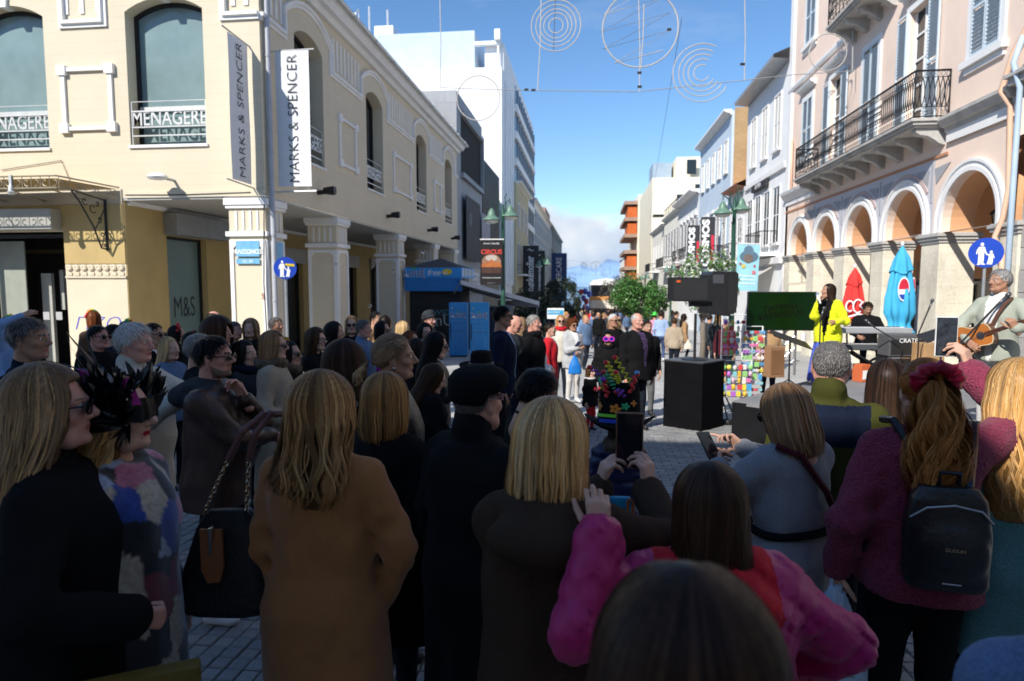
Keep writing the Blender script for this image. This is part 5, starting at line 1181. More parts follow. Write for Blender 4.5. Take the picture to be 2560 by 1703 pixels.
def ribbons(P,Nn,w,cols,rootdark=0.55,tip=1.15):
 """P (n,k,3) strand points, Nn (n,k,3) outward; returns verts, quads, colours"""
 n,k,_ = P.shape; T = np.gradient(P,axis=1); S = np.cross(T,Nn); S /= (np.linalg.norm(S,axis=2,keepdims=True) + 1e-9)
 tp = np.interp(np.linspace(0,1,k),[0,0.12,0.75,1],[0.7,1,0.9,0.25])[None,:,None]; ww = (np.asarray(w).reshape(-1,1,1) if np.ndim(w) else w) * 0.5
 V = np.stack([P - S * ww * tp,P + S * ww * tp],2).reshape(-1,3)
 b = (np.arange(n)[:,None] * k + np.arange(k - 1)[None,:]).reshape(-1) * 2
 Q = np.stack([b,b + 1,b + 3,b + 2],1)
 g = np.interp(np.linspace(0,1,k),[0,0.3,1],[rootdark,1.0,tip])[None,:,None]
 C = np.repeat((cols[:,None,:] * g)[:,:,None,:],2,2).reshape(-1,3)
 return V,Q,C
def make_hair(sp,sc,lod,seed):
 """head-local hair mesh: shell plus strands. sp: dict(kind, c, len, vol, wave, part)"""
 kind = sp.get('kind','short'); base = np.array(HAIRC[sp.get('c','brown')]); rs = np.random.RandomState(seed)
 c2 = np.array(HAIRC[sp['c2']]) if 'c2' in sp else base * np.array([1.35,1.25,1.1])
 vol = sp.get('vol',0.014); ln = sp.get('len',0.12); wave = sp.get('wave',0.0); hv = {0: 0.008,1: 0.0105,2: 0.015,3: 0.022}[lod]
 F = Field(0.01); V = []; Q = []; C = []; nv = 0
 def put(v,q,c):
  nonlocal nv
  V.append(v.astype(f32)); Q.append(q + nv); C.append(c.astype(f32)); nv += len(v)
 if kind == 'bald': return None
 if kind in ('short','buzz','curly','balding','pony'):
  v0 = {'buzz': 0.004,'short': vol * 0.75,'curly': vol + 0.012,'balding': 0.006,'pony': 0.009}[kind]
  F.ell((0,-0.014,0.135),(0.077 + v0,0.096 + v0,0.091 + v0 * (1.1 if kind != 'balding' else 0.2)),0.01)
  if kind in ('curly',): F.ell((0,-0.03,0.11),(0.088,0.09,0.10),0.02)
  nape = -0.012 if kind != 'pony' else 0.0
  def cut(X,Y,Z):       # hairline plane: forehead - temple - nape
   return (-(Z - (0.052 + nape + 0.94 * (Y + 0.09) - 0.10 * np.maximum(np.abs(X) - 0.045,0))) * 0.72) * -1.0
  def cutneg(X,Y,Z): return cut(X,Y,Z)
  F.add(lambda X,Y,Z: cut(X,Y,Z),np.array([-0.2] * 3),np.array([0.3] * 3),0.012,op='s')
  if kind == 'balding': F.ell((0,0.02,0.24),(0.066,0.105,0.062),0.012,op='s')
  v,q = F.mesh(hv,disp=(lambda X,Y,Z: 0.006 * waves(seed,90)(X,Y,Z)) if kind == 'curly' else None,lo=(-0.14,-0.17,-0.03),hi=(0.14,0.15,0.29))
  put(v,q,np.tile(base * (0.7 if lod < 2 else 0.85),(len(v),1)) * rs.uniform(0.75,1.25,(len(v),1)))
  n = {0: 2600,1: 1500,2: 420,3: 130}[lod]; k = 5; wd = {0: 0.0028,1: 0.0034,2: 0.006,3: 0.010}[lod]
  if len(v) > 10 and kind != 'pony':
   pick = rs.randint(0,len(v),n); p0 = v[pick]; nr = p0 - np.array([0,-0.014,0.12]); nr /= np.linalg.norm(nr,axis=1)[:,None]
   crown = np.array([0.01,-0.05,0.23]); fl = p0 - crown; fl -= nr * (fl * nr).sum(1)[:,None]; fl /= np.linalg.norm(fl,axis=1)[:,None] + 1e-6
   if kind == 'short': fl += np.array([sp.get('sweep',0.25),0.15,0]) * (p0[:,2:3] > 0.15)
   L = {'buzz': 0.011,'short': 0.032,'curly': 0.032,'balding': 0.018}[kind] * rs.uniform(0.6,1.2,(n,1,1)); t = np.linspace(0,1,k)[None,:,None]
   lift = 0.12 if kind != 'curly' else 0.5; P = p0[:,None] + (fl + rs.normal(0,0.13,(n,3)))[:,None] * L * t + nr[:,None] * (0.0015 + L * lift * np.sin(t * 2.2) * rs.uniform(0,1,(n,1,1)))
   if kind == 'curly': P = P + 0.009 * np.sin(t * 7 + rs.uniform(0,6,(n,1,3)))
   # keep strands outside the skull
   cc = base[None] * rs.uniform(0.7,1.2,(n,1)); mx = rs.uniform(0,1,(n,1)) ** 2; cc = cc * (1 - mx) + c2[None] * mx
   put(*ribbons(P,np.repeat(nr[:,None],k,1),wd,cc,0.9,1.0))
  if kind == 'pony':
   tie = np.array(sp.get('tie',(0.0,-0.125,0.15))); n = {0: 1500,1: 800,2: 260,3: 100}[lod]; k = 9
   pick = rs.randint(0,len(v),n); p0 = v[pick]; t = np.linspace(0,1,k)[None,:,None]; P = p0[:,None] * (1 - t) + tie * t
   ctr = np.array([0,-0.014,0.135]); rad = np.array([0.0875,0.1065,0.102]); q_ = (P - ctr) / rad; m_ = np.linalg.norm(q_,axis=2,keepdims=True); P = np.where(m_ < 1.0,ctr + q_ / m_ * rad,P); nr = (P - ctr); nr /= np.linalg.norm(nr,axis=2,keepdims=True)
   cc = base[None] * rs.uniform(0.5,1.3,(n,1)); put(*ribbons(P + nr * 0.001,nr,wd * 1.2,cc,1.0,0.8))
   n = {0: 2600,1: 1000,2: 240,3: 80}[lod]; k = 16; t = np.linspace(0,1,k)[None,:,None]
   rr = sp.get('fat',0.05); a = rs.uniform(0,6.28,(n,1,1)); rad = np.sqrt(rs.uniform(0,1,(n,1,1))); prof = np.interp(t,[0,0.1,0.35,0.8,1],[0.30,0.7,1.15,1.25,0.85])
   cl = (a * 2.6).astype(int); ph = cl * 1.7
   X = tie[0] + rr * 1.3 * prof * rad * np.cos(a) + wave * (0.5 + t) * np.sin(t * 14 + ph) + sp.get('drift',0) * t; Y = tie[1] - 0.035 * np.sin(t * 2.2) - sp.get('back',0.02) * t + rr * prof * rad * np.sin(a) * 0.8 - 0.02 + wave * 0.8 * (0.4 + t) * np.cos(t * 13 + ph * 1.3)
   Z = tie[2] + 0.012 - (ln + 0.012) * t * rs.uniform(0.72,1.05,(n,1,1)) + 0.012 * np.sin(a)
   P = np.stack([X + 0 * Z,Y + 0 * Z,Z + 0 * X],3)[:,:,0]; nr = np.concatenate([np.cos(a),np.sin(a),0 * a],2) + np.zeros((n,k,3))
   mx = rs.uniform(0,1,(n,1)); cc = base[None] * rs.uniform(0.5,1.2,(n,1)) * (1 - mx) + c2[None] * mx * rs.uniform(0.6,1.2,(n,1)); put(P,None,None) if False else put(*ribbons(P,nr,wd * 1.3,cc,0.8,1.1))
 else:
  pr = hair_profile(kind,ln,vol,sp.get('bw',1.0)); sub = 0.010
  rows = [(z,max(a - sub,0.004),max(b - sub,0.004),0,cy) for z,a,b,cy in pr[::-1]]
  F.loft(rows,0.0,p=2.0)
  def face(X,Y,Z):      # opening for the face and throat
   w_ = sp.get('open',0.056) - 0.02 * np.clip((Z - 0.12) / 0.08,0,1); return np.maximum.reduce([np.abs(X) - w_,(0.028 - Y) * 0.9,Z - 0.188])
  F.add(face,np.array([-0.1,0,-0.6]),np.array([0.1,0.2,0.2]),0.02,op='s')
  F.add(lambda X,Y,Z: np.maximum(Z + 0.01,np.sqrt(X * X + (Y + 0.02) ** 2) - 0.045),np.array([-0.06,-0.08,-0.6]),np.array([0.06,0.06,0]),0.0,op='s') if ln > 0.1 else None
  wv = waves(seed,26)
  v,q = F.mesh(hv,disp=lambda X,Y,Z: 0.007 * wv(X,Y,Z,0.3) * (0.3 + 4 * wave + np.clip(0.1 - Z,0,0.3) * 3),lo=(-0.2,-0.24,-ln - 0.02),hi=(0.2,0.16,0.28))
  put(v,q,np.tile(base * (0.34 if lod < 2 else 0.7),(len(v),1)) * rs.uniform(0.7,1.3,(len(v),1)))  # shell darkened so gaps between strands read as shaded depth
  n = {0: int(sp.get('n',3400) * 1.35),1: 1700,2: 420,3: 120}[lod]; k = {0: 22,1: 15,2: 10,3: 7}[lod]; wd = {0: 0.0028,1: 0.0040,2: 0.008,3: 0.014}[lod]
  zs = pr[:,0]; arc = np.concatenate([[0],np.cumsum(np.hypot(np.diff(zs),np.diff(pr[:,1])))]); arc /= arc[-1]
  fo = R(sp.get('front',48)); th = rs.uniform(fo,2 * math.pi - fo,(n,1)); ncl = {0: 90,1: 50,2: 30,3: 16}[lod]
  ctrs = rs.uniform(fo,2 * math.pi - fo,ncl); near = ctrs[np.argmin(np.abs(th - ctrs[None]),1)][:,None]; cid = np.argmin(np.abs(th - ctrs[None]),1)
  end = rs.uniform(0.80,1.0,(n,1)) * (rs.uniform(0.93,1.03,ncl)[cid][:,None]); end = np.where(rs.uniform(0,1,(n,1)) < sp.get('layers',0.25),end * rs.uniform(0.55,0.95,(n,1)),end)
  st = rs.uniform(0.0,0.30,(n,1)) ** 1.3; t = np.linspace(0,1,k)[None,:]; s = st + (end - st) * t
  z = np.interp(s,arc,zs); a = np.interp(s,arc,pr[:,1]); b = np.interp(s,arc,pr[:,2]); cy = np.interp(s,arc,pr[:,3])
  clump = np.clip((s - 0.45) / 0.5,0,1) * sp.get('clump',0.42); thh = th + (near - th) * clump
  ph = rs.uniform(0,6.28,ncl)[cid][:,None]; fq = rs.uniform(0.8,1.25,ncl)[cid][:,None] * sp.get('freq',34)
  amp = wave * np.clip((0.14 - z) / 0.2,0,1.2); thh = thh + amp * 3.2 * np.sin(fq * z + ph) + 0.012 * np.sin(60 * z + ph * 3); rad = 1.0 + rs.uniform(-0.10,0.045,(n,1)) + amp * 1.6 * np.cos(fq * z + ph * 1.7)
  rad = rad + rs.uniform(-1,1,(n,1)) ** 5 * 0.16 * np.clip((0.1 - z) / 0.2,0,1)
  px = sp.get('part',0.0); X = a * np.sin(thh) * rad + px * np.clip((z - 0.17) / 0.05,0,1); Y = cy + b * np.cos(thh) * rad; Z = z + 0 * X
  dn = sp.get('toss',0.0); X = X + dn * np.clip(-z,0,1)
  P = np.stack([X,Y,Z],2); nr = np.stack([np.sin(thh),np.cos(thh),0.25 * np.ones_like(X)],2)
  nr[:,:,2] += np.clip((z - 0.13) / 0.09,0,1) * 2.5
  tone = rs.uniform(0.45,1.3,ncl)[cid][:,None] * rs.uniform(0.7,1.25,(n,1)); mx = np.clip(rs.normal(0.35,0.35,(n,1)) + rs.normal(0,0.2,ncl)[cid][:,None],0,1); cc = (base[None] * (1 - mx) + c2[None] * mx) * tone
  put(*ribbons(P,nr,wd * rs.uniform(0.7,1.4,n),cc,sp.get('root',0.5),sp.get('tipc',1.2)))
 return np.concatenate(V),np.concatenate(Q),np.concatenate(C)
# ---------------------------------------------------------------- garments
def torso_rows(H,fem,th,hem,top,flare=0.0,belly=0.0,wd=1.0,waist=None):
 s = H / 1.7
 B = [(0.30,0.158,0.118,-0.005),(0.47,0.165,0.122,-0.010),(0.52,0.168,0.125,-0.012),(0.60,0.142 if fem else 0.150,0.105 + belly,0.0 + belly * 0.6),(0.66,0.145 if fem else 0.158,0.108 + belly * 0.8,0.004 + belly * 0.4),(0.72,0.146 if fem else 0.164,0.112,0.006),(0.765,0.142 if fem else 0.162,0.104,-0.004),(0.80,0.112 if fem else 0.128,0.086,-0.015),(0.828,0.068,0.064,-0.022),(0.85,0.058,0.058,-0.022)]
 zz = np.array([b[0] for b in B]); out = []
 lv = sorted(set([hem] + [b[0] for b in B if hem < b[0] < top] + [top]))
 for z in lv:
  a = np.interp(z,zz,[b[1] for b in B]) * s * wd + th; d = np.interp(z,zz,[b[2] for b in B]) * s * wd + th; cy = np.interp(z,zz,[b[3] for b in B]) * s
  if z < 0.55: e = flare * (0.55 - z) / 0.3; a += e; d += e * 0.8
  if waist and abs(z - 0.6) < 0.02: a -= waist; d -= waist * 0.6
  out.append((z * H,a,d,0,cy))
 return out
LOD = 1
PEOPLE = 0
def person(label,u,d,H,face,top='jacket',tc='black',tr='jeans',hair=None,skin='mid',fem=False,lod=None,armR=None,armL=None,hands=('relax','relax'),th=0.028,hem=0.46,head=(0,0),lean=0.0,belly=0.0,wd=1.0,pos=None,z0=None,
   beard=0,lips=0,glasses=None,scarf=None,hood=None,collar=None,flare=0.0,waist=None,group=None,shoes=None,sit=False,legs=None,skirt=None,inner=None,quilt=None,fur=None,mouth=0.0,handdir=None,shirt=None,hm=None,name='person',elb=None,torso_c=None,yoke=None):
 """one person: continuous body mesh (skin, trousers, shoes) with garment and hair children. face: degrees clockwise from the street direction"""
 global PEOPLE
 PEOPLE += 1; seed = 100 + PEOPLE
 x,y = spot(u,d) if pos is None else pos
 zg = gz(y) if z0 is None else z0
 if lod is None: lod = 0 if d < 3.3 else 1 if d < 6.3 else 2 if d < 14 else 3
 hb = {0: 0.017,1: 0.022,2: 0.028,3: 0.036}[lod]; hg = {0: 0.0125,1: 0.017,2: 0.023,3: 0.032}[lod]; hh = {0: 0.0052,1: 0.0052,2: 0.0085,3: 0.013}[lod]
 s = H / 1.7; hs = (0.225 if H > 1.35 else 0.20) / 0.227 * (s ** 0.45)         # head scale
 chin = H - 0.227 * hs; LN = math.tan(R(lean))
 def ly(z): return LN * max(z - 0.52 * H,0)
 sh = {sg: np.array([sg * (0.148 if fem else 0.172) * s * wd,-0.012 + ly(0.80 * H),0.792 * H]) for sg in (1,-1)}
 l1,l2 = 0.168 * H,0.150 * H
 W = {}; E = {}
 for sg,a in ((1,armR),(-1,armL)):
  if a is None: a = (sg * (0.222 * s * wd + th * 0.6),0.03 + ly(0.8 * H),0.485 * H)
  hint = (sg * 0.55,-0.8,-0.35)
  if elb and elb.get(sg): hint = elb[sg]
  E[sg],W[sg] = ik(sh[sg],a,l1,l2,hint)
 # ---- body
 F = Field(0.025)
 rows = torso_rows(H,fem,-0.012,0.46,0.85,wd=wd,belly=belly * 0.8); rows = [(z,a,b,cx,cy + ly(z)) for z,a,b,cx,cy in rows]; F.loft(rows,0.03)
 F.cone((0,-0.03 + ly(0.8 * H),0.81 * H),(0,-0.03 * s + ly(chin) + 0.0,chin + 0.03),0.052,0.046 if fem else 0.054)
 for sg in (1,-1):
  F.cone(sh[sg],E[sg],0.044 * s,0.036 * s); F.cone(E[sg],W[sg],0.036 * s,0.026 * s)
 hipz = 0.505 * H; ft = []
 tl = 1.0
 for sg in (1,-1):
  hp = np.array([sg * 0.078 * s,-0.01,hipz])
  if legs: kn,an = [np.array(v,float) for v in legs[0 if sg == 1 else 1]]
  else: kn = np.array([sg * 0.088 * s,0.022,0.275 * H]); an = np.array([sg * 0.10 * s,-0.015,0.05 * H])
  F.cone(hp,kn,0.092 * s,0.062 * s,0.03); F.cone(kn,an,0.062 * s,0.046 * s,0.02); ft.append(an)
  F.cone(an + np.array([0,-0.03,-0.022]),an + np.array([0.012 * sg,0.12 * s,-0.04 * s]),0.042 * s,0.034 * s,0.012)
 V,Q = F.mesh(hb,lo=None); C = V[Q].mean(1); m = np.zeros(len(Q),int)
 low = (C[:,2] < 0.60 * H) & (np.abs(C[:,0]) < 0.24 * s)
 armz = np.minimum(np.linalg.norm(C - E[1],axis=1),np.linalg.norm(C - E[-1],axis=1)); m[:] = 5; m[low] = 5
 for sg in (1,-1):
  ab = W[sg] - E[sg]; t_ = np.clip(((C - E[sg]) @ ab) / (ab @ ab),0,1); dd = np.linalg.norm(C - E[sg] - t_[:,None] * ab,axis=1); m[(dd < 0.05 * s)] = 0
 m[(C[:,2] > 0.80 * H) & (np.abs(C[:,0]) < 0.10)] = 0
 if shirt is not None: m[(C[:,2] > 0.55 * H) & (C[:,2] < 0.835 * H) & (np.abs(C[:,0]) < 0.12)] = 7
 for an in ft: m[(np.linalg.norm((C - (an + np.array([0,0.05,-0.03]))) * np.array([1.2,0.8,1.6]),axis=1) < 0.125 * s)] = 6
 S = Soup(); S.add(V,Q,m)
 # head
 hv,hq,hmt,bd = head_mesh(hh,fem,mouth); hm_ = hmt.copy()
 if beard: hm_[bd] = 8
 RM = rotm(R(head[1]),0,-R(head[0])); hc = np.array([0,-0.03,0.02]); HO = np.array([0,0.0 + ly(chin) ,chin])
 if hm: HO = HO + np.array(hm)
 def tohead(v): return ((v * hs - hc) @ RM.T + hc + HO).astype(f32)
 S.add(tohead(hv),hq,hm_)
 # hands
 for i,sg in enumerate((1,-1)):
  if lod == 3 and hands[i] == 'relax': hsz = 0.012
  else: hsz = {0: 0.0052,1: 0.006,2: 0.008,3: 0.012}[lod]
  v,q = hand_mesh(hsz,hands[i]); v = v.copy()
  fd = W[sg] - E[sg]; fd /= np.linalg.norm(fd)
  pn = np.array([-sg,0,0.0]) if abs(fd[0]) < 0.8 else np.array([0,0,-1.0])
  if handdir and handdir.get(sg):
   hd = handdir[sg]; fd = np.array(hd[0],float); fd /= np.linalg.norm(fd); pn = np.array(hd[1],float)
  pn = pn - fd * (pn @ fd); pn /= np.linalg.norm(pn) + 1e-9          # palm normal
  xa = np.cross(fd,-pn)                                             # thumb side for a right hand
  if sg == -1: v[:,0] *= -1; q = q[:,::-1]
  Mh = np.stack([xa,fd,-pn],1); S.add((v * s ** 0.6 * (0.95 if fem else 1.05)) @ Mh.T.astype(f32) + W[sg].astype(f32),q,0)
 V,Q,m = S.get()
 hc_ = (hair or {}).get('c','brown'); trm = CL[tr] if isinstance(tr,str) else tr
 mats = [SKIN[skin],LIPR if lips else LIP,EYEW,IRIS,BROW[hc_],trm,shoes or SOLE,CL[shirt] if shirt else CL['white'],mat('stubble_' + hc_ + skin,tuple(0.45 * a + 0.55 * b * 0.6 for a,b in zip((0.4,0.25,0.18),HAIRC[hc_])),rough=0.7,var=0.2,vscale=60)]
 if torso_c: mats[5] = CL[torso_c]
 o = np_mesh(name,V,Q,mats,fmat=m,label=label,cat='person',group=group)
 o.location = (x,y,zg); o.rotation_euler = (0,0,-R(face)); ORG[o.name] = Vector((x,y,zg))
 # ---- outer garment
 if top:
  G = Field(0.03); tp = 0.838
  rows = torso_rows(H,fem,th,hem,tp,flare=flare,belly=belly,wd=wd,waist=waist); rows = [(z,a,b,cx,cy + ly(z)) for z,a,b,cx,cy in rows]; G.loft(rows,0.02)
  for sg in (1,-1):
   G.cone((sg * 0.045 * s,-0.028 + ly(0.82 * H),0.822 * H),sh[sg] + np.array([-sg * 0.012,0,0.004]),0.036 * s + th * 0.6,0.047 * s + th * 0.55,0.04)
   G.cone(sh[sg],E[sg],0.050 * s + th * 0.6,0.043 * s + th * 0.55,0.03)
   fd = W[sg] - E[sg]; cu = E[sg] + fd * 0.97
   G.cone(E[sg],cu,0.043 * s + th * 0.55,0.031 * s + th * 0.55,0.02)
  if collar:
   cw,ch = collar; G.cone((0,-0.03 + ly(0.84 * H),0.83 * H),(0,-0.036 + ly(chin),0.83 * H + ch),0.066 * s + cw,0.06 * s + cw * 1.25,0.012)
  if hood:
   G.ell((0,-0.125 * s - th + ly(0.82 * H),0.80 * H),(0.15 * s,0.085 * s,0.075 * s),0.03); G.ell((0,-0.06 * s + ly(0.83 * H),0.835 * H),(0.135 * s,0.115 * s,0.05 * s),0.03)
  if sit: pass
  wv = waves(seed,22); wf = waves(seed + 7,55); El = E; am = 0.016 if top != 'puffer' else 0.006
  if inner is None: inner = 0
  zlo = hem * H
  def disp(X,Y,Z):
   o_ = am * 0.6 * wv(X,Y,Z,0.45) * (1 + 1.2 * np.clip((0.6 * H - Z) / 0.4,0,1))
   for sg in (1,-1):
    e = El[sg]; dd = np.sqrt((X - e[0]) ** 2 + (Y - e[1]) ** 2 + (Z - e[2]) ** 2); o_ = o_ + 0.024 * wf(X,Y,Z) * np.exp(-(dd / 0.16) ** 2)
   o_ = o_ + 0.007 * wf(X,Y,Z,0.5) * (Z > 0.45 * H)
   if top == 'puffer':
    qv = quilt or 0.075; o_ = o_ + 0.013 * (1 - np.abs(np.sin(Z * math.pi / qv))) ** 2 * 1.2 - 0.004
   if top == 'quilt':
    qv = quilt or 0.07; A1 = np.abs(np.sin((Z + X * 0.9) * math.pi / qv)); A2 = np.abs(np.sin((Z - X * 0.9) * math.pi / qv)); o_ = o_ + 0.012 * (1 - np.minimum(A1,A2)) ** 3 - 0.003
   if top == 'fleece': o_ = o_ + 0.004 * waves(seed + 3,260)(X,Y,Z)
   if top == 'coat': o_ = o_ + 0.012 * np.sin(np.arctan2(X,Y + 0.02) * 5 + seed) * np.clip((0.5 * H - Z) / 0.5,0,1)
   return o_
  v,q = G.mesh(hg,disp=disp)
  C = v[q].mean(1)
  gm = np.zeros(len(q),int); mats = [CL[tc] if isinstance(tc,str) else tc]
  if inner:      # open front: a wedge below the throat shows the shirt
   iw,iz,imat = inner; mats.append(CL[imat]); w_ = iw * np.clip((C[:,2] - iz * H) / (0.84 * H - iz * H),0,1) ** 0.8 + 0.012; gm[(np.abs(C[:,0]) < w_) & (C[:,1] > 0.0) & (C[:,2] > iz * H) & (C[:,2] > 0.4 * H)] = 1
  if hm is None and hood and not isinstance(hood,bool): mats.append(CL[hood]); gm[(C[:,2] > 0.765 * H) & (np.abs(C[:,0]) < 0.17 * s) & (C[:,1] < 0.03) & ((C[:,1] < -0.10 * s) | (C[:,2] > 0.83 * H))] = len(mats) - 1
  if yoke: mats.append(CL[yoke]); gm[(C[:,2] > 0.725 * H) & (C[:,2] < 0.832 * H) & (np.abs(C[:,0]) < 0.165 * s) & (C[:,1] < 0.01)] = len(mats) - 1
  nm = {'jacket': 'jacket','coat': 'coat','puffer': 'puffer_jacket','quilt': 'quilted_jacket','fleece': 'fleece_jacket','sweater': 'sweater','dress': 'dress','shirt': 'shirt','cape': 'cape'}.get(top,'jacket')
  if fur:      # fur or patchwork coat: colour per vertex
   col = fur(v); g = np_mesh(nm,v,q,attr_mat('fur_patch',rough=0.9,sheen=0.5),o,col=col)
  else: g = np_mesh(nm,v,q,mats,o,fmat=gm)
  o['_g'] = g.name
 if skirt:
  sc_,zt_,zb_,wt_,wb_ = skirt; G = Field(0.0); G.loft([(zb_ * H,wb_,wb_ * 0.8,0,0),(zt_ * H,wt_,wt_ * 0.8,0,0)],0.0,p=2.0); wv = waves(seed,20)
  v,q = G.mesh(hg * 1.1,disp=lambda X,Y,Z: 0.02 * np.sin(np.arctan2(X,Y) * 7) * np.clip((zt_ * H - Z) / 0.5,0,1)); np_mesh('skirt',v,q,CL[sc_] if isinstance(sc_,str) else sc_,o)
 if scarf:
  G = Field(0.02); n_ = 10
  for i in range(n_):
   a0,a1 = 2 * math.pi * i / n_,2 * math.pi * (i + 1) / n_; rr = 0.085 * s + 0.01; G.cone((rr * math.cos(a0),-0.03 + rr * 1.05 * math.sin(a0),0.845 * H + 0.012 * math.sin(3 * a0)),(rr * math.cos(a1),-0.03 + rr * 1.05 * math.sin(a1),0.845 * H + 0.012 * math.sin(3 * a1)),0.038,0.038)
  wf2 = waves(seed,70); v,q = G.mesh(max(hg * 0.8,0.011),disp=lambda X,Y,Z: 0.008 * wf2(X,Y,Z)); np_mesh('scarf',v,q,CL[scarf],o)
 # ---- hair, glasses
 if hair and hair.get('kind') != 'bald':
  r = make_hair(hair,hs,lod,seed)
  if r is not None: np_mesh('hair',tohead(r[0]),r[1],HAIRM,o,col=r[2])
 if glasses: eyewear(o,glasses,tohead,lod)
 o['_head'] = [float(v) for v in HO] + [float(hs)]
 person.last = (o,tohead,W,E,sh,hs)
 return o
def eyewear(o,kind,tohead,lod):
 col = {'sun': LENS,'clear': None,'pink': mat('pink_lens',(0.04,0.02,0.30),rough=0.1,var=0.2)}.get(kind,LENS); rim = RIMB if kind != 'pink' else mat('pink_plastic',(0.62,0.05,0.52),rough=0.35,var=0.03)
 k = 2.1 if kind == 'pink' else 1.0; m = MB()
 def ring(cx,rx,rz,n=14): return [(cx + rx * math.cos(2 * math.pi * i / n),0.106 - 0.25 * (abs(cx + rx * math.cos(2 * math.pi * i / n)) ** 2) * 8 * 0.25 + (0.01 if k > 1 else 0),0.112 + rz * math.sin(2 * math.pi * i / n)) for i in range(n)]
 for sg in (-1,1): m.tube(ring(sg * 0.034 * (1.45 if k > 1 else 1),0.027 * (1.6 if k > 1 else 1),0.021 * (1.75 if k > 1 else 1)),0.0028 if k == 1 else 0.011,5,close=True)
 m.tube([(-0.008,0.108,0.117),(0.008,0.108,0.117)],0.003 * k,5)
 for sg in (-1,1): m.tube([(sg * 0.061 * (1.5 if k > 1 else 1),0.098,0.118),(sg * 0.081,0.06,0.119),(sg * 0.083,-0.01,0.118)],0.0032 * (1 if k == 1 else 2),5)
 f = m.build('glasses',rim,o,world=False); me = f.data
 co = np.empty(len(me.vertices) * 3,f32); me.vertices.foreach_get('co',co); me.vertices.foreach_set('co',tohead(co.reshape(-1,3)).ravel()); me.update()
 if col is not None:
  m = MB()
  for sg in (-1,1):
   rg = ring(sg * 0.034 * (1.45 if k > 1 else 1),0.0265 * (1.6 if k > 1 else 1),0.0205 * (1.75 if k > 1 else 1)); c = tuple(np.mean(rg,0)); n = len(rg); m.add(rg + [(c[0],c[1] + 0.003,c[2])],[(i,(i + 1) % n,n) for i in range(n)])
  l = m.build('lens',col,f,world=False); me = l.data; co = np.empty(len(me.vertices) * 3,f32); me.vertices.foreach_get('co',co); me.vertices.foreach_set('co',tohead(co.reshape(-1,3)).ravel()); me.update()

# ============================================================ street furniture and stage
GREENP = mat('lamp_green',(0.025,0.085,0.06),rough=0.4,metal=0.1,var=0.1,vscale=6); GREENL = mat('lamp_green_hood',(0.12,0.22,0.16),rough=0.4,var=0.08); LGLASS = mat('lamp_globe',(0.7,0.68,0.62),rough=0.4,var=0.05)
def street_lamp(u,d,label,arms=1):
 x,y = spot(u,d); g = gz(y); L = empty('street_lamp',(x,y,g),label=label,cat='street lamp',group='green street lamps')
 m = MB(); m.lathe([(0.2,0),(0.2,0.12),(0.15,0.2),(0.13,0.8),(0.16,0.86),(0.09,0.95),(0.07,2.2),(0.085,2.24),(0.065,2.3),(0.052,4.6),(0.07,4.64),(0.05,4.7),(0.035,5.0)],(0,0,0),12); m.build('pole',GREENP,L,world=False,smooth='auto')
 for i,(dx,dz) in enumerate(((-0.34,0.0),(0.20,0.12))):
  h = empty_part('lamp_head',L); c = Vector((dx,-0.1 + 0.2 * i,4.55 + dz))
  m = MB(); m.tube([(0,0,4.5),(dx * 0.5,0,4.95 + dz),(dx,c.y,5.05 + dz),(dx,c.y,4.9 + dz)],0.02,6)
  m.tube([(dx * 0.4,0,4.8),(dx * 0.3,0,5.1 + dz),(dx * 0.6,0,5.2 + dz)],0.014,5); m.build('arm',GREENP,h,world=False)
  m = MB(); m.lathe([(0.02,0.33),(0.05,0.31),(0.11,0.2),(0.12,0.13),(0.16,0.075),(0.275,0.0),(0.28,-0.025),(0.24,-0.025)],c,18); m.build('hood',GREENL,h,world=False,smooth='auto')
  m = MB(); m.lathe([(0.21,-0.025),(0.2,-0.08),(0.12,-0.12),(0,-0.13)],c,16); m.build('globe',LGLASS,h,world=False,smooth=True)
 return L
street_lamp(1258,20,'green street lamp beside the circus poster'); street_lamp(1829,18.5,'green street lamp beside the light blue poster'); street_lamp(1360,42,'smaller green lamp before the dark left trees')
street_lamp(1676,47,'green lamp on the right in front of white houses'); street_lamp(1612,60,'small lamp rising from the round green tree'); street_lamp(1396,82,'tiny distant lamp against the dark left trees')
def poster(u0,u1,v0,v1,d,label,draw,tilt=0.0,pole_u=None):
 a = ray3(u0,v0,d); b = ray3(u1,v1,d); w = (b - a).xy.length; h = a.z - b.z; c = (a + b) / 2
 ang = math.atan2((b - a).y,(b - a).x); P = empty('poster',(c.x,c.y,c.z),ang,label=label,cat='poster',group='posters on lamp posts')
 P.rotation_euler = (0,tilt,ang); draw(P,w,h)
 m = MB(); m.tube([(-w * 0.5,0,h / 2 + 0.02),(w * 0.55,0,h / 2 + 0.02)],0.018,6); m.build('top_rail',TRIM,P,world=False); return P
def flat(P,poly,y,m,name):
 mb = MB(); mb.prism(poly,y - 0.004,y,lambda a,b,d: (a,d,b)); return mb.build(name,m,P,world=False)
def ell_poly(cx,cz,rx,rz,n=20,a0=0): return [(cx + rx * math.cos(2 * math.pi * i / n + a0),cz + rz * math.sin(2 * math.pi * i / n + a0)) for i in range(n)]
def ptxt(P,s,x,z,size,m,y=-0.012,**k): return txt(s,size,m,P,frame_m((x,y,z),(1,0,0),(0,0,1)),world=False,ext=0.001,**k)
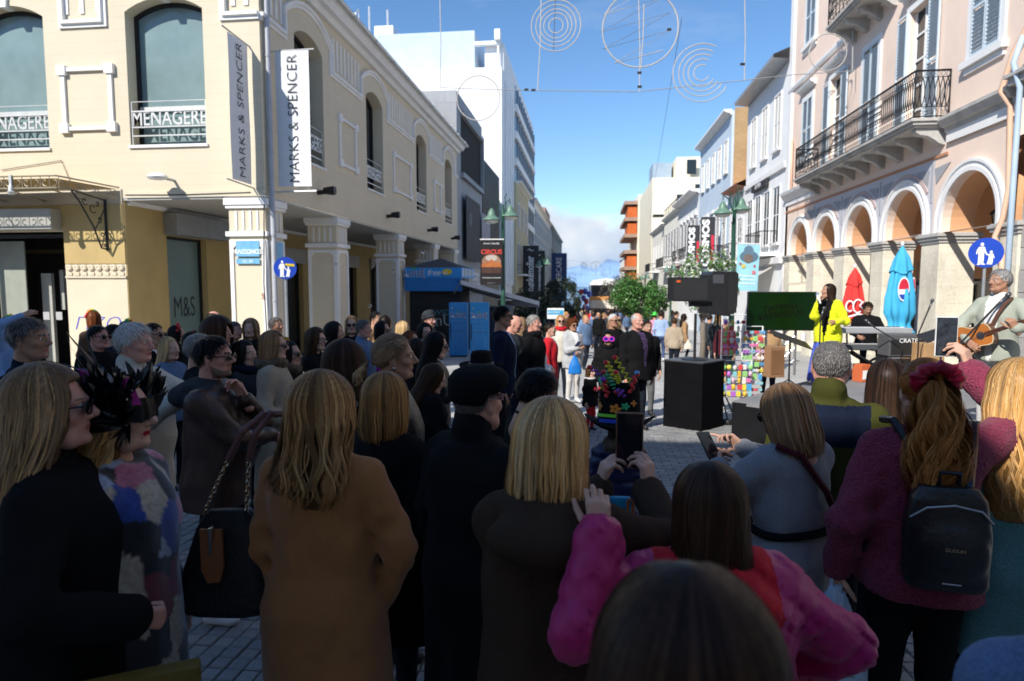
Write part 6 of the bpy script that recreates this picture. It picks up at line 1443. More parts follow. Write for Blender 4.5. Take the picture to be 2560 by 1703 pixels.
def draw_circus(P,w,h):
 flat(P,[(-w / 2,-h / 2),(w / 2,-h / 2),(w / 2,h / 2),(-w / 2,h / 2)],0,mat('poster_black',(0.012,0.009,0.010),rough=0.5,var=0.1),'sheet')
 flat(P,ell_poly(0,0.02 * h,w * 0.42,h * 0.17),-0.005,mat('poster_glow',(0.30,0.16,0.10),rough=0.6,var=0.3,vscale=5),'print'); flat(P,ell_poly(0,0.10 * h,w * 0.26,h * 0.07),-0.008,mat('poster_light',(0.45,0.38,0.33),rough=0.6,var=0.2,vscale=6),'print')
 flat(P,[(-w * 0.45,-0.1 * h),(w * 0.45,-0.1 * h),(w * 0.42,-0.02 * h),(0.1 * w,0.03 * h),(0,0.08 * h),(-0.1 * w,0.03 * h),(-w * 0.42,-0.02 * h)],-0.011,mat('poster_orange',(0.40,0.12,0.03),rough=0.6,var=0.3,vscale=7),'print'); flat(P,[(-w * 0.4,-0.24 * h),(w * 0.4,-0.24 * h),(w * 0.44,-0.1 * h),(-w * 0.44,-0.1 * h)],-0.011,mat('poster_brown',(0.06,0.025,0.018),rough=0.6,var=0.3),'print')
 ptxt(P,'CIRCUS',0,0.235 * h,w * 0.27,mat('poster_red',(0.60,0.06,0.04),rough=0.5,var=0),y=-0.016,bold=0.006); ptxt(P,'ROYAL THEATRE',0,0.42 * h,w * 0.09,WHITEINK,y=-0.014); ptxt(P,'THE WORLD OF WONDERS',0,-0.34 * h,w * 0.065,WHITEINK,y=-0.014); ptxt(P,'•  •  •  •',0,-0.455 * h,w * 0.1,WHITEINK,y=-0.014)
poster(1201,1257,602,713,19.8,'black poster with red circus title on the left lamp post',draw_circus)
def draw_blue(P,w,h):
 flat(P,[(-w / 2,-h / 2),(w / 2,-h / 2),(w / 2,h / 2),(-w / 2,h / 2)],0,mat('poster_aqua',(0.32,0.62,0.70),rough=0.5,var=0.15,vscale=3),'sheet')
 flat(P,ell_poly(0.02,0.24 * h,w * 0.42,h * 0.13,a0=0.0),-0.005,mat('hat_print',(0.10,0.17,0.24),rough=0.6,var=0.15),'print'); flat(P,ell_poly(0.0,0.36 * h,w * 0.22,h * 0.12),-0.009,mat('hat_print2',(0.12,0.20,0.28),rough=0.6,var=0.15),'print'); flat(P,ell_poly(0.0,0.20 * h,w * 0.22,h * 0.10),-0.013,mat('fur_print',(0.16,0.13,0.11),rough=0.7,var=0.4,vscale=14),'print')
 for (x,z,r,c) in ((-0.34,0.08,0.05,(0.5,0.08,0.08)),(-0.2,0.03,0.09,(0.65,0.5,0.1)),(0.28,-0.1,0.09,(0.6,0.2,0.22)),(0.3,0.04,0.05,(0.5,0.05,0.08))): flat(P,ell_poly(x * w,z * h,r * w,r * w),-0.016,mat('blob_%.2f_%.2f' % (x,z),c,rough=0.6),'print')
 for z in (-0.18,-0.26,-0.34): flat(P,[(-0.4 * w,(z - 0.012) * h),(0.38 * w,(z - 0.02) * h),(0.4 * w,(z + 0.012) * h),(-0.38 * w,(z + 0.02) * h)],-0.005,mat('pale_print',(0.6,0.75,0.78),rough=0.6,var=0.2,vscale=8),'print')
poster(1838,1893,613,727,18.4,'light blue poster of an animal in a wide hat on the right lamp post',draw_blue,tilt=0.03)
def draw_peach(P,w,h):
 flat(P,[(-w / 2,-h / 2),(w / 2,-h / 2),(w / 2,h / 2),(-w / 2,h / 2)],0,mat('poster_peach',(0.62,0.33,0.24),rough=0.5,var=0.25,vscale=3),'sheet'); flat(P,[(-w / 2,-h / 2),(w / 2,-h / 2),(w / 2,-h * 0.3),(-w / 2,-h * 0.3)],-0.005,INK,'print')
 flat(P,ell_poly(0.1 * w,0.2 * h,0.25 * w,0.15 * h),-0.006,mat('poster_mauve',(0.3,0.2,0.2),rough=0.6),'print')
poster(1615,1640,727,770,46,'small peach poster in front of the round green tree',draw_peach)
def ped_sign(u,v,d,r,label,n,overlay=False):
 c = ray3(u,v,d); x,y = c.x,c.y; P = empty('pedestrian_sign',(x,y,c.z),math.atan2(x,y) * -0.6,label=label,cat='sign',group='round blue pedestrian signs')
 m = MB(); m.lathe([(0,0.0),(r,0.0),(r,0.02),(0,0.02)],(0,0,0),36,ax='y'); m.build('disc',mat('sign_blue',(0.015,0.06,0.42),rough=0.35,var=0.06),P,world=False)
 def blob(pts,nm='pictogram'): flat(P,[(a * r,b * r) for a,b in pts],-0.006,WHITEINK,nm)
 blob(ell_poly(-0.24,0.56,0.1,0.12,12)); blob([(-0.40,0.40),(-0.10,0.40),(0.0,0.05),(0.10,-0.12),(0.03,-0.16),(-0.09,0.02),(-0.12,0.12),(-0.11,-0.3),(-0.13,-0.72),(-0.02,-0.76),(-0.02,-0.80),(-0.24,-0.80),(-0.25,-0.3),(-0.29,-0.80),(-0.52,-0.80),(-0.44,-0.74),(-0.42,-0.2),(-0.46,0.1),(-0.52,-0.1),(-0.57,-0.08),(-0.52,0.2)])
 blob(ell_poly(0.28,0.04,0.085,0.095,12)); blob([(0.16,-0.08),(0.40,-0.08),(0.48,-0.35),(0.43,-0.38),(0.38,-0.22),(0.40,-0.5),(0.36,-0.78),(0.22,-0.80),(0.27,-0.5),(0.2,-0.78),(0.06,-0.78),(0.14,-0.45),(0.16,-0.25),(0.06,-0.12),(0.03,-0.17)])
 if overlay: flat(P,[(0.02 * r,0.42 * r),(0.82 * r,0.36 * r),(0.82 * r,0.14 * r),(0.02 * r,0.22 * r)],-0.008,mat('sticker_yellow',(0.7,0.5,0.02),rough=0.5),'sticker')
 m = MB(); m.tube([(0,0.05,r * 1.0),(0,0.05,-c.z + gz(y))],0.03,8); m.build('post',GREYMET,P,world=False); return P
ped_sign(716,671,15.6,0.265,'round blue walking adult and child sign with yellow sticker on corner pillar',1,True); ped_sign(2456,633,13.2,0.30,'round blue walking adult and child sign beside the drainpipes',2)
# ---------------------------------------------------------------- kiosk, fridges, awning
KBLUE = mat('kiosk_blue',(0.02,0.20,0.55),rough=0.6,var=0.08); KSKY = mat('kiosk_sky',(0.03,0.30,0.72),rough=0.45,var=0.06); NAVYI = mat('navy_ink',(0.01,0.03,0.18),rough=0.5,var=0); LEAFG = mat('logo_leaf',(0.10,0.45,0.06),rough=0.5,var=0)
def logo(P,x,z,s,y):
 ptxt(P,'λουξ',x,z,s,WHITEINK,y=y + 0.003,bold=0.05 * s,spacing=1.05); ptxt(P,'λουξ',x,z,s,NAVYI,y=y - 0.003,bold=0.012 * s,spacing=1.05)
 for sg in (-1,1): flat(P,[(x + 0.02 * s,z + 0.42 * s),(x + 0.02 * s + sg * 0.2 * s,z + 0.5 * s),(x + 0.02 * s + sg * 0.22 * s,z + 0.7 * s),(x + 0.02 * s + sg * 0.06 * s,z + 0.62 * s)],y,LEAFG,'logo_leaf')
def build_kiosk():
 x1,y0 = spot(1155,27.2); x0 = -7.75; g = gz(y0); w = x1 - x0
 K = empty('kiosk',((x0 + x1) / 2,y0,g),label='blue kiosk with soft drink fascia and graffiti shutter under the arcade',cat='kiosk'); hw = w / 2
 m = MB(); m.box(-hw + 0.1,hw - 0.15,0.45,2.6,0,2.6); m.build('cabin',mat('kiosk_black',(0.012,0.013,0.015),rough=0.6,var=0.2),K,world=False)
 m = MB()
 for i in range(22): m.box(-hw + 0.15,hw - 0.2,0.40,0.448,0.1 + i * 0.085,0.17 + i * 0.085)
 m.build('shutter_slats',mat('kiosk_shutter',(0.018,0.02,0.022),rough=0.5,metal=0.3,var=0.2),K,world=False,kind='stuff')
 zt = 2.72 - g; m = MB(); m.box(-hw,hw,0.0,0.03,zt - 0.42,zt); m.box(hw - 0.03,hw,0.03,3.0,zt - 0.42,zt); m.build('fascia',KSKY,K,world=False)
 m = MB(); m.add([(-hw,0.02,zt - 0.42),(hw,0.02,zt - 0.42),(hw,0.10,zt - 0.98),(-hw,0.10,zt - 0.98)],[(0,1,2,3)]); m.build('valance',KBLUE,K,world=False)
 m = MB(); m.add([(-hw,0,zt),(hw,0,zt),(hw,3,zt),(-hw,3,zt),(0,1.5,zt + 0.45)],[(0,1,4),(1,2,4),(2,3,4),(3,0,4)]); m.build('roof',mat('kiosk_roof',(0.06,0.06,0.07),rough=0.8),K,world=False)
 logo(K,hw - 2.05,zt - 0.24,0.40,-0.012); ptxt(K,'free',hw - 1.2,zt - 0.21,0.36,WHITEINK,shear=0.3); flat(K,[(hw - 0.62 + a * 0.95 + b * 0.5,zt - 0.18 + b - a * 0.1) for a,b in ell_poly(0,0,0.22,0.13,14)],-0.01,mat('bottle_yellow',(0.75,0.55,0.03),rough=0.4),'bottle_print'); flat(K,[(hw - 0.68 + a * 0.9 + b * 0.5,zt - 0.22 + b) for a,b in ell_poly(0,0,0.1,0.07,12)],-0.014,mat('bottle_label',(0.7,0.62,0.5),rough=0.4),'bottle_print')
 for i in range(7): m = MB(); m.box(hw + 0.002,hw + 0.01,0.2 + i * 0.4,0.32 + i * 0.4,zt - 0.33,zt - 0.04); m.build('side_print',MATS['bottle_yellow'] if i % 2 else WHITEINK,K,world=False)
 GR = mat('chalk_spray',(0.42,0.46,0.46),rough=0.7,var=0); GT = mat('teal_spray',(0.10,0.36,0.40),rough=0.7,var=0)
 for s_,x,z,sz,mm in (('WSD',hw - 0.95,1.62,0.34,GT),('nU',hw - 0.85,1.28,0.7,GR),('GHVI',hw - 1.42,1.08,0.27,GR),('IRIS',hw - 1.40,0.85,0.27,GR),('22',hw - 1.38,0.62,0.25,GR)): txt(s_,sz,mm,K,frame_m((x,0.385,z),(1,0,0),(0,0,1)),name='graffiti',world=False,ext=0.001,bold=-0.006)
build_kiosk()
def fridge(u,d,label,rz=0.0):
 x,y = spot(u,d); g = gz(y); K = empty('drinks_fridge',(x,y,g),rz,label=label,cat='fridge',group='blue drinks fridges'); BF = mat('fridge_blue',(0.02,0.26,0.62),rough=0.35,var=0.06,vscale=2); OUT = mat('bottle_outline',(0.16,0.45,0.68),rough=0.4,var=0)
 m = MB(); m.box(-0.34,0.34,-0.3,0.3,0.06,2.05); m.build('cabinet',BF,K,world=False,bevel=0.02); m = MB(); m.box(-0.3,0.3,-0.28,0.28,0.0,0.06); m.build('base',BLACKMET,K,world=False)
 m = MB(); m.box(-0.312,0.312,-0.306,-0.3005,0.98,0.99); m.build('door_gap',INK,K,world=False); m = MB(); m.box(-0.30,-0.27,-0.34,-0.305,0.7,1.3); m.build('handle',BLACKMET,K,world=False)
 logo(K,0.0,1.58,0.24,-0.312)
 pts = [(-0.22,0.1),(-0.22,0.75),(-0.12,1.0),(-0.1,1.2),(0.1,1.2),(0.12,1.0),(0.22,0.75),(0.22,0.1)]; m = MB(); m.tube([(a,-0.309,b) for a,b in pts],0.008,5); m.build('bottle_print',OUT,K,world=False); ptxt(K,'πορτοκαλάδα',0,1.38,0.07,OUT,y=-0.308)
 flat(K,ell_poly(-0.22,1.84,0.025,0.025,10),-0.307,MATS['bottle_yellow'],'sticker')
fridge(1147,24.6,'shorter blue drinks fridge nearest the kiosk shutter',0.1); fridge(1199,23.4,'taller blue drinks fridge right of its twin',0.12)
def build_awning():
 A = Vector((-4.0,21.2,2.18)); K = empty('white_awning',(-3.9,27,gz(27)),label='white sloping awning reaching from the kiosk into the street',cat='awning'); WC = mat('awning_white',(0.62,0.62,0.63),rough=0.85,var=0.06); UN = mat('awning_under',(0.30,0.31,0.30),rough=0.9,var=0.1)
 P0 = ray3(1152,701,26.9); P1 = ray3(1348,754,27.6); dv = Vector((-2.2,3.0,0.0)); nx = 12; m = MB(); V = []
 for i in range(nx + 1):
  t = i / nx; p = P0.lerp(P1,t); V += [p,p + dv + Vector((0,0,0.05))]
 m.add(V,[(2 * i,2 * i + 2,2 * i + 3,2 * i + 1) for i in range(nx)]); m.build('canvas',WC,K)
 m = MB(); V = []
 for i in range(nx + 1):
  t = i / nx; p = P0.lerp(P1,t); V += [p + Vector((0.01,-0.01,0.01)),p + Vector((0.01,-0.01,-0.17))]
 m.add(V,[(2 * i,2 * i + 2,2 * i + 3,2 * i + 1) for i in range(nx)]); m.add([P1,P1 + dv,P1 + dv + Vector((0,0,-0.25)),P1 + Vector((0,0,-0.25))],[(0,1,2,3)]); m.build('valance',WC,K)
 m = MB(); m.tube([P0 + Vector((0,0,-0.05)),P0 + Vector((-0.35,0.3,-0.55))],0.02,6); m.tube([P1 + Vector((-0.1,0.1,-0.1)),P1 + Vector((-0.1,0.1,-2.2))],0.025,6); m.tube([P1 + dv + Vector((0.1,-0.1,-0.1)),P1 + dv + Vector((0.1,-0.1,-2.3))],0.025,6); m.build('frame',GREYMET,K)
 m = MB(); m.box(-6.6,-3.6,28.6,31,gz(29),1.0); m.build('stall_body',mat('stall_navy',(0.01,0.03,0.08),rough=0.6,var=0.2),K)
build_awning()
def build_info_board():
 c = ray3(1389,784,24); K = empty('notice_board',(c.x,c.y,gz(c.y)),label='white and blue notice board above the heads near the awning end',cat='sign'); z = c.z - gz(c.y); m = MB(); m.box(-0.31,0.31,0,0.04,z - 0.2,z + 0.2); m.build('board',mat('board_white',(0.7,0.72,0.72),rough=0.5,var=0.05),K,world=False,bevel=0.01); m = MB(); m.box(-0.29,0.29,-0.005,-0.001,z - 0.04,z + 0.13); m.build('blue_band',mat('board_blue',(0.03,0.32,0.55),rough=0.5),K,world=False); ptxt(K,'ΜΑΙΖΩΝΟΣ',-0.06,z + 0.045,0.09,WHITEINK); m = MB(); m.tube([(0,0.05,0),(0,0.05,z + 0.1)],0.03,6); m.build('post',GREYMET,K,world=False)
build_info_board()
# ---------------------------------------------------------------- trees
def tree(u,d,cz,rx,rz,label,leafc,seed,n=5200,leaf=0.085,trunk_r=0.09,pale=0.0,lean=0.0,grp='street trees'):
 x,y = spot(u,d); g = gz(y); T = empty('orange_tree',(x,y,g),label=label,cat='tree',group=grp); rs = np.random.RandomState(seed)
 BK = mat('tree_bark',(0.17,0.14,0.11),rough=0.95,var=0.25,vscale=6,bump=0.6,bscale=30); h = cz - g; m = MB(); m.tube([(0,0,0),(0.03,0.02,h * 0.35),(lean,0,h * 0.62)],[trunk_r * 1.25,trunk_r,trunk_r * 0.85],9)
 for i in range(6):
  a = i * 1.1 + rs.uniform(0,0.5); e = Vector((lean + rx * 0.75 * math.cos(a),rx * 0.75 * math.sin(a),h + rz * rs.uniform(-0.1,0.6))); m.tube([(lean,0,h * 0.58),Vector((lean,0,h * 0.6)).lerp(e,0.5) + Vector((0,0,0.1)),e],[trunk_r * 0.6,trunk_r * 0.35,trunk_r * 0.1],6)
 m.build('trunk',BK,T,world=False,smooth=True)
 nc = 46; cc = rs.normal(size=(nc,3)); cc /= np.linalg.norm(cc,axis=1)[:,None]; cc *= rs.uniform(0.45,0.95,(nc,1)) ** 0.6 * np.array([rx,rx,rz]); cc += np.array([lean,0,h]); cr = rs.uniform(0.2,0.36,nc) * rx
 k = rs.randint(0,nc,n); dr = rs.normal(size=(n,3)); dr /= np.linalg.norm(dr,axis=1)[:,None]; P = cc[k] + dr * (cr[k] * rs.uniform(0.5,1.05,n) ** 0.5)[:,None]
 A = dr + rs.normal(0,0.7,(n,3)); A /= np.linalg.norm(A,axis=1)[:,None]; B = np.cross(A,rs.normal(size=(n,3))); B /= np.linalg.norm(B,axis=1)[:,None]; Cc = np.cross(A,B); L = leaf * rs.uniform(0.6,1.25,(n,1))
 V = np.stack([P - B * L,P - Cc * L * 0.45,P + B * L,P + Cc * L * 0.45],1).reshape(-1,3); Q = np.arange(4 * n).reshape(n,4)
 col = np.array(leafc)[None] * rs.uniform(0.6,1.5,(n,1)) * np.array([1,1,1]); col[:,0] *= rs.uniform(0.7,1.5,n)
 if pale: pm = rs.uniform(0,1,n) < pale; col[pm] = np.array([0.55,0.56,0.5]) * rs.uniform(0.7,1.1,(pm.sum(),1))
 np_mesh('crown',V,Q,attr_mat('leaf',rough=0.45,spec=0.4),T,smooth=False,col=np.repeat(col,4,0)); return T
tree(1600,34,1.35,1.45,1.05,'round bright green orange tree in the sunlit street',(0.045,0.13,0.025),3,n=9000)
tree(1404,46,0.9,1.5,1.5,'dark orange tree in the shade on the left side',(0.016,0.030,0.012),5,n=6000); tree(1330,40,0.75,1.3,1.0,'low dark tree behind the awning and notice board',(0.014,0.026,0.011),7,n=4500)  # shade is put into the darker leaf colour of both trees
tree(1757,17.2,2.1,0.8,0.85,'small leafy tree with pale blossom behind the loudspeakers',(0.07,0.16,0.03),11,n=3000,leaf=0.055,trunk_r=0.07,pale=0.30)
tree(1575,70,1.4,2.0,1.6,'small olive green tree far down the right side',(0.06,0.09,0.05),13,n=2500,leaf=0.14); tree(1545,120,1.2,3.0,3.0,'bare grey-green tree near the end of the street',(0.09,0.09,0.07),15,n=1800,leaf=0.2)
# ---------------------------------------------------------------- light garlands over the street
def build_garland(y0,s,dz,label,nm='light_garland',dark=False):
 M_ = mat('garland_tube' if not dark else 'garland_dark',(0.42,0.40,0.37) if not dark else (0.08,0.09,0.12),rough=0.5,var=0.1); CB = mat('garland_cable',(0.30,0.30,0.30),rough=0.6)
 G = empty(nm,(1.5,y0,10 + dz),label=label,cat='light decoration',group='hoop light decorations across the street')
 def pt(u,v):
  t = (u - 1280) / FPX; x = 23.0 * (t * CY - SY) / (t * SY + CY); zc = -x * SY + 23.0 * CY; return Vector((x * s,y0,(CAMZ - (v - 715) * zc / FPX) + dz))
 k = 23.2 / FPX * s
 def ring(name,u,v,radii,a0=0,a1=360,r=0.019):
  c = pt(u,v); P = empty_part(name,G)
  for rr in radii:
   m = MB(); n = 40; full = a1 - a0 >= 359; pts = [c + Vector((math.cos(R(a0 + (a1 - a0) * i / n)),0,math.sin(R(a0 + (a1 - a0) * i / n)))) * rr * k for i in range(n if full else n + 1)]; m.tube(pts,r * s,6,close=full); m.build('hoop',M_,P)
  return P,c
 P,c = ring('concentric_hoops',1386,90,(59,48,38,29,17)); m = MB(); m.tube([pt(1384,32),pt(1380,150)],0.012,5); m.build('tie',BLACKMET,P)
 P,c = ring('zigzag_hoop',1589,97,(88,),r=0.025); m = MB(); zz = [(1600,9),(1500,64),(1640,25),(1495,105),(1662,60),(1500,145),(1664,100),(1528,178),(1645,148)]; m.tube([pt(a,b) for a,b in zz],0.018,5); m.build('zigzag_bar',M_,P)
 P,c = ring('broken_hoops',1740,200,(66,53,42,31,18),62,330)
 ring('plain_hoop',1198,260,(53,),r=0.02); ring('plain_hoop',2044,152,(41,),r=0.02)
 m = MB(); m.tube([pt(560,8),pt(900,2),pt(1107,22),pt(1400,30),pt(1600,28),pt(1800,12),pt(2020,-12)],0.014,5); m.tube([pt(1107,235),pt(1240,240),pt(1580,245),pt(1750,228),pt(1960,205),pt(2105,196)],0.014,5)
 m.tube([pt(1895,0),pt(1925,22),pt(1975,15),pt(2010,-10)],0.014,5); m.build('cable',CB,G)
 for a,b in (((1107,22),(1105,235)),((1350,30),(1342,242)),((1584,28),(1590,245)),((1597,40),(1592,190)),((1838,8),(1844,218)),((2095,0),(2105,196))): m = MB(); m.tube([pt(*a),pt((a[0] + b[0]) / 2 + 2,(a[1] + b[1]) / 2),pt(*b)],0.018,5); m.build('hanger',M_,G)
 for a,b in ((1464,27),(1838,180),(1589,200),(1590,233),(1332,241),(1315,240),(1659,99)): m = MB(); q = pt(a,b); m.box(q.x - 0.07,q.x + 0.07,y0 - 0.03,y0 + 0.03,q.z - 0.035,q.z + 0.035); m.build('connector',BLACKMET,G)
 return G
build_garland(23.0,1.0,0.0,'hoop light decoration strung high across the near street'); build_garland(150.0,0.95,-4.2,'tiny hoop light decoration far down the street',dark=True)
m = MB(); m.tube([(3.0,23,10.9),(5.6,60,10.3),(8.6,95,11.5)],0.012,4); m.build('overhead_cable',mat('far_cable',(0.1,0.14,0.25),rough=0.6),label='thin cable slanting from the hoops to the far right roof',cat='cable')
# ---------------------------------------------------------------- stage at the end of the street
def build_far_stage():
 K = empty('far_stage',(4,172,gz(172)),label='distant stage with white roof at the end of the street',cat='stage'); g = gz(172)
 m = MB(); m.add([(0.0,170,2.2),(9,170,2.2),(8,170,3.4),(4.5,170,3.9),(1,170,3.4),(0.0,178,2.2),(9,178,2.2),(8,178,3.4),(4.5,178,3.9),(1,178,3.4)],[(0,1,2,3,4),(5,9,8,7,6),(1,6,7,2),(2,7,8,3),(3,8,9,4),(4,9,5,0)]); m.build('roof',WHITEW,K)
 m = MB(); m.box(0.6,8.4,177,177.5,-0.8,2.2); m.build('backdrop',mat('stage_blue',(0.08,0.14,0.28),rough=0.7,var=0.3,vscale=0.5),K); m = MB(); m.box(0.2,8.8,169.5,178,-1.8,-0.8); m.build('deck',mat('stage_orange',(0.55,0.26,0.08),rough=0.7),K)
 m = MB(); m.box(0.5,8.5,168,169.4,g,-1.8); m.build('front_panel',mat('stage_cream',(0.6,0.55,0.48),rough=0.8,var=0.2,vscale=0.4),K)
 for x in (0.3,8.7): m = MB(); m.box(x - 0.2,x + 0.2,170,170.4,g,2.2); m.build('tower',LIGHTMET,K)
 F = empty('parade_float',(-2,150,gz(150)),label='colourful parade float on the left at the street end',cat='float'); rnd = random.Random(5)
 for i in range(9): m = MB(); c = rnd.choice(((0.5,0.05,0.06),(0.1,0.15,0.6),(0.7,0.65,0.6),(0.15,0.1,0.4),(0.7,0.3,0.3))); a = rnd.uniform(-3.0,0.4); z = rnd.uniform(-3.5,1.2); m.lathe([(0,0.7),(0.4,0.5),(0.6,0),(0.4,-0.6),(0,-0.8)],(a,150,z),8); m.build('float_figure',mat('float_%d' % i,c,rough=0.6),F,smooth=True)
 m = MB(); m.box(-3.4,0.6,149,153,gz(150),-3.2); m.build('float_base',mat('float_blue',(0.15,0.3,0.6),rough=0.6),F)
build_far_stage()
# ---------------------------------------------------------------- stage for the band
STZ = 0.33
def build_stage():
 def cw(xc,zc): return (xc * CY - zc * SY,xc * SY + zc * CY)
 P = [cw(3.13,9.1),cw(5.6,6.7),cw(10.2,11.2),cw(7.6,13.6)]
 K = empty('concert_stage',(P[0][0],P[0][1],gz(P[0][1])),label='low concert stage with black skirt under the band',cat='stage')
 m = MB(); n = 4; m.add([(x,y,STZ) for x,y in P] + [(x,y,STZ - 0.05) for x,y in P],[(0,1,2,3)] + [(i,(i + 1) % n,(i + 1) % n + n,i + n) for i in range(n)]); m.build('deck',mat('stage_grey',(0.20,0.20,0.20),rough=0.7,var=0.15,vscale=2,stain=(0.4,0.4,0.38),stain_amt=0.3),K)
 V = []; N_ = 60; Fc = []
 loop = []
 for i in range(4):
  a = Vector(P[i]); b = Vector(P[(i + 1) % 4])
  for k in range(N_): loop.append(a.lerp(b,k / N_))
 for i,p in enumerate(loop):
  w = 0.022 * math.sin(i * 0.9) + 0.012 * math.sin(i * 2.3); c = Vector((6.5,8.5)); o = (p - c).normalized() * w; V += [(p.x + o.x * 0.2,p.y + o.y * 0.2,STZ - 0.012),(p.x + o.x,p.y + o.y,(STZ + gz(p.y)) / 2),(p.x + o.x * 1.5,p.y + o.y * 1.5,gz(p.y) + 0.01)]
 nl = len(loop); Fc = [(3 * i + j,3 * ((i + 1) % nl) + j,3 * ((i + 1) % nl) + j + 1,3 * i + j + 1) for i in range(nl) for j in (0,1)]
 MB().add(V,Fc).build('skirt',mat('stage_skirt',(0.012,0.012,0.013),rough=0.9,spec=0.08,var=0.2,vscale=3),K,smooth=True,fixn=False)
build_stage()
BLK = mat('black_plastic',(0.016,0.016,0.017),rough=0.42,var=0.15,vscale=5); GRILL = mat('speaker_grille',(0.020,0.020,0.021),rough=0.55,metal=0.2,bump=0.4,bscale=220,var=0.1); CHROME = mat('chrome',(0.6,0.6,0.6),rough=0.2,metal=1.0,var=0)
def build_pedestal():
 x,y = spot(1739,10.12); g = gz(y); K = empty('speaker_plinth',(x,y,g),YAW + R(44),label='tall black square plinth standing on the paving',cat='plinth'); s = 0.335
 m = MB(); m.box(-s,s,-s,s,0.0,1.05); m.build('plinth_body',mat('plinth_black',(0.006,0.006,0.007),rough=0.85,spec=0.05,var=0.2,vscale=3),K,world=False,bevel=0.006); m = MB(); m.box(-s - 0.004,s + 0.004,-s - 0.004,s + 0.004,1.052,1.07); m.build('plinth_top',mat('plinth_lid',(0.05,0.05,0.055),rough=0.35,var=0.2),K,world=False)
 top = g + 1.07
 S = empty('loudspeaker',(x,y,top),YAW,label='black loudspeaker lying sideways on the plinth pole',cat='loudspeaker',group='black loudspeakers')
 m = MB(); m.tube([(0,0,0),(0,0,0.72)],0.022,8); m.lathe([(0.2,0),(0.2,0.012),(0.04,0.03)],(0,0,0),16); m.build('pole',BLK,S,world=False)
 z0 = 1.96 - (695 - 715) * 10 / FPX - top; m = MB(); m.prism([(-0.40,z0 - 0.36),(0.14,z0 - 0.36),(0.2,z0 - 0.30),(0.2,z0 - 0.02),(0.14,z0),(-0.40,z0 + 0.01)],-0.2,0.2,lambda a,b,d: (a,d,b)); m.build('cabinet',BLK,S,world=False,bevel=0.012)
 m = MB(); m.box(-0.39,0.12,-0.206,-0.2005,z0 - 0.34,z0 - 0.02); m.build('grille',GRILL,S,world=False); m = MB(); m.box(-0.1,0.24,-0.06,0.06,z0 - 0.44,z0 - 0.365); m.build('bracket',BLK,S,world=False); m = MB(); m.box(-0.36,-0.30,-0.212,-0.207,z0 - 0.07,z0 - 0.04); m.build('badge',mat('badge_orange',(0.7,0.12,0.02),rough=0.4),S,world=False)
 x2,y2 = spot(1795,11.2); g2 = gz(y2); S = empty('loudspeaker',(x2,y2,g2),YAW + 0.15,label='larger upright black loudspeaker on a tripod behind the plinth',cat='loudspeaker',group='black loudspeakers')
 zt = 1.96 + 35 * 11.2 / FPX - g2; m = MB(); m.tube([(0,0,0.3),(0,0,zt - 0.6)],0.02,8)
 for k in range(3): a = k * 2.09 + 0.5; m.tube([(0,0,0.75),(0.5 * math.cos(a),0.5 * math.sin(a),0.0)],0.014,6)
 m.build('tripod',BLK,S,world=False); m = MB(); m.prism([(-0.27,zt - 0.72),(0.1,zt - 0.76),(0.24,zt - 0.6),(0.25,zt - 0.04),(0.2,zt),(-0.2,zt),(-0.27,zt - 0.06)],-0.22,0.2,lambda a,b,d: (a,d,b)); m.build('cabinet',BLK,S,world=False,bevel=0.015)
 m = MB(); m.box(-0.22,-0.02,-0.226,-0.221,zt - 0.2,zt - 0.05); m.build('horn',mat('horn_grey',(0.07,0.07,0.08),rough=0.3),S,world=False); m = MB(); m.box(0.06,0.22,-0.227,-0.221,zt - 0.7,zt - 0.05); m.build('grille',GRILL,S,world=False)
build_pedestal()
def build_tv():
 c = ray3(1953,778,11.7); K = empty('video_screen',(c.x,c.y,STZ),YAW * 0.3,label='flat video screen showing a dark green picture behind the singer',cat='screen'); z = c.z - STZ
 m = MB(); m.box(-0.60,0.60,-0.02,0.04,z - 0.35,z + 0.35); m.build('bezel',BLK,K,world=False,bevel=0.006); m = MB(); m.box(-0.585,0.585,-0.026,-0.0205,z - 0.335,z + 0.335); m.build('display',mat('screen_green',(0.001,0.009,0.001),rough=0.25,var=0.2,vscale=1.2,emit=(0.0,0.02,0.0),estr=0.3),K,world=False)
 DK = mat('screen_text',(0.001,0.003,0.001),rough=0.3,var=0)
 T = frame_m((-0.02,-0.028,z + 0.06),(1,0,0.12),(-0.12,0,1)); txt('ΠΑΤΡΙΝΟ',0.13,DK,K,T,world=False,ext=0.0005,bold=0.004); T = frame_m((-0.02,-0.028,z - 0.07),(1,0,0.12),(-0.12,0,1)); txt('ΚΑΡΝΑΒΑΛΙ',0.14,DK,K,T,world=False,ext=0.0005,bold=0.004)
 m = MB()
 for xx in (-0.42,0.1):
  for dx in (0,0.2): m.tube([(xx + dx,0.1,0),(xx + dx,0.1,z - 0.2)],0.025,8)
  for q in range(4): m.tube([(xx,0.1,0.1 + q * 0.22),(xx + 0.2,0.1,0.3 + q * 0.22)],0.014,6)
 m.build('truss_leg',mat('truss_alu',(0.55,0.56,0.57),rough=0.3,metal=0.8),K,world=False)
build_tv()
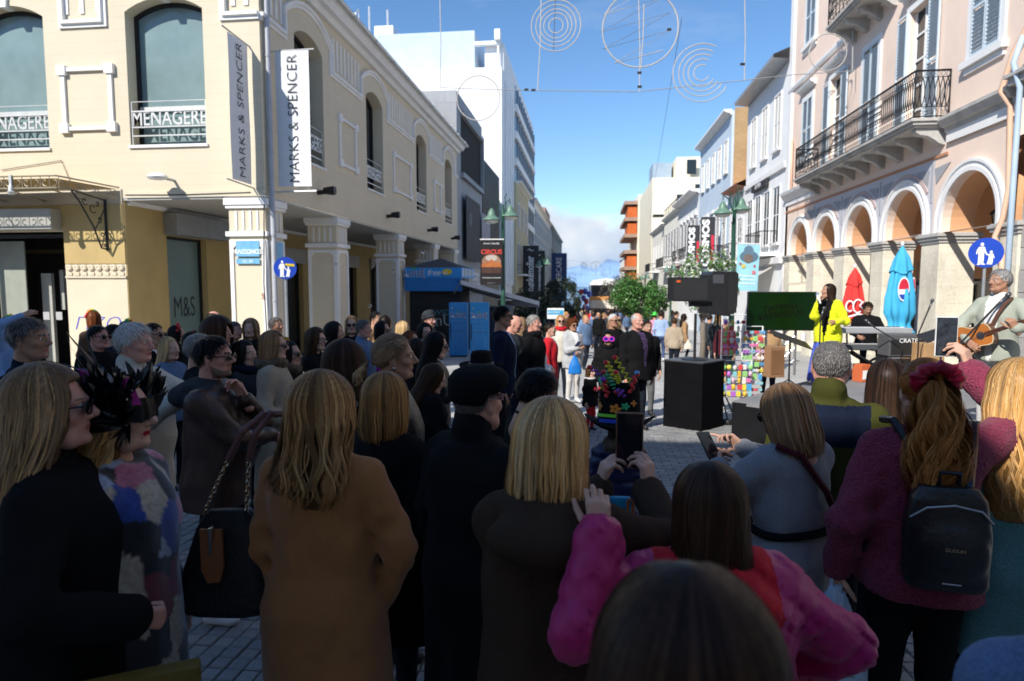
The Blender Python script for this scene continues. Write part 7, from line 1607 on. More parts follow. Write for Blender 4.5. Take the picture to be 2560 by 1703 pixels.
def build_band_gear():
 def stand_base(m,x,y,z,r=0.26):
  for k in range(3): a = k * 2.09 + 0.4; m.tube([(x,y,z + 0.18),(x + r * math.cos(a),y + r * math.sin(a),z)],0.01,5)
 def thing(nm,lab,cat,u,d,grp=None): x,y = spot(u,d); return empty(nm,(x,y,STZ),label=lab,cat=cat,group=grp)
 # music stands
 for i,(u,v,d,lab) in enumerate(((1978,850,10.0,'black music stand with paper cup left of the singer'),(2358,830,9.6,'black music stand between keyboards and guitarist'))):
  K = thing('music_stand',lab,'music stand',u,d,'black music stands'); z = 1.96 - (v - 715) * d / FPX - STZ; m = MB(); m.tube([(0,0,0.1),(0,0,z)],0.014,6); stand_base(m,0,0,0); m.build('stand',BLK,K,world=False)
  m = MB(); sg = 1 if i == 0 else -1; m.prism([(-0.28,0.10 * sg),(0.28,-0.10 * sg),(0.285,-0.085 * sg),(-0.275,0.115 * sg)],-0.16,0.17,lambda a,b,dd: (a,dd,z + b + dd * 0.25)); m.build('desk',BLK,K,world=False)
  if i == 0: C = empty('paper_cup',(K.location.x + 0.16,K.location.y - 0.1,STZ + z),label='white paper cup standing on the music stand',cat='cup'); m = MB(); m.lathe([(0.0,0),(0.03,0.0),(0.042,0.11),(0.045,0.112),(0.0,0.115)],(0,0,0),14); m.build('cup',WHITEINK,C,world=False,smooth='auto')
 # keyboards on x stand
 K = thing('keyboard_stand','black x-frame stand carrying two keyboards','stand',2185,11.4); zl = 1.96 - (868 - 715) * 11.4 / FPX - STZ; zu = 1.96 - (826 - 715) * 11.4 / FPX - STZ
 m = MB();
 for yy in (-0.12,0.2): m.tube([(-0.4,yy,0),(0.4,yy,zl - 0.06)],0.022,7); m.tube([(0.4,yy,0),(-0.4,yy,zl - 0.06)],0.022,7)
 for xx in (-0.35,0.35): m.tube([(xx,0.2,zl - 0.05),(xx,0.24,zu - 0.05),(xx,-0.1,zu - 0.05)],0.016,6)
 m.build('frame',BLK,K,world=False)
 for nm,lab,z,w,c in (('keyboard','silver upper keyboard in front of the keyboard player',zu,1.18,(0.42,0.43,0.44)),('keyboard','dark lower keyboard beneath the silver one',zl,1.32,(0.10,0.11,0.12))):
  Q = empty(nm,K.location + Vector((0,0,z)),YAW * 0.5,label=lab,cat='keyboard',group='stage keyboards'); m = MB(); m.box(-w / 2,w / 2,-0.16,0.16,-0.045,0.05); m.build('case',mat('keyb_%.2f' % c[0],c,rough=0.35,metal=0.3,var=0.05),Q,world=False,bevel=0.01)
  m = MB(); m.box(-w / 2 + 0.06,w / 2 - 0.06,0.0,0.15,0.051,0.058); m.build('white_keys',WHITEINK,Q,world=False); m = MB()
  for k in range(30): m.box(-w / 2 + 0.09 + k * (w - 0.2) / 30,-w / 2 + 0.105 + k * (w - 0.2) / 30,0.0,0.09,0.0585,0.068)
  m.build('black_keys',INK,Q,world=False,kind='stuff'); m = MB(); m.box(-w / 2 + 0.02,w / 2 - 0.02,-0.163,-0.1605,-0.03,0.035); m.build('back_panel',mat('keyback_%.2f' % c[0],tuple(v * 0.8 for v in c),rough=0.4),Q,world=False)
  if z == zl: txt('KORG',0.055,WHITEINK,Q,frame_m((0.42,-0.165,0.0),(1,0,0),(0,0,1)),world=False,ext=0.001,bold=0.002)
 # microphones on stands
 for u,d,zt,lean,lab in ((2052,10.3,1.12,(0.0,0.0),'thin microphone stand in front of the singer'),(2258,10.6,0.95,(-0.42,0.05),'boom microphone stand by the keyboards'),(2300,10.2,1.25,(0.12,0.0),'tall boom microphone stand behind the phone'),(2406,6.9,1.42,(0.33,0.0),'microphone stand in front of the guitarist')):
  K = thing('microphone_stand',lab,'microphone stand',u,d,'microphone stands'); m = MB(); m.tube([(0,0,0.1),(0,0,zt * 0.72),(lean[0],lean[1],zt)],0.011,6); stand_base(m,0,0,0,0.3); m.build('stand',BLK,K,world=False); e = Vector((lean[0],lean[1],zt)); dr = Vector((lean[0] if lean[0] else 0.1,0,0.35)).normalized(); m = MB(); m.tube([e,e + dr * 0.14],[0.012,0.018],8); m.tube([e + dr * 0.14,e + dr * 0.165,e + dr * 0.19],[0.024,0.027,0.016],10); m.build('microphone',mat('mic_grey',(0.12,0.12,0.125),rough=0.35,metal=0.6,var=0.2,vscale=60),K,world=False,smooth=True)
 # cajon, monitor wedge, amps, cases on the deck
 def boxthing(nm,lab,cat,u,d,w,h,dp,mm,rz=0,z=0,detail=None):
  x,y = spot(u,d); K = empty(nm,(x,y,STZ + z),YAW + rz,label=lab,cat=cat); m = MB(); m.box(-w / 2,w / 2,-dp / 2,dp / 2,0.0,h); m.build('body',mm,K,world=False,bevel=0.012)
  if detail: detail(K,w,h,dp)
  return K
 WOOD = mat('pale_wood',(0.42,0.25,0.12),rough=0.5,var=0.2,vscale=4)
 boxthing('cajon','pale wooden cajon drum behind the music stand','drum',2325,10.6,0.36,0.7,0.3,WOOD,0.1,detail=lambda K,w,h,dp: MB().lathe([(0.0,0),(0.09,0.0),(0.09,0.01),(0,0.01)],(0,-dp / 2 - 0.012,h * 0.5),16,ax='y').build('sound_hole',INK,K,world=False))
 boxthing('amplifier','grey amplifier with silver lettering under the keyboards','amplifier',2258,10.9,0.62,0.36,0.35,mat('amp_grey',(0.09,0.09,0.095),rough=0.5,var=0.1),0,0.46,detail=lambda K,w,h,dp: (MB().box(-w / 2 + 0.03,w / 2 - 0.03,-dp / 2 - 0.008,-dp / 2 - 0.001,0.03,h - 0.08).build('grille',GRILL,K,world=False),txt('CRATE',0.1,WHITEINK,K,frame_m((0,-dp / 2 - 0.012,h - 0.1),(1,0,0),(0,0,1)),world=False,ext=0.001)))
 boxthing('flight_case','metal edged flight case beneath the amplifier','case',2262,10.95,0.7,0.44,0.4,BLK,0,0.0,detail=lambda K,w,h,dp: [MB().box(-w / 2 - 0.006,w / 2 + 0.006,-dp / 2 - 0.006,-dp / 2 + 0.02,zz,zz + 0.02).build('metal_edge',CHROME,K,world=False) for zz in (0.0,h - 0.02)])
 boxthing('orange_crate','orange and white box on the deck below the keyboards','box',2160,11.0,0.2,0.3,0.2,mat('box_orange',(0.6,0.14,0.05),rough=0.5,var=0.1),0.3,0,detail=lambda K,w,h,dp: MB().box(-w / 2 + 0.03,w / 2 - 0.03,-dp / 2 - 0.006,-dp / 2 - 0.001,0.05,0.2).build('label_panel',WHITEINK,K,world=False))
 boxthing('wooden_speaker','brown wooden box on the deck beside the screen truss','box',1935,11.6,0.3,0.55,0.3,mat('brown_box',(0.30,0.16,0.08),rough=0.6,var=0.15),0.2,0,detail=lambda K,w,h,dp: MB().box(-w / 2 + 0.03,w / 2 - 0.03,-dp / 2 - 0.006,-dp / 2 - 0.001,0.06,h - 0.06).build('front_panel',mat('brown_panel',(0.22,0.11,0.05),rough=0.6,var=0.2),K,world=False))
 # cables on the ground by the plinth
 x,y = spot(1830,10.3); m = MB(); rnd = random.Random(3)
 for k in range(5): m.tube([(x + rnd.uniform(-0.25,0.25) + 0.12 * math.cos(q * 1.3 + k),y + rnd.uniform(-0.05,0.05) + 0.1 * math.sin(q * 1.3 + k),gz(y) + 0.03 + 0.01 * k) for q in range(9)],0.012,5)
 m.build('coiled_cable',BLK,label='tangle of black cable on the paving beside the plinth',cat='cable')
build_band_gear()
# ---------------------------------------------------------------- closed parasols
def parasol(u,d,zt,zb,r,cm,label,marks):
 x,y = spot(u,d); g = gz(y); P = empty('closed_parasol',(x,y,g),YAW,label=label,cat='parasol',group='closed parasols'); H = zt - g; B_ = zb - g; m = MB(); m.tube([(0,0,0.05),(0,0,H - 0.05)],0.022,8); m.build('pole',TRIM,P,world=False); m = MB(); m.lathe([(0.28,0),(0.28,0.06),(0.06,0.09),(0.04,0.3)],(0,0,0),16); m.build('base',GREYMET,P,world=False)
 n,k = 48,22; V = []; hh = H - B_
 for i in range(k + 1):
  t = i / k; z = H - hh * t; rr = np.interp(t,[0,0.03,0.12,0.35,0.6,0.78,0.86,0.92,1.0],[0.02,0.07,0.34,0.66,0.95,0.96,0.70,0.66,0.98]) * r
  for j in range(n): a = 2 * math.pi * j / n; f = 1 + 0.17 * math.sin(a * 7 + 0.6 * math.sin(t * 5)) * min(1,t * 3) + 0.04 * math.sin(a * 11 + t * 9); V.append((rr * f * math.cos(a),rr * f * math.sin(a) * 0.9,z + 0.012 * math.sin(a * 6) * t))
 F = [(i * n + j,i * n + (j + 1) % n,(i + 1) * n + (j + 1) % n,(i + 1) * n + j) for i in range(k) for j in range(n)]; MB().add(V,F).build('canopy',cm,P,world=False,smooth=True,fixn=False)
 tt = H - hh * 0.28; V = []
 for i in range(7):
  t = i / 6; z = H - 0.01 - (H - tt) * t; rr = np.interp(t,[0,0.1,0.5,1],[0.03,0.14,0.5,0.70]) * r
  for j in range(n): a = 2 * math.pi * j / n; f = 1 + 0.16 * math.sin(a * 7 + 1) * t; V.append((rr * f * math.cos(a) * 1.06,rr * f * math.sin(a),z - 0.09 * t * (0.5 + 0.5 * math.sin(a * 3 + 1))))
 MB().add(V,[(i * n + j,i * n + (j + 1) % n,(i + 1) * n + (j + 1) % n,(i + 1) * n + j) for i in range(6) for j in range(n)]).build('vent_cap',cm,P,world=False,smooth=True,fixn=False); m = MB(); m.lathe([(0.0,0.08),(0.03,0.06),(0.035,0.0),(0.02,-0.03)],(0,0,H),10); m.build('finial',TRIM,P,world=False,smooth=True); marks(P,H,B_,r)
RED = mat('parasol_red',(0.68,0.035,0.03),rough=0.8,var=0.12,vscale=3); AQUA = mat('parasol_aqua',(0.05,0.38,0.62),rough=0.8,var=0.12,vscale=3)
def marks_red(P,H,B_,r):
 z = B_ + (H - B_) * 0.30
 for dx,s in ((-0.02,1.0),(-0.22,0.8)):
  m = MB(); m.tube([(dx + 0.15 * s * math.cos(a) * 0.8,-r * 1.02 + 0.1 * abs(dx),z + 0.17 * s * math.sin(a)) for a in [0.4 + q * 0.5 for q in range(11)]],0.022,6); m.build('script_mark',WHITEINK,P,world=False,smooth=True)
 m = MB(); m.tube([(0.12,-r * 1.0,z + 0.12),(0.02,-r * 1.06,z + 0.02),(0.14,-r * 1.0,z - 0.1),(0.2,-r * 0.9,z - 0.02)],0.02,6); m.tube([(-0.25,-r * 0.9,z - 0.28),(0,-r * 1.05,z - 0.2),(0.2,-r * 0.95,z - 0.26)],0.025,6); m.build('script_mark',WHITEINK,P,world=False,smooth=True)
parasol(2133,17.0,2.45,1.0,0.25,RED,'closed red parasol with white script behind the keyboard player',marks_red)
def marks_blue(P,H,B_,r):
 z = B_ + (H - B_) * 0.5
 for (dx,w) in ((-0.07,1.0),(0.225,0.35)):
  yb = -r * 1.03 + abs(dx) * 0.9
  def emb(poly,y,mm,nm='roundel'): flat(P,[(dx + a * 0.115 * w,z + b * 0.24) for a,b in poly],y,mm,nm)
  emb(ell_poly(0,0,1.1,1.1,24),yb,WHITEINK); emb([p for p in ell_poly(0,0,0.95,0.95,24) if p[1] > -0.12],yb - 0.006,mat('roundel_red',(0.6,0.02,0.05),rough=0.6)); emb([p for p in ell_poly(0,0,0.95,0.95,24) if p[1] < -0.4],yb - 0.006,mat('roundel_blue',(0.02,0.06,0.4),rough=0.6))
parasol(2248,14.4,2.86,0.92,0.29,AQUA,'closed light blue parasol with red white roundel by the pillars',marks_blue)
# ---------------------------------------------------------------- toy racks
def build_toys():
 rnd = random.Random(8); cols = [mat('toy_%d' % i,c,rough=0.35,var=0.1,vscale=20) for i,c in enumerate(((0.70,0.20,0.40),(0.75,0.45,0.05),(0.08,0.35,0.65),(0.65,0.08,0.08),(0.75,0.72,0.68),(0.30,0.60,0.20),(0.75,0.65,0.08),(0.45,0.15,0.55),(0.60,0.40,0.50),(0.25,0.55,0.60)))]
 def pack(K,x,y,z,kind,c):
  m = MB(); w,h = rnd.uniform(0.05,0.085),rnd.uniform(0.07,0.12)
  if kind == 0: m.lathe([(0,h * 0.5),(w * 0.35,h * 0.42),(w * 0.5,0),(w * 0.35,-h * 0.42),(0,-h * 0.5)],(x,y,z),9); m.build('toy',c,K,world=False,smooth=True)
  elif kind == 1: m.box(x - w / 2,x + w / 2,y - 0.012,y + 0.012,z - h / 2,z + h / 2); m.build('toy_pack',c,K,world=False,bevel=0.006)
  else:
   for sg in (-1,1): m.tube([(x + sg * w * 0.45 + w * 0.32 * math.cos(q),y,z + w * 0.3 * math.sin(q)) for q in [k * 0.785 for k in range(8)]],0.012,5,close=True)
   m.build('party_glasses',c,K,world=False)
 for u,d,w,z0,z1,lab,kinds,dens in ((1840,11.0,0.62,0.35,0.98,'white toy rack of pink packets at the stage corner',(1,1,0),7),(1886,11.6,0.36,0.12,1.55,'tall rack of party glasses beside the stage',(2,2,1),4),(1845,12.2,0.55,0.98,1.75,'high stand of colourful balloons and toys behind the pink rack',(0,0,1),5)):
  x,y = spot(u,d); g = gz(y); K = empty('toy_rack',(x,y,g),YAW,label=lab,cat='toy rack',group='toy seller racks'); m = MB()
  for xx in (-w / 2,w / 2): m.tube([(xx,0.05,0.0),(xx,0.05,z1)],0.014,6)
  for q in range(6): zz = z0 + (z1 - z0) * q / 5; m.tube([(-w / 2,0.05,zz),(w / 2,0.05,zz)],0.008,5)
  m.tube([(-w / 2,-0.25,0.02),(-w / 2,0.3,0.02)],0.015,6); m.tube([(w / 2,-0.25,0.02),(w / 2,0.3,0.02)],0.015,6); m.build('rack_frame',TRIM,K,world=False)
  rows = int((z1 - z0) / 0.115)
  for i in range(rows):
   for j in range(dens): pack(K,-w / 2 + w * (j + 0.5) / dens + rnd.uniform(-0.015,0.015),rnd.uniform(-0.03,0.02),z0 + 0.06 + i * 0.115,rnd.choice(kinds),rnd.choice(cols))
build_toys()
# soap bubbles drifting over the crowd
BUB = mat('soap_film',(0.9,0.92,0.95),rough=0.02,trans=1.0,ior=1.06,spec=1.0,var=0,alpha=1.0)
_b0 = None
for i,(u,v,d,r,lab) in enumerate(((1060,631,13,0.04,'soap bubble in front of the arcade pillar capital'),(925,765,10,0.025,'soap bubble above the crowd by the dark doorway'),(985,678,11,0.028,'soap bubble before the third pillar panel'),(843,661,11,0.024,'soap bubble on the second pillar edge'),(1223,560,14,0.03,'soap bubble beneath the left street lamp'))):
 p = ray3(u,v,d); m = MB(); m.lathe([(r * math.sin(t),r * math.cos(t)) for t in [0.02 + q * (math.pi - 0.04) / 10 for q in range(11)]],p,16); m.build('soap_bubble',BUB,smooth=True,label=lab,cat='bubble',group='soap bubbles')

# ============================================================ the crowd
def Hof(u,v,d,hv=0.012):
 y = spot(u,d)[1]; return (CAMZ - gz(y)) - (v - 715) * d / FPX - hv
def onhead(o,th,name,mb,m,smooth=True):
 g = mb.build(name,m,o,world=False,smooth=smooth); me = g.data; co = np.empty(len(me.vertices) * 3,f32); me.vertices.foreach_get('co',co); me.vertices.foreach_set('co',th(co.reshape(-1,3)).ravel()); me.update(); return g
def wpt(o,p): return Matrix.Translation(o.location) @ o.rotation_euler.to_matrix().to_4x4() @ Vector(p)
def phone(o,p,nrm,up,label,case=BLK,w=0.078,h=0.160,scr=None):
 """a phone held at local point p of person o; nrm = the direction its screen faces"""
 q = o.rotation_euler.to_matrix(); n = (q @ Vector(nrm)).normalized(); u_ = q @ Vector(up); u_ = (u_ - n * u_.dot(n)).normalized(); x = u_.cross(n); c = wpt(o,p)
 P = empty('phone',c,label=label,cat='phone',group='phones held up in the crowd'); P.rotation_euler = Matrix((x,-n,u_)).transposed().to_euler()
 m = MB(); m.box(-w / 2,w / 2,-0.005,0.005,-h / 2,h / 2); m.build('phone_case',case,P,world=False,bevel=0.004); m = MB(); m.box(-w / 2 + 0.004,w / 2 - 0.004,-0.0062,-0.0052,-h / 2 + 0.005,h / 2 - 0.005); m.build('display',scr or mat('phone_screen',(0.01,0.012,0.016),rough=0.06,spec=0.6,var=0),P,world=False)
 m = MB(); m.lathe([(0.0,0),(0.006,0),(0.006,0.003),(0,0.003)],(w * 0.28,0.006,h * 0.4),10,ax='y'); m.build('camera_lens',LENS,P,world=False); return P
HB = lambda c,**k: dict(kind='bob',c=c,**k)
HL = lambda c,**k: dict(kind='long',c=c,**k)
HS = lambda c,**k: dict(kind='short',c=c,**k)
# ---- nearest row
F1 = person('woman in black puffer jacket and sunglasses with very long ash blond hair',118,1.85,1.695,60,top='jacket',tc='black',th=0.045,hem=0.40,hair=HL('ash',c2='blond',len=0.50,vol=0.026,wave=0.02,n=5600,bw=1.2,toss=-0.12),skin='rosy',fem=True,glasses='sun',armR=(0.22,0.20,1.02),hands=('grip','relax'),head=(5,3),elb={1: (0.7,-0.2,-0.8)},lod=0,collar=(0.02,0.05))
def clutch(o):
 c = wpt(o,(0.27,0.20,0.86)); K = empty('clutch_bag',c,-R(60),label='olive envelope clutch bag under the arm of the long-haired woman',cat='bag'); OL = cloth('olive_bag',(0.14,0.10,0.02),rough=0.5,sheen=0,fine=0.02); m = MB(); m.box(-0.03,0.03,-0.17,0.17,-0.22,0.02); m.build('bag_body',OL,K,world=False,bevel=0.012); m = MB(); m.add([(0.033,-0.17,0.02),(0.033,0.17,0.02),(0.042,0.0,-0.14)],[(0,1,2)]); m.build('flap',OL,K,world=False)
clutch(F1)
def patch_fur(v):
 rs = np.random.RandomState(4); cs = rs.uniform([-0.3,-0.3,0.2],[0.3,0.3,1.5],(460,3)); pal = np.array([(0.008,0.008,0.01)] * 8 + [(0.42,0.36,0.27)] * 3 + [(0.40,0.12,0.18)] * 2 + [(0.02,0.05,0.25),(0.30,0.36,0.48),(0.12,0.10,0.08),(0.16,0.02,0.03)]); pc = pal[rs.randint(0,len(pal),460)]
 w = waves(9,30); vv = v * np.array([1,1,0.62]); cc = cs * np.array([1,1,0.62]); wx = 0.02 * w(v[:,0],v[:,1],v[:,2]); d = ((vv[:,None] + wx[:,None,None] - cc[None]) ** 2).sum(2); return pc[np.argmin(d,1)] * rs.uniform(0.75,1.2,(len(v),1))
F2 = person('woman in patchwork fur coat wearing a black feathered mask, profile view',286,2.04,1.65,82,top='coat',tc='black',th=0.034,hem=0.22,hair=HL('gold',c2='platinum',len=0.30,vol=0.018,wave=0.045,n=3600,bw=1.1),skin='fair',fem=True,lips=1,fur=patch_fur,lod=0,head=(2,0))
def feather_mask(o,th):
 rs = np.random.RandomState(3); V = []; Q = []; n = 0; FM = []
 def blade(p,d,L,w,bend,mi,side):
  nonlocal n
  d = np.array(d,float); d /= np.linalg.norm(d); s = np.cross(d,side); s /= np.linalg.norm(s) + 1e-9; k = 7; nn = np.cross(s,d)
  for i in range(k):
   t = i / (k - 1); ww = w * math.sin(math.pi * min(0.97,0.08 + t * 0.9)) ** 0.7; c = np.array(p) + d * L * t + nn * bend * t * t; V.append(c - s * ww); V.append(c + s * ww)
  for i in range(k - 1): Q.append((n + 2 * i,n + 2 * i + 1,n + 2 * i + 3,n + 2 * i + 2)); FM.append(mi)
  n += 2 * k
 for i in range(420):
  a = rs.uniform(-0.7,1.9); b = rs.uniform(-1,1); p = np.array([0.02 + 0.085 * math.cos(b) * (1 if rs.rand() < 0.75 else -1),0.03 + 0.05 * rs.uniform(-1,1),0.13 + 0.06 * b]); d = np.array([0.5 * np.sign(p[0]) * rs.uniform(0.2,1.0),-math.sin(a) * 0.9,math.cos(a) * 0.75 + 0.1]); blade(p,d,rs.uniform(0.05,0.13),rs.uniform(0.008,0.016),rs.uniform(-0.04,0.04),0,rs.normal(size=3))
 for i in range(9): a = rs.uniform(0.5,1.3); blade((rs.uniform(-0.05,0.07),0.0,0.2),(rs.uniform(-0.2,0.3),-math.sin(a),math.cos(a)),rs.uniform(0.12,0.24),0.006,0.05,0,rs.normal(size=3))
 for i in range(26): blade((0.05 + rs.uniform(0,0.03),0.03,0.21),(0.3,-rs.uniform(0.5,1),rs.uniform(0.1,0.6)),rs.uniform(0.05,0.12),0.008,0.02,1,rs.normal(size=3))
 for i in range(16): blade((0.07,0.075,0.10),(0.35,-rs.uniform(0,0.9),-rs.uniform(0.3,0.9)),rs.uniform(0.05,0.11),0.007,0.03,0,rs.normal(size=3))
 np_mesh('feather_headpiece',th(np.array(V,f32)),np.array(Q),[mat('black_feather',(0.006,0.006,0.007),rough=0.28,spec=0.6,var=0.2,vscale=60),mat('magenta_feather',(0.30,0.01,0.22),rough=0.5,var=0.2)],o,fmat=FM)
 m = MB(); pts = [(-0.075,0.06,0.10),(-0.05,0.10,0.09),(0,0.118,0.105),(0.05,0.10,0.09),(0.078,0.06,0.10)]; up = [(-0.088,0.05,0.165),(-0.055,0.098,0.172),(0,0.108,0.165),(0.055,0.098,0.172),(0.09,0.05,0.165)]; m.add(pts + up,[(i,i + 1,i + 6,i + 5) for i in range(4)]); g = onhead(o,th,'eye_mask',m,mat('mask_black',(0.008,0.008,0.009),rough=0.25,var=0)); m = MB()
 m.add([(0.05,0.104,0.150),(0.09,0.062,0.15),(0.104,0.04,0.235),(0.07,0.085,0.24)],[(0,1,2,3)]); onhead(o,th,'mask_crest',m,mat('mask_magenta',(0.40,0.02,0.26),rough=0.5,var=0.1)); m = MB()
 for i in range(14): x,z = 0.062 + 0.03 * rs.rand(),0.155 + 0.075 * rs.rand(); m.lathe([(0,0.004),(0.0045,0.002),(0.005,0)],(x + 0.012,0.13 - x * 0.55,z),6,ax='y')
 onhead(o,th,'mask_dots',m,WHITEINK).__setitem__('kind','stuff')
feather_mask(*person.last[:2])
F3 = person('white haired man in pale parka lifting a phone',334,4.0,1.765,86,top='jacket',tc='stonegrey',th=0.04,hem=0.40,hair=HS('white',vol=0.02,sweep=-0.1),skin='rosy',armR=(0.10,0.40,1.36),armL=(-0.06,0.42,1.38),hands=('hold','hold'),collar=(0.012,0.06),belly=0.03)
phone(F3,(-0.03,0.50,1.46),(0,-1,0.2),(0,0,1),'phone in a pale yellow case held by the white haired man',case=mat('case_cream',(0.6,0.5,0.3),rough=0.5))
F4 = person('man in brown leather jacket and sunglasses with hand on chin',532,3.75,1.70,82,top='jacket',tc='brownleather',th=0.04,hem=0.42,hair=HS('black',vol=0.014),skin='rosy',glasses='sun',hood='slate',belly=0.05,wd=1.08,armL=(0.02,0.175,1.335),armR=(-0.08,0.28,1.10),hands=('fist','hold'),elb={1: (0.5,0.5,-0.7),-1: (-0.3,0.6,-0.8)},shoes=SHOEW,handdir={-1: ((0.05,-0.5,1),(0.9,-0.3,0))},beard=1)
F5 = person('woman in beige trench coat with sunglasses and leopard scarf',683,5.4,1.665,78,top='coat',tc='beige',th=0.035,hem=0.20,flare=0.03,hair=HB('lightbrown',c2='ash',len=0.10,vol=0.02,wave=0.008),skin='fair',fem=True,glasses='sun',scarf='scarfdark',armR=(0.18,0.16,0.92),lod=1)
phone(F5,(0.16,0.24,0.95),(0,0.2,1),(0,1,0),'light blue phone held low by the trench coat woman',case=mat('case_blue',(0.12,0.35,0.7),rough=0.4),scr=mat('case_blue',(0.12,0.35,0.7)))
F6 = person('grey templed man in navy jacket with light blue collar, profile',72,3.8,1.80,82,tc='navy',hair=HS('salt',vol=0.012),skin='tan',shirt='shirtblue',inner=(0.07,0.74,'shirtblue'),collar=(0.004,0.045),th=0.025)
F7 = person('woman in long camel coat with wavy golden brown hair, seen from behind',797,2.2,1.64,6,top='coat',tc='camel',th=0.026,hem=0.10,flare=0.02,wd=1.17,hair=HL('lightbrown',c2='blond',len=0.20,vol=0.030,wave=0.045,n=7500,freq=26,bw=1.16,layers=0.4),skin='fair',fem=True,head=(22,0),glasses='sun',armR=(0.185,0.08,0.84),armL=(-0.21,0.02,0.80),elb={1: (1,-0.25,0)})
def tote(o):
 c = wpt(o,(-0.33,-0.08,1.20)); K = empty('tote_bag',c,o.rotation_euler.z + 0.2,label='black tote bag with chain strap and brown tab on the camel coat shoulder',cat='bag'); BG = cloth('tote_black',(0.014,0.013,0.013),rough=0.55,sheen=0,fine=0.25,bscale=90)
 G = Field(0.03); G.loft([(-0.38,0.155,0.075,0,0),(-0.36,0.165,0.085,0,0),(-0.22,0.145,0.07,0,0),(-0.08,0.10,0.04,0,0),(-0.02,0.07,0.018,0,0)],0.0,p=3); w = waves(5,25); v,q = G.mesh(0.011,disp=lambda X,Y,Z: 0.008 * w(X,Y,Z)); np_mesh('bag_body',v,q,BG,K)
 T = cloth('tan_tab',(0.22,0.075,0.025),rough=0.5,sheen=0,fine=0.03); m = MB(); m.prism([(-0.04,-0.02),(0.035,-0.02),(0.035,-0.14),(0.02,-0.185),(-0.02,-0.19),(-0.04,-0.15)],-0.092,-0.080,lambda a,b,d: (a - b * 0.12 - 0.02,d + (b + 0.2) * 0.22 - 0.02,b - 0.05)); m.build('leather_tab',T,K,world=False); m = MB(); m.box(-0.02,-0.008,-0.09,-0.06,-0.17,-0.06); m.build('zip',CHROME,K,world=False)
 GOLD = mat('gold_chain',(0.55,0.45,0.28),rough=0.25,metal=1.0,var=0); m = MB(); ch = [(Vector((-0.07,-0.01,-0.03)),Vector((0.03,-0.03,0.16))),(Vector((0.07,0.0,-0.05)),Vector((0.10,-0.03,0.16)))]
 for a,b in ch:
  for i in range(13):
   p = a.lerp(b,i / 12); t = (b - a).normalized(); s = t.orthogonal().normalized(); s = s if i % 2 else t.cross(s); m.tube([p + t * 0.011 * math.cos(q_) + s * 0.007 * math.sin(q_) for q_ in [k * math.pi / 4 for k in range(8)]],0.0026,4,close=True)
 m.build('chain',GOLD,K,world=False,kind='stuff'); m = MB(); m.tube([(0.03,-0.03,0.16),(0.09,-0.05,0.26),(0.15,-0.01,0.315),(0.17,0.06,0.30)],0.013,6); m.tube([(0.10,-0.03,0.16),(0.13,-0.045,0.25),(0.17,0.0,0.315),(0.19,0.06,0.30)],0.013,6); m.build('strap',cloth('plum_strap',(0.13,0.06,0.055),rough=0.5),K,world=False)
tote(F7)
person('woman with voluminous dark wavy hair behind the camel coat',862,3.6,1.67,25,top='coat',tc='black',hem=0.3,hair=HL('redbrown',c2='brown',len=0.26,vol=0.036,wave=0.03,bw=1.18),fem=True,skin='fair')
F9 = person('blond woman with jewelled hair clip and low ponytail, profile',985,3.35,1.735,76,tc='blackleather',hair=dict(kind='pony',c='ash',c2='platinum',tie=(0.0,-0.118,0.075),len=0.10,fat=0.028,wave=0.006),skin='tan',fem=True,collar=(0.01,0.04),lod=1,lips=1)
def clip(o,th):
 m = MB(); m.box(-0.012,0.012,-0.045,0.045,-0.004,0.004,T=lambda x,y,z: (0.092 + z + x * 0.25,0.02 + y * 0.75 - x * 0.5,0.175 - y * 0.55 + x * 0.6)); onhead(o,th,'hair_clip',m,BLK,False); m = MB()
 for i in range(5):
  for x in (-0.006,0.006): y = -0.036 + i * 0.018; m.lathe([(0,0.003),(0.003,0.0)],(0.099 + x * 0.25,0.02 + y * 0.75 - x * 0.5,0.175 - y * 0.55 + x * 0.6),6,ax='x')
 onhead(o,th,'rhinestones',m,CHROME)['kind'] = 'stuff'; m = MB(); m.lathe([(0,0.008),(0.007,0.004),(0.008,0),(0.005,-0.007),(0,-0.008)],(0.082,0.0,0.062),8); onhead(o,th,'earring',m,CHROME)
clip(*person.last[:2])
person('woman in black coat with straight honey blond bob, seen from behind',962,2.85,1.575,18,top='coat',tc='black',hem=0.25,th=0.035,hair=HB('lightbrown',c2='gold',len=0.075,vol=0.024,n=4200,bw=1.02,clump=0.3),fem=True,skin='fair')
F11 = person('man in black flat beret and black overcoat, glasses pushed up',1196,2.5,1.625,38,top='coat',tc='black',hem=0.2,th=0.045,wd=1.24,hair=dict(kind='buzz',c='salt'),skin='rosy',collar=(0.018,0.07))
def beret(o,th,m_=None,nm='beret'):
 m = MB(); V = []; n = 28; prof = [(0.0,0.262),(0.05,0.258),(0.09,0.24),(0.112,0.212),(0.112,0.18),(0.095,0.158),(0.088,0.15)]
 for r,z in prof:
  for j in range(n): a = 2 * math.pi * j / n; x = r * math.cos(a); y = r * 1.16 * math.sin(a) - 0.012; V.append((x,y + 0.01,z + 0.45 * (y + 0.0) * (0.26 - z) * 2.0 - 0.012 * math.cos(a) * 0 - (0.035 if y < -0.05 and z < 0.2 else 0)))
 m.add(V,[(i * n + j,i * n + (j + 1) % n,(i + 1) * n + (j + 1) % n,(i + 1) * n + j) for i in range(len(prof) - 1) for j in range(n)]); onhead(o,th,nm,m,m_ or CL['black'])
beret(*person.last[:2])
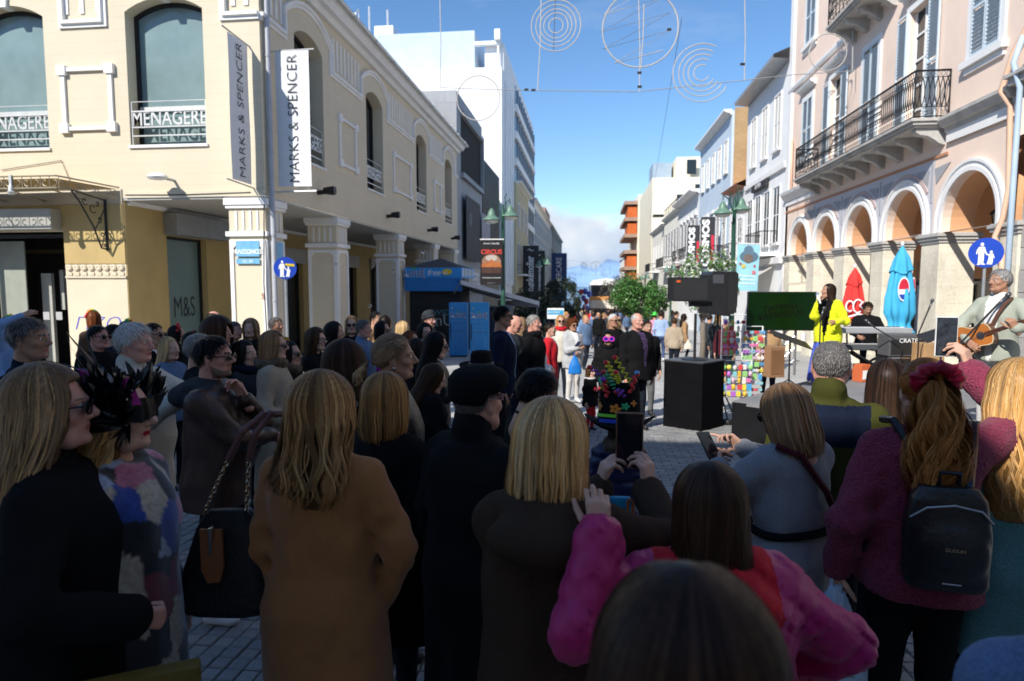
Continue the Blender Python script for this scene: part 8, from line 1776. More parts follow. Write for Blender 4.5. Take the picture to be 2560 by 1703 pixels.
def specs_up(o,th):
 m = MB(); m.box(0.05,0.105,0.03,0.036,0.125,0.150); m.tube([(0.088,0.05,0.14),(0.09,-0.02,0.128)],0.004,5); onhead(o,th,'glasses',m,mat('specs_rose',(0.35,0.2,0.18),rough=0.3,var=0),False)
specs_up(*person.last[:2])
F12 = person('person in black fedora hat behind the beret man',1205,4.8,1.50,30,top='coat',tc='black',hem=0.3,hair=HS('black'))
def fedora(o,th,mm=None,band=None,scale=1.0,nm='fedora'):
 m = MB(); n = 28; prof = [(0.0,0.285),(0.04,0.29),(0.068,0.284),(0.078,0.262),(0.088,0.175),(0.092,0.165),(0.150,0.168),(0.165,0.180),(0.166,0.176),(0.150,0.160),(0.088,0.158)]; V = []
 for r,z in prof:
  for j in range(n): a = 2 * math.pi * j / n; V.append((r * math.cos(a),r * 1.15 * math.sin(a) - 0.012,z - (0.03 * abs(math.cos(a)) ** 2 * 0 if r < 0.1 else -0.012 * math.cos(2 * a)) - (0.018 if r < 0.03 else 0)))
 m.add(V,[(i * n + j,i * n + (j + 1) % n,(i + 1) * n + (j + 1) % n,(i + 1) * n + j) for i in range(len(prof) - 1) for j in range(n)]); onhead(o,th,nm,m,mm or CL['black'])
 if band: m = MB(); m.lathe([(0.0925,0.172),(0.0925,0.196),(0.088,0.196),(0.088,0.172)],(0,0,0),28,T=lambda x,y,z: (x,y * 1.15 - 0.012,z)); onhead(o,th,'hat_band',m,band)
fedora(*person.last[:2],band=BLK)
person('dark haired man in olive brown jacket looking down',1335,3.2,1.575,58,tc='darkgreen',hair=HS('black',vol=0.016),skin='fair',head=(8,-16),collar=(0.008,0.03))
F14 = person('woman in dark brown hooded coat with short blond bob filming',1372,1.76,1.615,6,top='coat',tc='darkbrown',hem=0.22,th=0.045,hood=True,hair=HB('gold',c2='platinum',len=0.055,vol=0.026,n=6500,wave=0.006,clump=0.5,layers=0.5),fem=True,skin='fair',head=(16,-4),armR=(0.27,0.33,1.285),armL=(0.11,0.36,1.27),hands=('hold','hold'),handdir={1: ((-0.1,0.25,1),(-0.75,0.6,0)),-1: ((0.25,0.15,1),(0.9,0.4,0))},elb={1: (0.9,-0.1,-0.6),-1: (-0.7,0,-0.7)})
phone(F14,(0.205,0.40,1.43),(0.05,-1,0.08),(0,0,1),'large phone in brown case held up by the blond woman',case=mat('case_brown',(0.20,0.09,0.04),rough=0.5),w=0.09,h=0.185)
def blue_pouch(o):
 c = wpt(o,(0.17,0.33,1.20)); K = empty('shoulder_pouch',c,label='bright blue pouch with orange carabiner below the filming hands',cat='pouch'); m = MB(); m.box(-0.06,0.045,-0.012,0.012,-0.085,0.06); m.build('pouch',cloth('pouch_blue',(0.02,0.30,0.50),rough=0.5,sheen=0),K,world=False,bevel=0.008); m = MB(); m.tube([(0.036,-0.02,0.06),(0.052,-0.022,0.05),(0.05,-0.02,-0.0),(0.036,-0.02,0.0),(0.034,-0.02,0.05)],0.004,6,close=True); m.tube([(0.04,-0.02,0),(0.055,-0.02,-0.08),(0.03,-0.02,-0.09),(0.015,-0.02,-0.07),(0.04,-0.02,0)],0.004,6); m.build('carabiner',mat('orange_clip',(0.6,0.16,0.02),rough=0.3),K,world=False)
blue_pouch(F14)
F15 = person('child in navy puffer jacket under a tall decorated black felt hat',1552,4.2,1.17,4,top='puffer',tc='navypuff',th=0.04,hem=0.42,hair=HB('dark',len=0.02),scarf='scarfdark',head=(0,-8))
def party_hat(o,th0):
 def th(v): return th0((v - np.array([0,0,0.16],f32)) * np.array([1.62,1.62,1.34],f32) + np.array([0,0,0.155],f32))
 FE = cloth('hat_felt',(0.010,0.010,0.011),sheen=0.3); m = MB(); n = 36; prof = [(0.0,0.435),(0.08,0.435),(0.104,0.425),(0.106,0.40),(0.118,0.19),(0.122,0.175),(0.175,0.165),(0.19,0.18),(0.191,0.175),(0.172,0.156),(0.1,0.16)]; V = []
 for r,z in prof:
  for j in range(n): a = 2 * math.pi * j / n; V.append((r * math.cos(a),r * 1.08 * math.sin(a) - 0.012,z + (0.045 * math.cos(a) ** 2 - 0.03 * math.sin(a) ** 2 if r > 0.13 else 0)))
 m.add(V,[(i * n + j,i * n + (j + 1) % n,(i + 1) * n + (j + 1) % n,(i + 1) * n + j) for i in range(len(prof) - 1) for j in range(n)]); onhead(o,th,'felt_hat',m,FE)
 def bandm(z0,z1,mm,nm,a0=0,a1=6.2832,e=0.003):
  m = MB(); k = 30; V = []
  for j in range(k + 1): a = a0 + (a1 - a0) * j / k; r0 = 0.118 + (0.19 - z0) * 0.057 + e; r1 = 0.118 + (0.19 - z1) * 0.057 + e; V += [(r0 * math.cos(a),r0 * 1.08 * math.sin(a) - 0.012,z0),(r1 * math.cos(a),r1 * 1.08 * math.sin(a) - 0.012,z1)]
  m.add(V,[(2 * j,2 * j + 2,2 * j + 3,2 * j + 1) for j in range(k)]); onhead(o,th,nm,m,mm)
 C_ = {k: mat('trim_' + k,c,rough=0.7,var=0.08,sheen=0.3) for k,c in dict(green=(0.18,0.62,0.02),magenta=(0.35,0.01,0.25),blue=(0.01,0.05,0.45),orange=(0.70,0.22,0.01),red=(0.65,0.02,0.02),yellow=(0.65,0.58,0.01),violet=(0.22,0.03,0.42),mint=(0.02,0.42,0.16),sky=(0.12,0.35,0.70)).items()}
 bandm(0.212,0.232,C_['green'],'green_ribbon',e=0.004); bandm(0.186,0.211,C_['magenta'],'magenta_ribbon',-1.0,0.6); bandm(0.176,0.20,C_['blue'],'blue_ribbon',-2.6,-0.9,e=0.006)
 def flower(ang,z,r,mm,petals):
  for k in range(petals):
   b = 2 * math.pi * k / petals; m = MB(); rr = 0.118 + (0.19 - z) * 0.057 + 0.004; pts = []
   for q in range(10): t = 2 * math.pi * q / 10; ll = r * (0.55 + 0.45 * math.cos(t)); ww = r * 0.32 * math.sin(t); aa = ang + (ll * math.cos(b) - ww * math.sin(b)) / rr; zz = z + ll * math.sin(b) + ww * math.cos(b); pts.append((rr * math.cos(aa),rr * 1.08 * math.sin(aa) - 0.012,zz))
   m.add(pts,[tuple(range(10))]); onhead(o,th,'felt_petal',m,mm,False)
 flower(-1.75,0.268,0.034,C_['orange'],5); flower(-1.28,0.285,0.026,C_['mint'],5); flower(-0.85,0.305,0.022,C_['orange'],4); flower(-2.7,0.28,0.03,C_['orange'],5)
 rs = random.Random(7)
 def stalk(p0,p1,c,tipc,amp=0.012,r=0.0055,turns=5):
  a = Vector(p0); b = Vector(p1); t = (b - a).normalized(); s = Vector((0,-1,0)).cross(t).normalized(); m = MB(); m.tube([a.lerp(b,q / 40) + s * amp * math.sin(turns * 6.28 * q / 40) + Vector((0,-1,0)) * amp * 0.6 * math.cos(turns * 6.28 * q / 40) for q in range(41)],r,6); onhead(o,th,'pipe_cleaner',m,C_[c])
  if tipc: m = MB(); m.lathe([(0.0,0.016),(0.011,0.012),(0.016,0),(0.011,-0.012),(0,-0.016)],b,10); onhead(o,th,'pompom',m,C_[tipc])
 stalk((-0.03,-0.10,0.42),(-0.16,-0.1,0.53),'violet','red'); stalk((0.0,-0.06,0.43),(-0.075,-0.06,0.565),'yellow','red',0.014,0.007); stalk((0.06,-0.02,0.43),(-0.03,-0.03,0.60),'yellow','red'); stalk((0.055,-0.11,0.37),(0.09,-0.1,0.50),'red','sky',0.008,0.010,3); stalk((-0.06,-0.115,0.34),(-0.085,-0.12,0.45),'red','violet',0.010,0.009,3)
 stalk((-0.02,-0.115,0.40),(-0.085,-0.11,0.50),'mint','red',0.014,0.006); stalk((0.0,-0.11,0.43),(-0.02,-0.11,0.50),'yellow','red',0.012); stalk((-0.09,-0.1,0.39),(-0.05,-0.1,0.47),'yellow',None,0.012); stalk((0.03,-0.118,0.36),(-0.015,-0.125,0.375),'violet','red',0.02,0.008,2)
 m = MB(); m.add([(-0.1,-0.06,0.41),(-0.12,-0.02,0.46),(-0.07,-0.04,0.50),(-0.06,-0.08,0.44)],[(0,1,2,3)]); onhead(o,th,'green_scrap',m,C_['mint'],False)
party_hat(*person.last[:2])
F16 = person('girl in magenta quilted jacket with long brown hair reaching up',1785,1.62,1.475,-4,top='quilt',tc='magenta',wd=1.28,th=0.06,hem=0.42,hood='red',hair=HL('redbrown',c2='brown',len=0.20,vol=0.020,wave=0.012,n=5200),fem=True,skin='fair',armR=(0.27,0.14,0.86),armL=(-0.285,-0.09,1.325),hands=('relax','hold'),handdir={-1: ((-0.05,0.25,0.95),(0.0,0.95,-0.25))},elb={-1: (-0.6,-0.7,-0.7),1: (1,-0.35,-0.15)},lod=0)
person('head of dark brown hair closest to the camera, blurred',1735,0.65,1.595,0,tc='black',hair=HL('redbrown',c2='brown',len=0.25,vol=0.024,wave=0.012,n=5000,bw=1.1),fem=True,lod=0,skin='fair')
F18 = person('woman in belted grey wool coat reading her phone',1988,2.75,1.55,-26,top='coat',tc='greywool',hem=0.16,th=0.034,waist=0.018,hair=HB('ash',c2='lightbrown',len=0.095,vol=0.024,n=4600,bw=1.04,wave=0.006),fem=True,skin='fair',head=(-14,-18),glasses='sun',armL=(-0.13,0.31,1.13),armR=(0.02,0.33,1.20),hands=('point','hold'))
phone(F18,(-0.12,0.40,1.20),(0.15,-0.8,0.75),(0,0.6,1),'dark phone held in front of the grey coat woman')
def crossbody(o):
 q = o; m = MB(); m.tube([(-0.13,-0.06,1.31),(-0.06,-0.125,1.28),(0.06,-0.15,1.12),(0.17,-0.12,0.95),(0.20,-0.02,0.86)],0.014,6); m.build('bag_strap',CL['burgundy'],o,world=False); m = MB(); n = 24; m.tube([(0.176 * math.cos(a),0.135 * math.sin(a),0.935 + 0.006 * math.sin(3 * a)) for a in [k * 2 * math.pi / n for k in range(n)]],0.017,6,close=True); m.build('belt',CL['black'],o,world=False); m = MB(); m.box(0.105,0.135,-0.165,-0.15,1.03,1.06); m.build('buckle',CHROME,o,world=False)
crossbody(F18)
F19 = person('man in olive fleece with navy yoke and cropped grey hair',2083,3.05,1.725,18,top='fleece',tc='olive',th=0.03,hem=0.42,hair=dict(kind='buzz',c='salt',c2='grey'),skin='rosy',collar=(0.014,0.06),wd=1.04,yoke='navy')
person('woman with long straight dark brown hair in dark coat by the olive fleece',2226,3.35,1.605,12,top='coat',tc='slate',hem=0.3,hair=HL('dark',c2='redbrown',len=0.36,vol=0.02,wave=0.006,n=3600,bw=1.05),fem=True,skin='fair',lod=0)
F21 = person('woman in raspberry fleece with ginger ponytail raising a phone',2322,2.4,1.69,10,top='fleece',tc='pinkfleece',th=0.045,hem=0.48,tr='black',hair=dict(kind='pony',c='ginger',c2='copper',tie=(0.0,-0.112,0.165),len=0.44,fat=0.062,wave=0.018),fem=True,skin='fair',armR=(0.235,0.27,1.62),armL=(-0.27,0.0,0.845),hands=('hold','fist'),handdir={1: ((-0.25,0.2,1),(-0.7,0.6,0.1))},elb={1: (1.0,-0.35,-0.5)})
phone(F21,(0.165,0.34,1.755),(0,-1,0.0),(0,0,1),'white edged phone raised by the ginger ponytail woman',case=mat('case_white',(0.65,0.65,0.63),rough=0.4),scr=mat('phone_picture',(0.03,0.035,0.045),rough=0.1,var=0.8,vscale=30),w=0.082,h=0.168)
def scrunchie(o,th):
 m = MB(); n = 40; c = (0.0,-0.125,0.17); V = []; k = 10
 for i in range(n):
  a = 2 * math.pi * i / n; R0 = 0.05 + 0.003 * math.sin(a * 9); r = 0.027 + 0.004 * math.sin(a * 13 + 1) + 0.004 * math.sin(a * 21)
  for j in range(k): b = 2 * math.pi * j / k; V.append((c[0] + (R0 + r * math.cos(b)) * math.cos(a) * 1.15,c[1] + r * math.sin(b) * 0.9 - 0.4 * (R0 + r * math.cos(b)) * math.sin(a),c[2] + (R0 + r * math.cos(b)) * math.sin(a) * 0.9))
 m.add(V,[(i * k + j,i * k + (j + 1) % k,((i + 1) % n) * k + (j + 1) % k,((i + 1) % n) * k + j) for i in range(n) for j in range(k)]); onhead(o,th,'scrunchie',m,mat('satin_red',(0.34,0.005,0.035),rough=0.3,spec=0.6,var=0.15,vscale=30))
scrunchie(*person.last[:2])
def backpack(o):
 c = wpt(o,(0.02,-0.235,1.12)); K = empty('backpack',c,o.rotation_euler.z,label='small black leather backpack on the raspberry fleece',cat='backpack'); LE = CL['blackleather']; G = Field(0.02); G.loft([(-0.19,0.115,0.06,0,0),(-0.17,0.125,0.07,0,0),(0.02,0.13,0.068,0,0),(0.12,0.115,0.055,0,0),(0.165,0.085,0.035,0,0)],0,p=3.2); G.ell((0,-0.058,-0.06),(0.105,0.035,0.10),0.02); v,q = G.mesh(0.009,disp=lambda X,Y,Z: 0.004 * waves(3,30)(X,Y,Z)); np_mesh('bag_body',v,q,LE,K)
 m = MB(); m.tube([(-0.122,-0.04,0.055),(-0.08,-0.066,0.10),(0,-0.07,0.115),(0.08,-0.066,0.10),(0.122,-0.04,0.055)],0.004,5); m.build('zip',GREYMET,K,world=False); m = MB(); m.tube([(-0.03,0.0,0.165),(-0.03,-0.01,0.21),(0.03,-0.01,0.21),(0.03,0,0.165)],0.008,6); m.build('handle',LE,K,world=False); m = MB(); m.box(-0.028,0.028,-0.079,-0.075,-0.155,-0.150); m.build('metal_bar',CHROME,K,world=False); txt('DUDLIN',0.016,mat('gold_ink',(0.5,0.38,0.2),rough=0.3,metal=0.8,var=0),K,frame_m((0,-0.098,-0.03),(1,0,0),(0,0,1)),world=False,ext=0.0008)
 for sg in (-1,1): m = MB(); m.tube([(sg * 0.06,0.0,0.15),(sg * 0.10,0.10,0.28),(sg * 0.13,0.19,0.345),(sg * 0.145,0.28,0.33)],0.015,6); m.build('strap',LE,K,world=False)
backpack(F21)
def carrier(pos,label,cm,hgt,wd,rz=0.0,word=None):
 K = empty('carrier_bag',pos,rz,label=label,cat='bag'); G = Field(0.02); G.loft([(-hgt,wd * 0.95,wd * 0.5,0,0),(-hgt * 0.92,wd,wd * 0.55,0,0),(-hgt * 0.55,wd * 0.85,wd * 0.42,0,0),(-hgt * 0.2,wd * 0.42,wd * 0.24,0,0),(0.0,0.022,0.02,0,0)],0,p=2.6); w = waves(8,28); v,q = G.mesh(0.012,disp=lambda X,Y,Z: 0.008 * w(X,Y,Z) + 0.012 * np.sin(np.arctan2(X,Y) * 9) * np.clip((Z + hgt * 0.6) / hgt,0,1)); np_mesh('bag_body',v,q,cm,K); m = MB(); m.tube([(-0.02,0,-0.02),(-0.015,0,0.05),(0.015,0,0.05),(0.02,0,-0.02)],0.008,5); m.build('handle',cm,K,world=False)
 if word:
  GRN = mat('bag_green',(0.03,0.18,0.04),rough=0.5,var=0); T = frame_m((0.0,-wd * 0.56,-hgt * 0.56),(1,0,0),(0,0,1)); txt(word[0],0.075,GRN,K,T,world=False,ext=0.0008); T = frame_m((0.0,-wd * 0.56,-hgt * 0.56 - 0.06),(1,0,0),(0,0,1)); txt(word[1],0.038,GRN,K,T,world=False,ext=0.0008)
carrier(wpt(F21,(-0.275,-0.02,0.79)),'pale blue plastic carrier bag hanging from the left hand',mat('bag_film',(0.42,0.55,0.66),rough=0.35,spec=0.5,var=0.12,vscale=6),0.46,0.145,0.1,('TOPS','PRICE'))
F22 = person('woman with long blond hair in teal denim coat at the frame edge',2556,2.45,1.675,8,top='coat',tc='denim',hem=0.34,th=0.03,hair=HL('gold',c2='platinum',len=0.36,vol=0.026,wave=0.02,n=4200,bw=1.1,toss=0.12),fem=True,skin='fair',lod=0)
def furtrim(o,H,zf,a,b):
 rs = np.random.RandomState(2); n = 1500; th_ = rs.uniform(0,6.28,n); P = np.stack([a * np.cos(th_),b * np.sin(th_) - 0.01,zf * H + rs.uniform(-0.04,0.03,n)],1); d = np.stack([np.cos(th_),np.sin(th_),rs.uniform(-1.4,0.0,n)],1) + rs.normal(0,0.35,(n,3)); t = np.linspace(0,1,4)[None,:,None]; S_ = P[:,None] + d[:,None] * 0.05 * t; v,q,c = ribbons(S_,np.repeat(d[:,None],4,1),0.007,np.array([[0.5,0.45,0.36]]) * rs.uniform(0.6,1.1,(n,1))); np_mesh('fur_trim',v,q,attr_mat('fur_patch'),o,col=c)
furtrim(F22,1.675,0.345,0.21,0.16); furtrim(F22,1.675,0.815,0.12,0.11)
person('shoulder of a person in blue-grey jacket in the lower right corner',2870,1.0,1.58,0,tc='slateblue' if False else 'jean',hair=HS('brown'),th=0.05,lod=0)
# ---- middle rows on the left
def P_(label,u,v,d,face,hair,tc='black',**k): return person(label,u,d,Hof(u,v,d),face,tc=tc,hair=hair,**k)
def band(o,th,cols,nm='headband',r=0.012,spiky=0):
 rs = random.Random(len(nm)); m = MB(); n = 14
 for i,c in enumerate(cols):
  a0,a1 = math.pi * i / len(cols),math.pi * (i + 1) / len(cols); m = MB()
  for k in range(4): a = a0 + (a1 - a0) * (k + 0.5) / 4; m.lathe([(0,0.025),(0.016,0.012),(0.02,0),(0.014,-0.014),(0,-0.018)],(0.092 * math.cos(a),0.02 + rs.uniform(-0.015,0.015),0.14 + 0.105 * math.sin(a)),7)
  onhead(o,th,nm,m,mat('band_%d' % i + str(c[0]),c,rough=0.6,var=0.1))
RB = ((0.05,0.10,0.5),(0.05,0.4,0.08),(0.7,0.55,0.02),(0.7,0.2,0.02),(0.65,0.02,0.03))
P_('person with rainbow headband and raised blue sleeve at the far left',22,790,8.5,80,HS('brown'),tc='blue',armR=(0.12,0.25,1.75)); band(*person.last[:2],RB)
P_('auburn haired woman with rainbow headband against the cream wall',232,777,10.0,-70,HB('auburn',len=0.03),tc='brown',fem=True); band(*person.last[:2],RB)
P_('dark haired man in wraparound sunglasses left of the white haired man',243,812,6.6,95,HS('black'),glasses='sun',skin='rosy',wd=1.1)
P_('dark haired man turned away in navy jacket',284,809,7.6,30,HS('black'),tc='navy',shirt='shirtblue'); P_('bald man wearing rainbow headband',316,800,9,80,dict(kind='buzz',c='salt'),tc='grey',skin='rosy'); band(*person.last[:2],RB)
P_('man with sunglasses and white collar behind the white haired man',383,806,6.7,92,HS('dark'),glasses='sun',inner=(0.06,0.7,'white'))
P_('blond woman in light blue denim jacket turned to the stage',420,842,6.5,100,HL('platinum',len=0.16,vol=0.016),tc='jean',fem=True,skin='fair')
P_('woman wearing red devil horns',440,812,9,60,HB('black',len=0.02),fem=True); band(*person.last[:2],((0.6,0.01,0.02),(0.5,0.01,0.02)))
P_('dark haired woman with red hair bobble',480,830,7.8,60,HB('black',len=0.05,vol=0.025),fem=True); band(*person.last[:2],((0.01,0.01,0.01),(0.5,0.01,0.05)))
P_('grey haired person just behind the leather jacket man',497,833,5.0,60,HS('grey')); P_('bald man in white shirt in front of the shop window',536,776,9.6,70,dict(kind='balding',c='dark'),tc='white',skin='rosy')
P_('woman with a tall mass of dark hair facing the stage',545,797,5.6,85,HB('redbrown',len=0.06,vol=0.05,wave=0.02,bw=1.15),fem=True,skin='rosy'); P_('man with short grey brown hair near the corner pillar',586,803,8.6,100,HS('salt'),tc='slate',skin='rosy')
P_('woman with curly ash hair facing the camera by the pillar',625,797,8.6,170,HL('ash',len=0.14,vol=0.028,wave=0.04),fem=True,skin='fair'); P_('dark haired woman in dark coat beside the trench coat woman',610,850,5.7,100,HL('dark',len=0.12,vol=0.02),tc='slate',fem=True,skin='fair',scarf='navy')
P_('grey haired man in mustard jacket beneath the round sign',690,792,9.4,110,HS('salt'),tc='mustard',skin='tan'); P_('woman with dark glasses and black patterned scarf beside the trench coat',722,852,5.9,92,HB('dark',len=0.04),fem=True,glasses='sun',scarf='scarfdark')
P_('woman with long wavy brown hair filming with her phone',790,820,6.9,95,HL('brown',len=0.24,vol=0.028,wave=0.04),tc='black',fem=True,skin='fair',armR=(0.02,0.30,1.22),hands=('hold','relax'),glasses='clear'); phone(person.last[0],(0.03,0.40,1.33),(-0.2,-1,0),(0,0,1),'dark phone held by the wavy brown haired woman')
P_('person with dark headscarf in dark green jacket',836,804,7.4,90,HB('black',len=0.03,vol=0.022,open=0.045),tc='darkgreen',scarf='black',fem=True); P_('blond woman with big sunglasses facing the camera',879,789,9.0,160,HL('ash',c2='blond',len=0.2,vol=0.018),fem=True,skin='fair',glasses='sun',armR=(-0.1,0.25,1.3))
P_('grey haired man in denim jacket turned to the stage',909,798,8.4,95,HS('salt'),tc='jean',skin='rosy',collar=(0.01,0.04)); P_('dark haired youth at the back before the pillar',940,778,11,110,HS('black'),tc='tan'); P_('dark haired woman in purple top and sunglasses',956,802,8.8,95,HB('black',len=0.04),tc='purple',fem=True,glasses='sun'); P_('dark haired girl at the back by the pillar edge',965,788,10.6,60,HB('dark',len=0.06),tc='slate',fem=True)
P_('woman with bright golden hair near the kiosk',1007,803,9.6,20,HB('platinum',len=0.05,vol=0.022),tc='jean',fem=True); P_('brown haired woman with glasses in front of the golden hair',1026,826,7.6,100,HB('auburn',len=0.04),fem=True,glasses='clear'); P_('smiling dark haired woman with glasses below the kiosk graffiti',1062,807,8.0,140,HB('black',len=0.07,vol=0.022),fem=True,glasses='clear',skin='fair')
P_('bearded man in grey beanie and tan coat by the kiosk',1072,780,10,110,HS('dark'),tc='tan',beard=1,skin='rosy')
def beanie(o,th,m_): m = MB(); m.lathe([(0,0.252),(0.05,0.245),(0.08,0.22),(0.094,0.17),(0.096,0.14),(0.099,0.14),(0.099,0.118),(0.09,0.118)],(0,0,0),20,T=lambda x,y,z: (x * 0.93,y * 1.13 - 0.012,z + y * 0.25 + 0.02)); onhead(o,th,'beanie',m,m_)
beanie(*person.last[:2],CL['slate'])
P_('woman with long black hair and sunglasses looking at her phone',1088,829,6.0,82,HL('black',len=0.30,vol=0.022),tc='blackleather',fem=True,glasses='sun',skin='fair',armR=(0.02,0.32,1.12),head=(0,-8),hands=('hold','relax')); phone(person.last[0],(0.02,0.42,1.18),(-0.2,-0.8,0.5),(0,0,1),'phone in the hand of the long black haired woman',case=mat('case_pale',(0.5,0.5,0.5),rough=0.3))
P_('dark brown haired woman behind the hair clip woman',1042,848,6.4,70,HB('dark',len=0.05,vol=0.028),fem=True)
G_ = P_('girl with long brown hair holding a colourful toy',1073,904,5.0,60,HL('brown',len=0.22,vol=0.014),tc='black',fem=True,skin='fair',head=(10,-22),armR=(0.1,0.24,0.88),hands=('grip','relax'))
def toy(o):
 c = wpt(o,(0.10,0.28,0.92)); K = empty('plastic_toy',c,label='orange white and lilac plastic toy held by the girl',cat='toy'); m = MB(); m.lathe([(0,-0.16),(0.04,-0.14),(0.05,-0.05),(0.03,0.0)],(0,0,0),12); m.build('toy_body',mat('toy_orange',(0.7,0.25,0.03),rough=0.35),K,world=False,smooth=True); m = MB(); m.lathe([(0.03,0.0),(0.045,0.05),(0.03,0.13),(0,0.15)],(0,0,0),12); m.build('toy_head',mat('toy_white',(0.6,0.6,0.65),rough=0.35),K,world=False,smooth=True); m = MB(); m.box(-0.02,0.02,-0.05,-0.035,0.02,0.1); m.build('toy_face',mat('toy_blue',(0.03,0.08,0.4),rough=0.35),K,world=False)
toy(G_)
# ---- across the street
P_('man in navy blazer over light shirt with sunglasses, tall',1257,763,7.6,88,HS('black'),tc='navy',glasses='sun',inner=(0.06,0.55,'shirtblue'),wd=1.1,skin='tan',th=0.022,lod=1); P_('bald man looking down behind the navy blazer',1284,785,9.4,100,dict(kind='bald',c='dark'),tc='slate',skin='rosy',head=(0,-18),armR=(0.0,0.25,1.3)); P_('woman with light brown hair behind the bald man',1305,793,10.5,60,HL('ash',len=0.15,vol=0.02),tc='black',fem=True)
P_('grey haired man in black overcoat beside the white cape',1335,786,9.4,110,HS('grey'),top='coat',hem=0.25,skin='rosy',tc='black',scarf='black',wd=1.1)
P_('woman in white cape with brown bob looking down',1338,821,9.6,95,HB('lightbrown',len=0.07,vol=0.024),top='cape',tc='white',fem=True,hem=0.34,th=0.075,flare=0.10,head=(0,-20),skin='fair',scarf='burgundy',armR=(0.1,0.2,0.95),armL=(-0.1,0.2,0.95))
P_('woman in red jacket with dark hair tied back',1376,806,11,95,dict(kind='pony',c='dark',len=0.1),top='coat',tc='red',fem=True,hem=0.4,skin='fair',tr='red',inner=(0.05,0.74,'white')); P_('blond woman in cream coat and sunglasses with red scarf',1402,787,13,170,HB('gold',len=0.02),tc='cream',fem=True,glasses='sun',scarf='red',skin='fair')
G = P_('woman in pale grey parka with short auburn hair and sunglasses',1433,797,12.6,150,dict(kind='curly',c='auburn'),top='jacket',tc='palegrey',fem=True,tr='offwhite',hem=0.42,th=0.045,glasses='sun',skin='tan',armR=(0.04,0.28,1.12),armL=(0.02,0.26,1.02),hands=('hold','hold'),hood=True,lod=1,shoes=SHOEW,inner=(0.05,0.7,'white'))
phone(G,(0.08,0.34,1.20),(0,-0.6,0.8),(0,1,0.5),'blue phone held by the pale grey parka woman',case=mat('case_navy',(0.05,0.08,0.2),rough=0.4)); carrier(wpt(G,(0.12,0.30,0.98)),'bright blue plastic bag hanging from the parka woman',mat('bag_blue',(0.01,0.16,0.5),rough=0.4,var=0.1,vscale=6),0.36,0.13)
P_('small woman in black with oversized pink party sunglasses',1520,828,10.4,172,HB('black',len=0.0,vol=0.02),tc='black',fem=True,glasses='pink',skin='tan',scarf='black',th=0.04,lod=1,tr='black')
P_('elderly man in black jacket over plaid shirt, balding',1594,781,9.8,145,dict(kind='balding',c='white'),tc='black',skin='rosy',inner=(0.045,0.56,'plaid'),wd=1.22,th=0.05,hem=0.44,lod=1,tr='jeans',armR=(0.26,0.05,0.85),armL=(-0.26,0.05,0.85))
P_('man with cropped white hair and sunglasses in dark jacket',1534,783,11.6,140,dict(kind='buzz',c='white'),glasses='sun',skin='tan',tc='black',lod=2); P_('person in mottled grey trousers partly hidden by the black jacket',1618,800,11.0,160,HS('dark'),tc='black',tr='grey')
M_ = P_('little girl in black dress with red spotted bow',1478,916,9.7,130,HL('brown',len=0.10,vol=0.01),top='dress',tc='black',fem=True,hem=0.40,th=0.02,flare=0.03,skin='fair',lod=1,tr='red')
def bow(o):
 m = MB(); z = 0.66
 for sg in (-1,1): m.lathe([(0,-0.045),(0.03,-0.03),(0.035,0.01),(0.015,0.04),(0,0.045)],(sg * 0.05 - 0.02,0.13,z),10,ax='x')
 m.build('bow',mat('bow_red',(0.5,0.02,0.03),rough=0.5),o,world=False,smooth=True); m = MB()
 for x,zz in ((-0.08,0.01),(-0.05,-0.015),(0.02,0.012),(0.045,-0.012)): m.lathe([(0,0.004),(0.007,0.0)],(x,0.163,z + zz),7,ax='y')
 m.build('bow_dots',WHITEINK,o,world=False,kind='stuff'); m = MB(); m.lathe([(0.07,0.0),(0.09,0.02),(0.075,0.035)],(0,-0.01,0.795),16); m.build('white_collar',CL['white'],o,world=False,smooth=True)
bow(M_)
# ---- walkers further off
stride = (((0.09,0.16,0.47),(0.10,0.06,0.09)),((-0.08,-0.05,0.47),(-0.09,-0.28,0.12)))
person('man in light blue shirt and navy trousers walking away',1653,22.5,1.76,8,top='shirt',tc='shirtblue',tr='midblue',hair=HS('dark'),th=0.015,legs=stride,shoes=SHOEW,lod=2,hem=0.5)
person('person wearing a bright green hat beside the blue shirt man',1637,25.5,1.66,10,tc='pink',hair=HS('brown'),lod=3,tr='jean'); fedora(*person.last[:2],mm=mat('party_green',(0.05,0.55,0.05),rough=0.5))
W1 = person('woman in tan coat with long dark hair walking right with a bag',1711,23.5,1.66,82,top='coat',tc='tan',hem=0.38,flare=0.05,hair=HL('dark',len=0.3,vol=0.02,wave=0.03),fem=True,legs=stride,lod=2,tr='black'); carrier(wpt(W1,(0.26,0.08,0.72)),'cream shopping bag carried by the tan coat woman',CL['cream'],0.32,0.15)
person('man in grey top half hidden behind the tan coat woman',1692,27,1.74,70,tc='grey',hair=HS('dark'),lod=3); person('man in navy jacket right of the tree trunk',1775,20,1.68,40,tc='slate',hair=HS('dark'),lod=3); person('person in dark grey coat with beige scarf by the toy racks',1795,18,1.70,15,top='coat',tc='slate',hem=0.32,hair=HB('blond',len=0.03),fem=True,lod=2,scarf='beige')
person('toy seller in black and red behind the racks',1815,15.5,1.62,200,tc='burgundy',hair=HS('grey'),lod=2); person('person in brown coat standing behind the video screen',1925,13.2,1.62,190,top='coat',tc='tan',hem=0.3,hair=HB('dark',len=0.03),lod=2)
rnd = random.Random(12)
CLS = ['black','navy','slate','grey','brown','darkgreen','blue','beige','red','white','jean','tan']; HCS = ('dark','brown','blond','grey','black'); used = set()
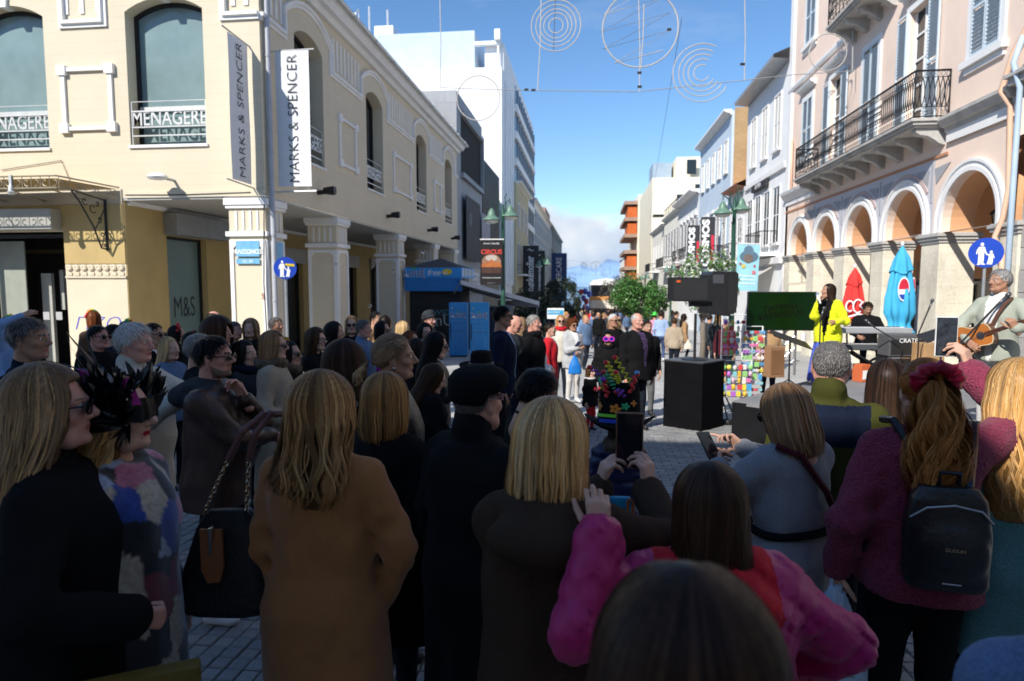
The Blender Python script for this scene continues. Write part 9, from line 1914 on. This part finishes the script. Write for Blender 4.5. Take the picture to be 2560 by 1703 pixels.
for i in range(30):
 d = rnd.uniform(16,55); u = rnd.uniform(1440,1570) if i < 22 else rnd.uniform(1400,1445) if i < 26 else rnd.uniform(1668,1700)
 if u < 1450: d = max(d,24)
 fem = i % 2 == 0
 while True:
  tc,hc = rnd.choice(CLS),rnd.choice(HCS)
  if (tc,hc,fem) not in used: break
 used.add((tc,hc,fem)); wk = rnd.random() < 0.6
 person('distant %s in %s top with %s hair among the street crowd' % ('woman' if fem else 'man',{'jean': 'denim','slate': 'dark slate','darkgreen': 'dark green'}.get(tc,tc),hc),u,d,rnd.uniform(1.58,1.78),rnd.uniform(-40,220),tc=tc,hair=(HL if fem else HS)(hc,**(dict(len=0.15) if fem else {})),fem=fem,lod=3,legs=stride if wk else None,group='distant pedestrians')
def far_crowd():
 rs = np.random.RandomState(6); V = []; Q = []; C = []; n = 0
 def blob(c,r,col,k=7):
  nonlocal n
  for i in range(4):
   ph = math.pi * (i + 0.4) / 3.8
   for j in range(k): a = 2 * math.pi * j / k; V.append((c[0] + r[0] * math.sin(ph) * math.cos(a),c[1] + r[1] * math.sin(ph) * math.sin(a),c[2] + r[2] * math.cos(ph))); C.append(col)
  for i in range(3):
   for j in range(k): Q.append((n + i * k + j,n + i * k + (j + 1) % k,n + (i + 1) * k + (j + 1) % k,n + (i + 1) * k + j))
  n += 4 * k
 for i in range(520):
  y = rs.uniform(58,165); x = rs.uniform(-5.5,7.5); h = rs.uniform(1.55,1.82); g = gz(y); col = np.array([(0.012,0.012,0.015),(0.02,0.025,0.05),(0.05,0.04,0.035),(0.25,0.22,0.2),(0.3,0.03,0.04),(0.1,0.15,0.3)][rs.choice(6,p=[0.45,0.2,0.17,0.08,0.05,0.05])])
  blob((x,y,g + h * 0.62),(0.23,0.15,h * 0.22),col); blob((x,y,g + h * 0.27),(0.15,0.13,h * 0.28),np.array((0.015,0.015,0.022))); blob((x,y,g + h * 0.925),(0.085,0.1,h * 0.075),np.array([(0.03,0.02,0.015),(0.3,0.18,0.13),(0.01,0.01,0.01)][rs.randint(3)]))
 np_mesh('crowd',np.array(V),np.array(Q),attr_mat('far_cloth',rough=0.9),col=np.array(C),label='dense crowd filling the far end of the street',cat='crowd',kind='stuff')
far_crowd()
# ---- the band
S1 = person('singer in lime yellow jacket holding a microphone',2070,10.6,1.655,215,z0=STZ,top='jacket',tc='yellow',th=0.05,hem=0.42,hair=HL('dark',c2='brown',len=0.26,vol=0.016,wave=0.012,part=0.0),fem=True,skin='tan',shirt='black',inner=(0.085,0.50,'black'),head=(48,6),armR=(0.075,0.20,1.38),armL=(-0.20,0.24,1.06),hands=('grip','relax'),lod=1,mouth=0.004,elb={1: (0.35,-0.2,-1),-1: (-0.5,-0.5,-0.6)},lips=1,
   skirt=(mat('blue_spots',(0.07,0.11,0.50),rough=0.8,var=0.5,vscale=16),0.60,0.04,0.15,0.27))
def mic(o):
 c = wpt(o,(0.075,0.25,1.42)); e = wpt(o,(0.135,0.17,1.52)); K = empty('microphone',c,label='hand microphone with pale body at the singer mouth',cat='microphone'); dv = (e - c).normalized(); m = MB(); m.tube([-dv * 0.1,dv * 0.08],[0.012,0.019],10); m.build('body',WHITEINK,K,world=False,smooth=True); m = MB(); m.tube([dv * 0.08,dv * 0.095,dv * 0.12,dv * 0.135],[0.022,0.028,0.026,0.01],12); m.build('grille',mat('mic_blue',(0.2,0.27,0.38),rough=0.35,metal=0.5),K,world=False,smooth=True)
mic(S1)
person('keyboard player in black sweater looking down at the keys',2168,12.3,1.70,190,z0=STZ - 0.36,top='sweater',tc='black',hair=HS('dark'),skin='tan',head=(0,-24),armR=(0.22,0.36,1.06),armL=(-0.22,0.36,1.06),legs=(((0.13,0.44,0.84),(0.13,0.42,0.43)),((-0.13,0.44,0.84),(-0.13,0.42,0.43))),hands=('hold','hold'),lod=1,beard=1,th=0.022,wd=1.08)
GT = person('guitarist in sage jacket and white trousers playing acoustic guitar',2496,7.0,1.80,236,z0=STZ,top='jacket',tc='sage',tr='offwhite',th=0.028,hem=0.46,hair=HS('grey',c2='white',vol=0.016),skin='tan',shirt='white',inner=(0.075,0.44,'white'),head=(20,2),armR=(0.14,0.30,1.04),armL=(-0.34,0.36,1.20),hands=('hold','grip'),elb={1: (0.9,-0.3,0.1),-1: (-0.8,0.0,-0.7)},lod=1,handdir={1: ((-0.8,0.3,-0.5),(0,-1,-0.1)),-1: ((0.2,0.5,0.8),(0.7,-0.6,0))},collar=(0.01,0.03))
def guitar(o):
 c = wpt(o,(0.06,0.24,1.08)); K = empty('acoustic_guitar',c,o.rotation_euler.z,label='honey brown acoustic guitar held by the guitarist',cat='guitar'); WD = mat('guitar_top',(0.42,0.14,0.03),rough=0.25,coat=0.6,var=0.18,vscale=7); SD = mat('guitar_side',(0.13,0.04,0.015),rough=0.25,coat=0.5,var=0.2,vscale=7)
 ca,sa = math.cos(R(-24)),math.sin(R(-24))
 def T(a,b,d): return (-(a * ca + b * sa) * 0.86,d,(-a * sa + b * ca) * 0.86)       # a runs towards the neck (player's left)
 out = []
 for i in range(40):
  q_ = i / 20 if i < 20 else (40 - i) / 20; x = -0.30 + 0.5 * (0.5 - 0.5 * math.cos(math.pi * q_)); w = np.interp(x,[-0.30,-0.285,-0.25,-0.17,-0.10,-0.02,0.04,0.10,0.15,0.185,0.2],[0.0,0.09,0.155,0.195,0.185,0.128,0.122,0.14,0.135,0.09,0.0]); out.append((x,(w if i < 20 else -w) + 1e-4 * i))
 m = MB(); m.prism(out,-0.05,0.05,T); m.build('body',SD,K,world=False,bevel=0.006); m = MB(); m.prism([(a * 0.975,b * 0.97) for a,b in out],0.0505,0.054,T); m.build('soundboard',WD,K,world=False)
 m = MB(); m.prism(ell_poly(0.06,0,0.05,0.05,20),0.0545,0.056,T); m.build('sound_hole',INK,K,world=False); m = MB(); m.prism([(-0.19,-0.07),(-0.165,-0.07),(-0.165,0.07),(-0.19,0.07)],0.0545,0.064,T); m.build('bridge',SD,K,world=False); m = MB(); m.sweep(out,[(0,0.046),(0,0.0555),(-0.008,0.0555),(-0.008,0.046)],T,close=True); m.build('binding',mat('binding',(0.6,0.5,0.32),rough=0.4),K,world=False)
 m = MB(); m.prism([(0.12,-0.027),(0.56,-0.022),(0.56,0.022),(0.12,0.027)],0.04,0.068,T); m.build('neck',SD,K,world=False); m = MB(); m.prism([(0.56,-0.026),(0.72,-0.036),(0.74,0.0),(0.72,0.036),(0.56,0.026)],0.035,0.052,T)
 for k in range(3):
  for sg in (-1,1): m.box(0.59 + k * 0.045,0.605 + k * 0.045,0.03,0.05,0,0.02,T=lambda a,d,b,sg=sg: T(a,sg * (0.03 + b * 1.4),d))
 m.build('headstock',WD,K,world=False); m = MB()
 for k in range(6): m.tube([T(-0.18,-0.018 + 0.0072 * k,0.068),T(0.57,-0.015 + 0.006 * k,0.072)],0.001,3)
 m.build('strings',CHROME,K,world=False,kind='stuff'); m = MB(); m.tube([(-0.20,-0.20,0.42),(-0.18,-0.11,0.36),(-0.14,-0.075,0.26),(-0.09,-0.06,0.12),(-0.06,-0.05,0.0)],0.019,6); m.build('strap',cloth('brown_strap',(0.10,0.04,0.025),rough=0.6),K,world=False)
guitar(GT)

# ============================================================ lettering becomes plain mesh
def lettering_to_mesh():
 bpy.context.view_layer.update(); dg = bpy.context.evaluated_depsgraph_get()
 for o in [k for k in SC.objects if k.type == 'FONT']:
  me = bpy.data.meshes.new_from_object(o.evaluated_get(dg)); nm = o.name; par = o.parent; ml = o.matrix_local.copy(); o.name = 'zz'
  n = bpy.data.objects.new(nm,me); COL.objects.link(n); n.parent = par; n.matrix_local = ml; bpy.data.objects.remove(o)
lettering_to_mesh()
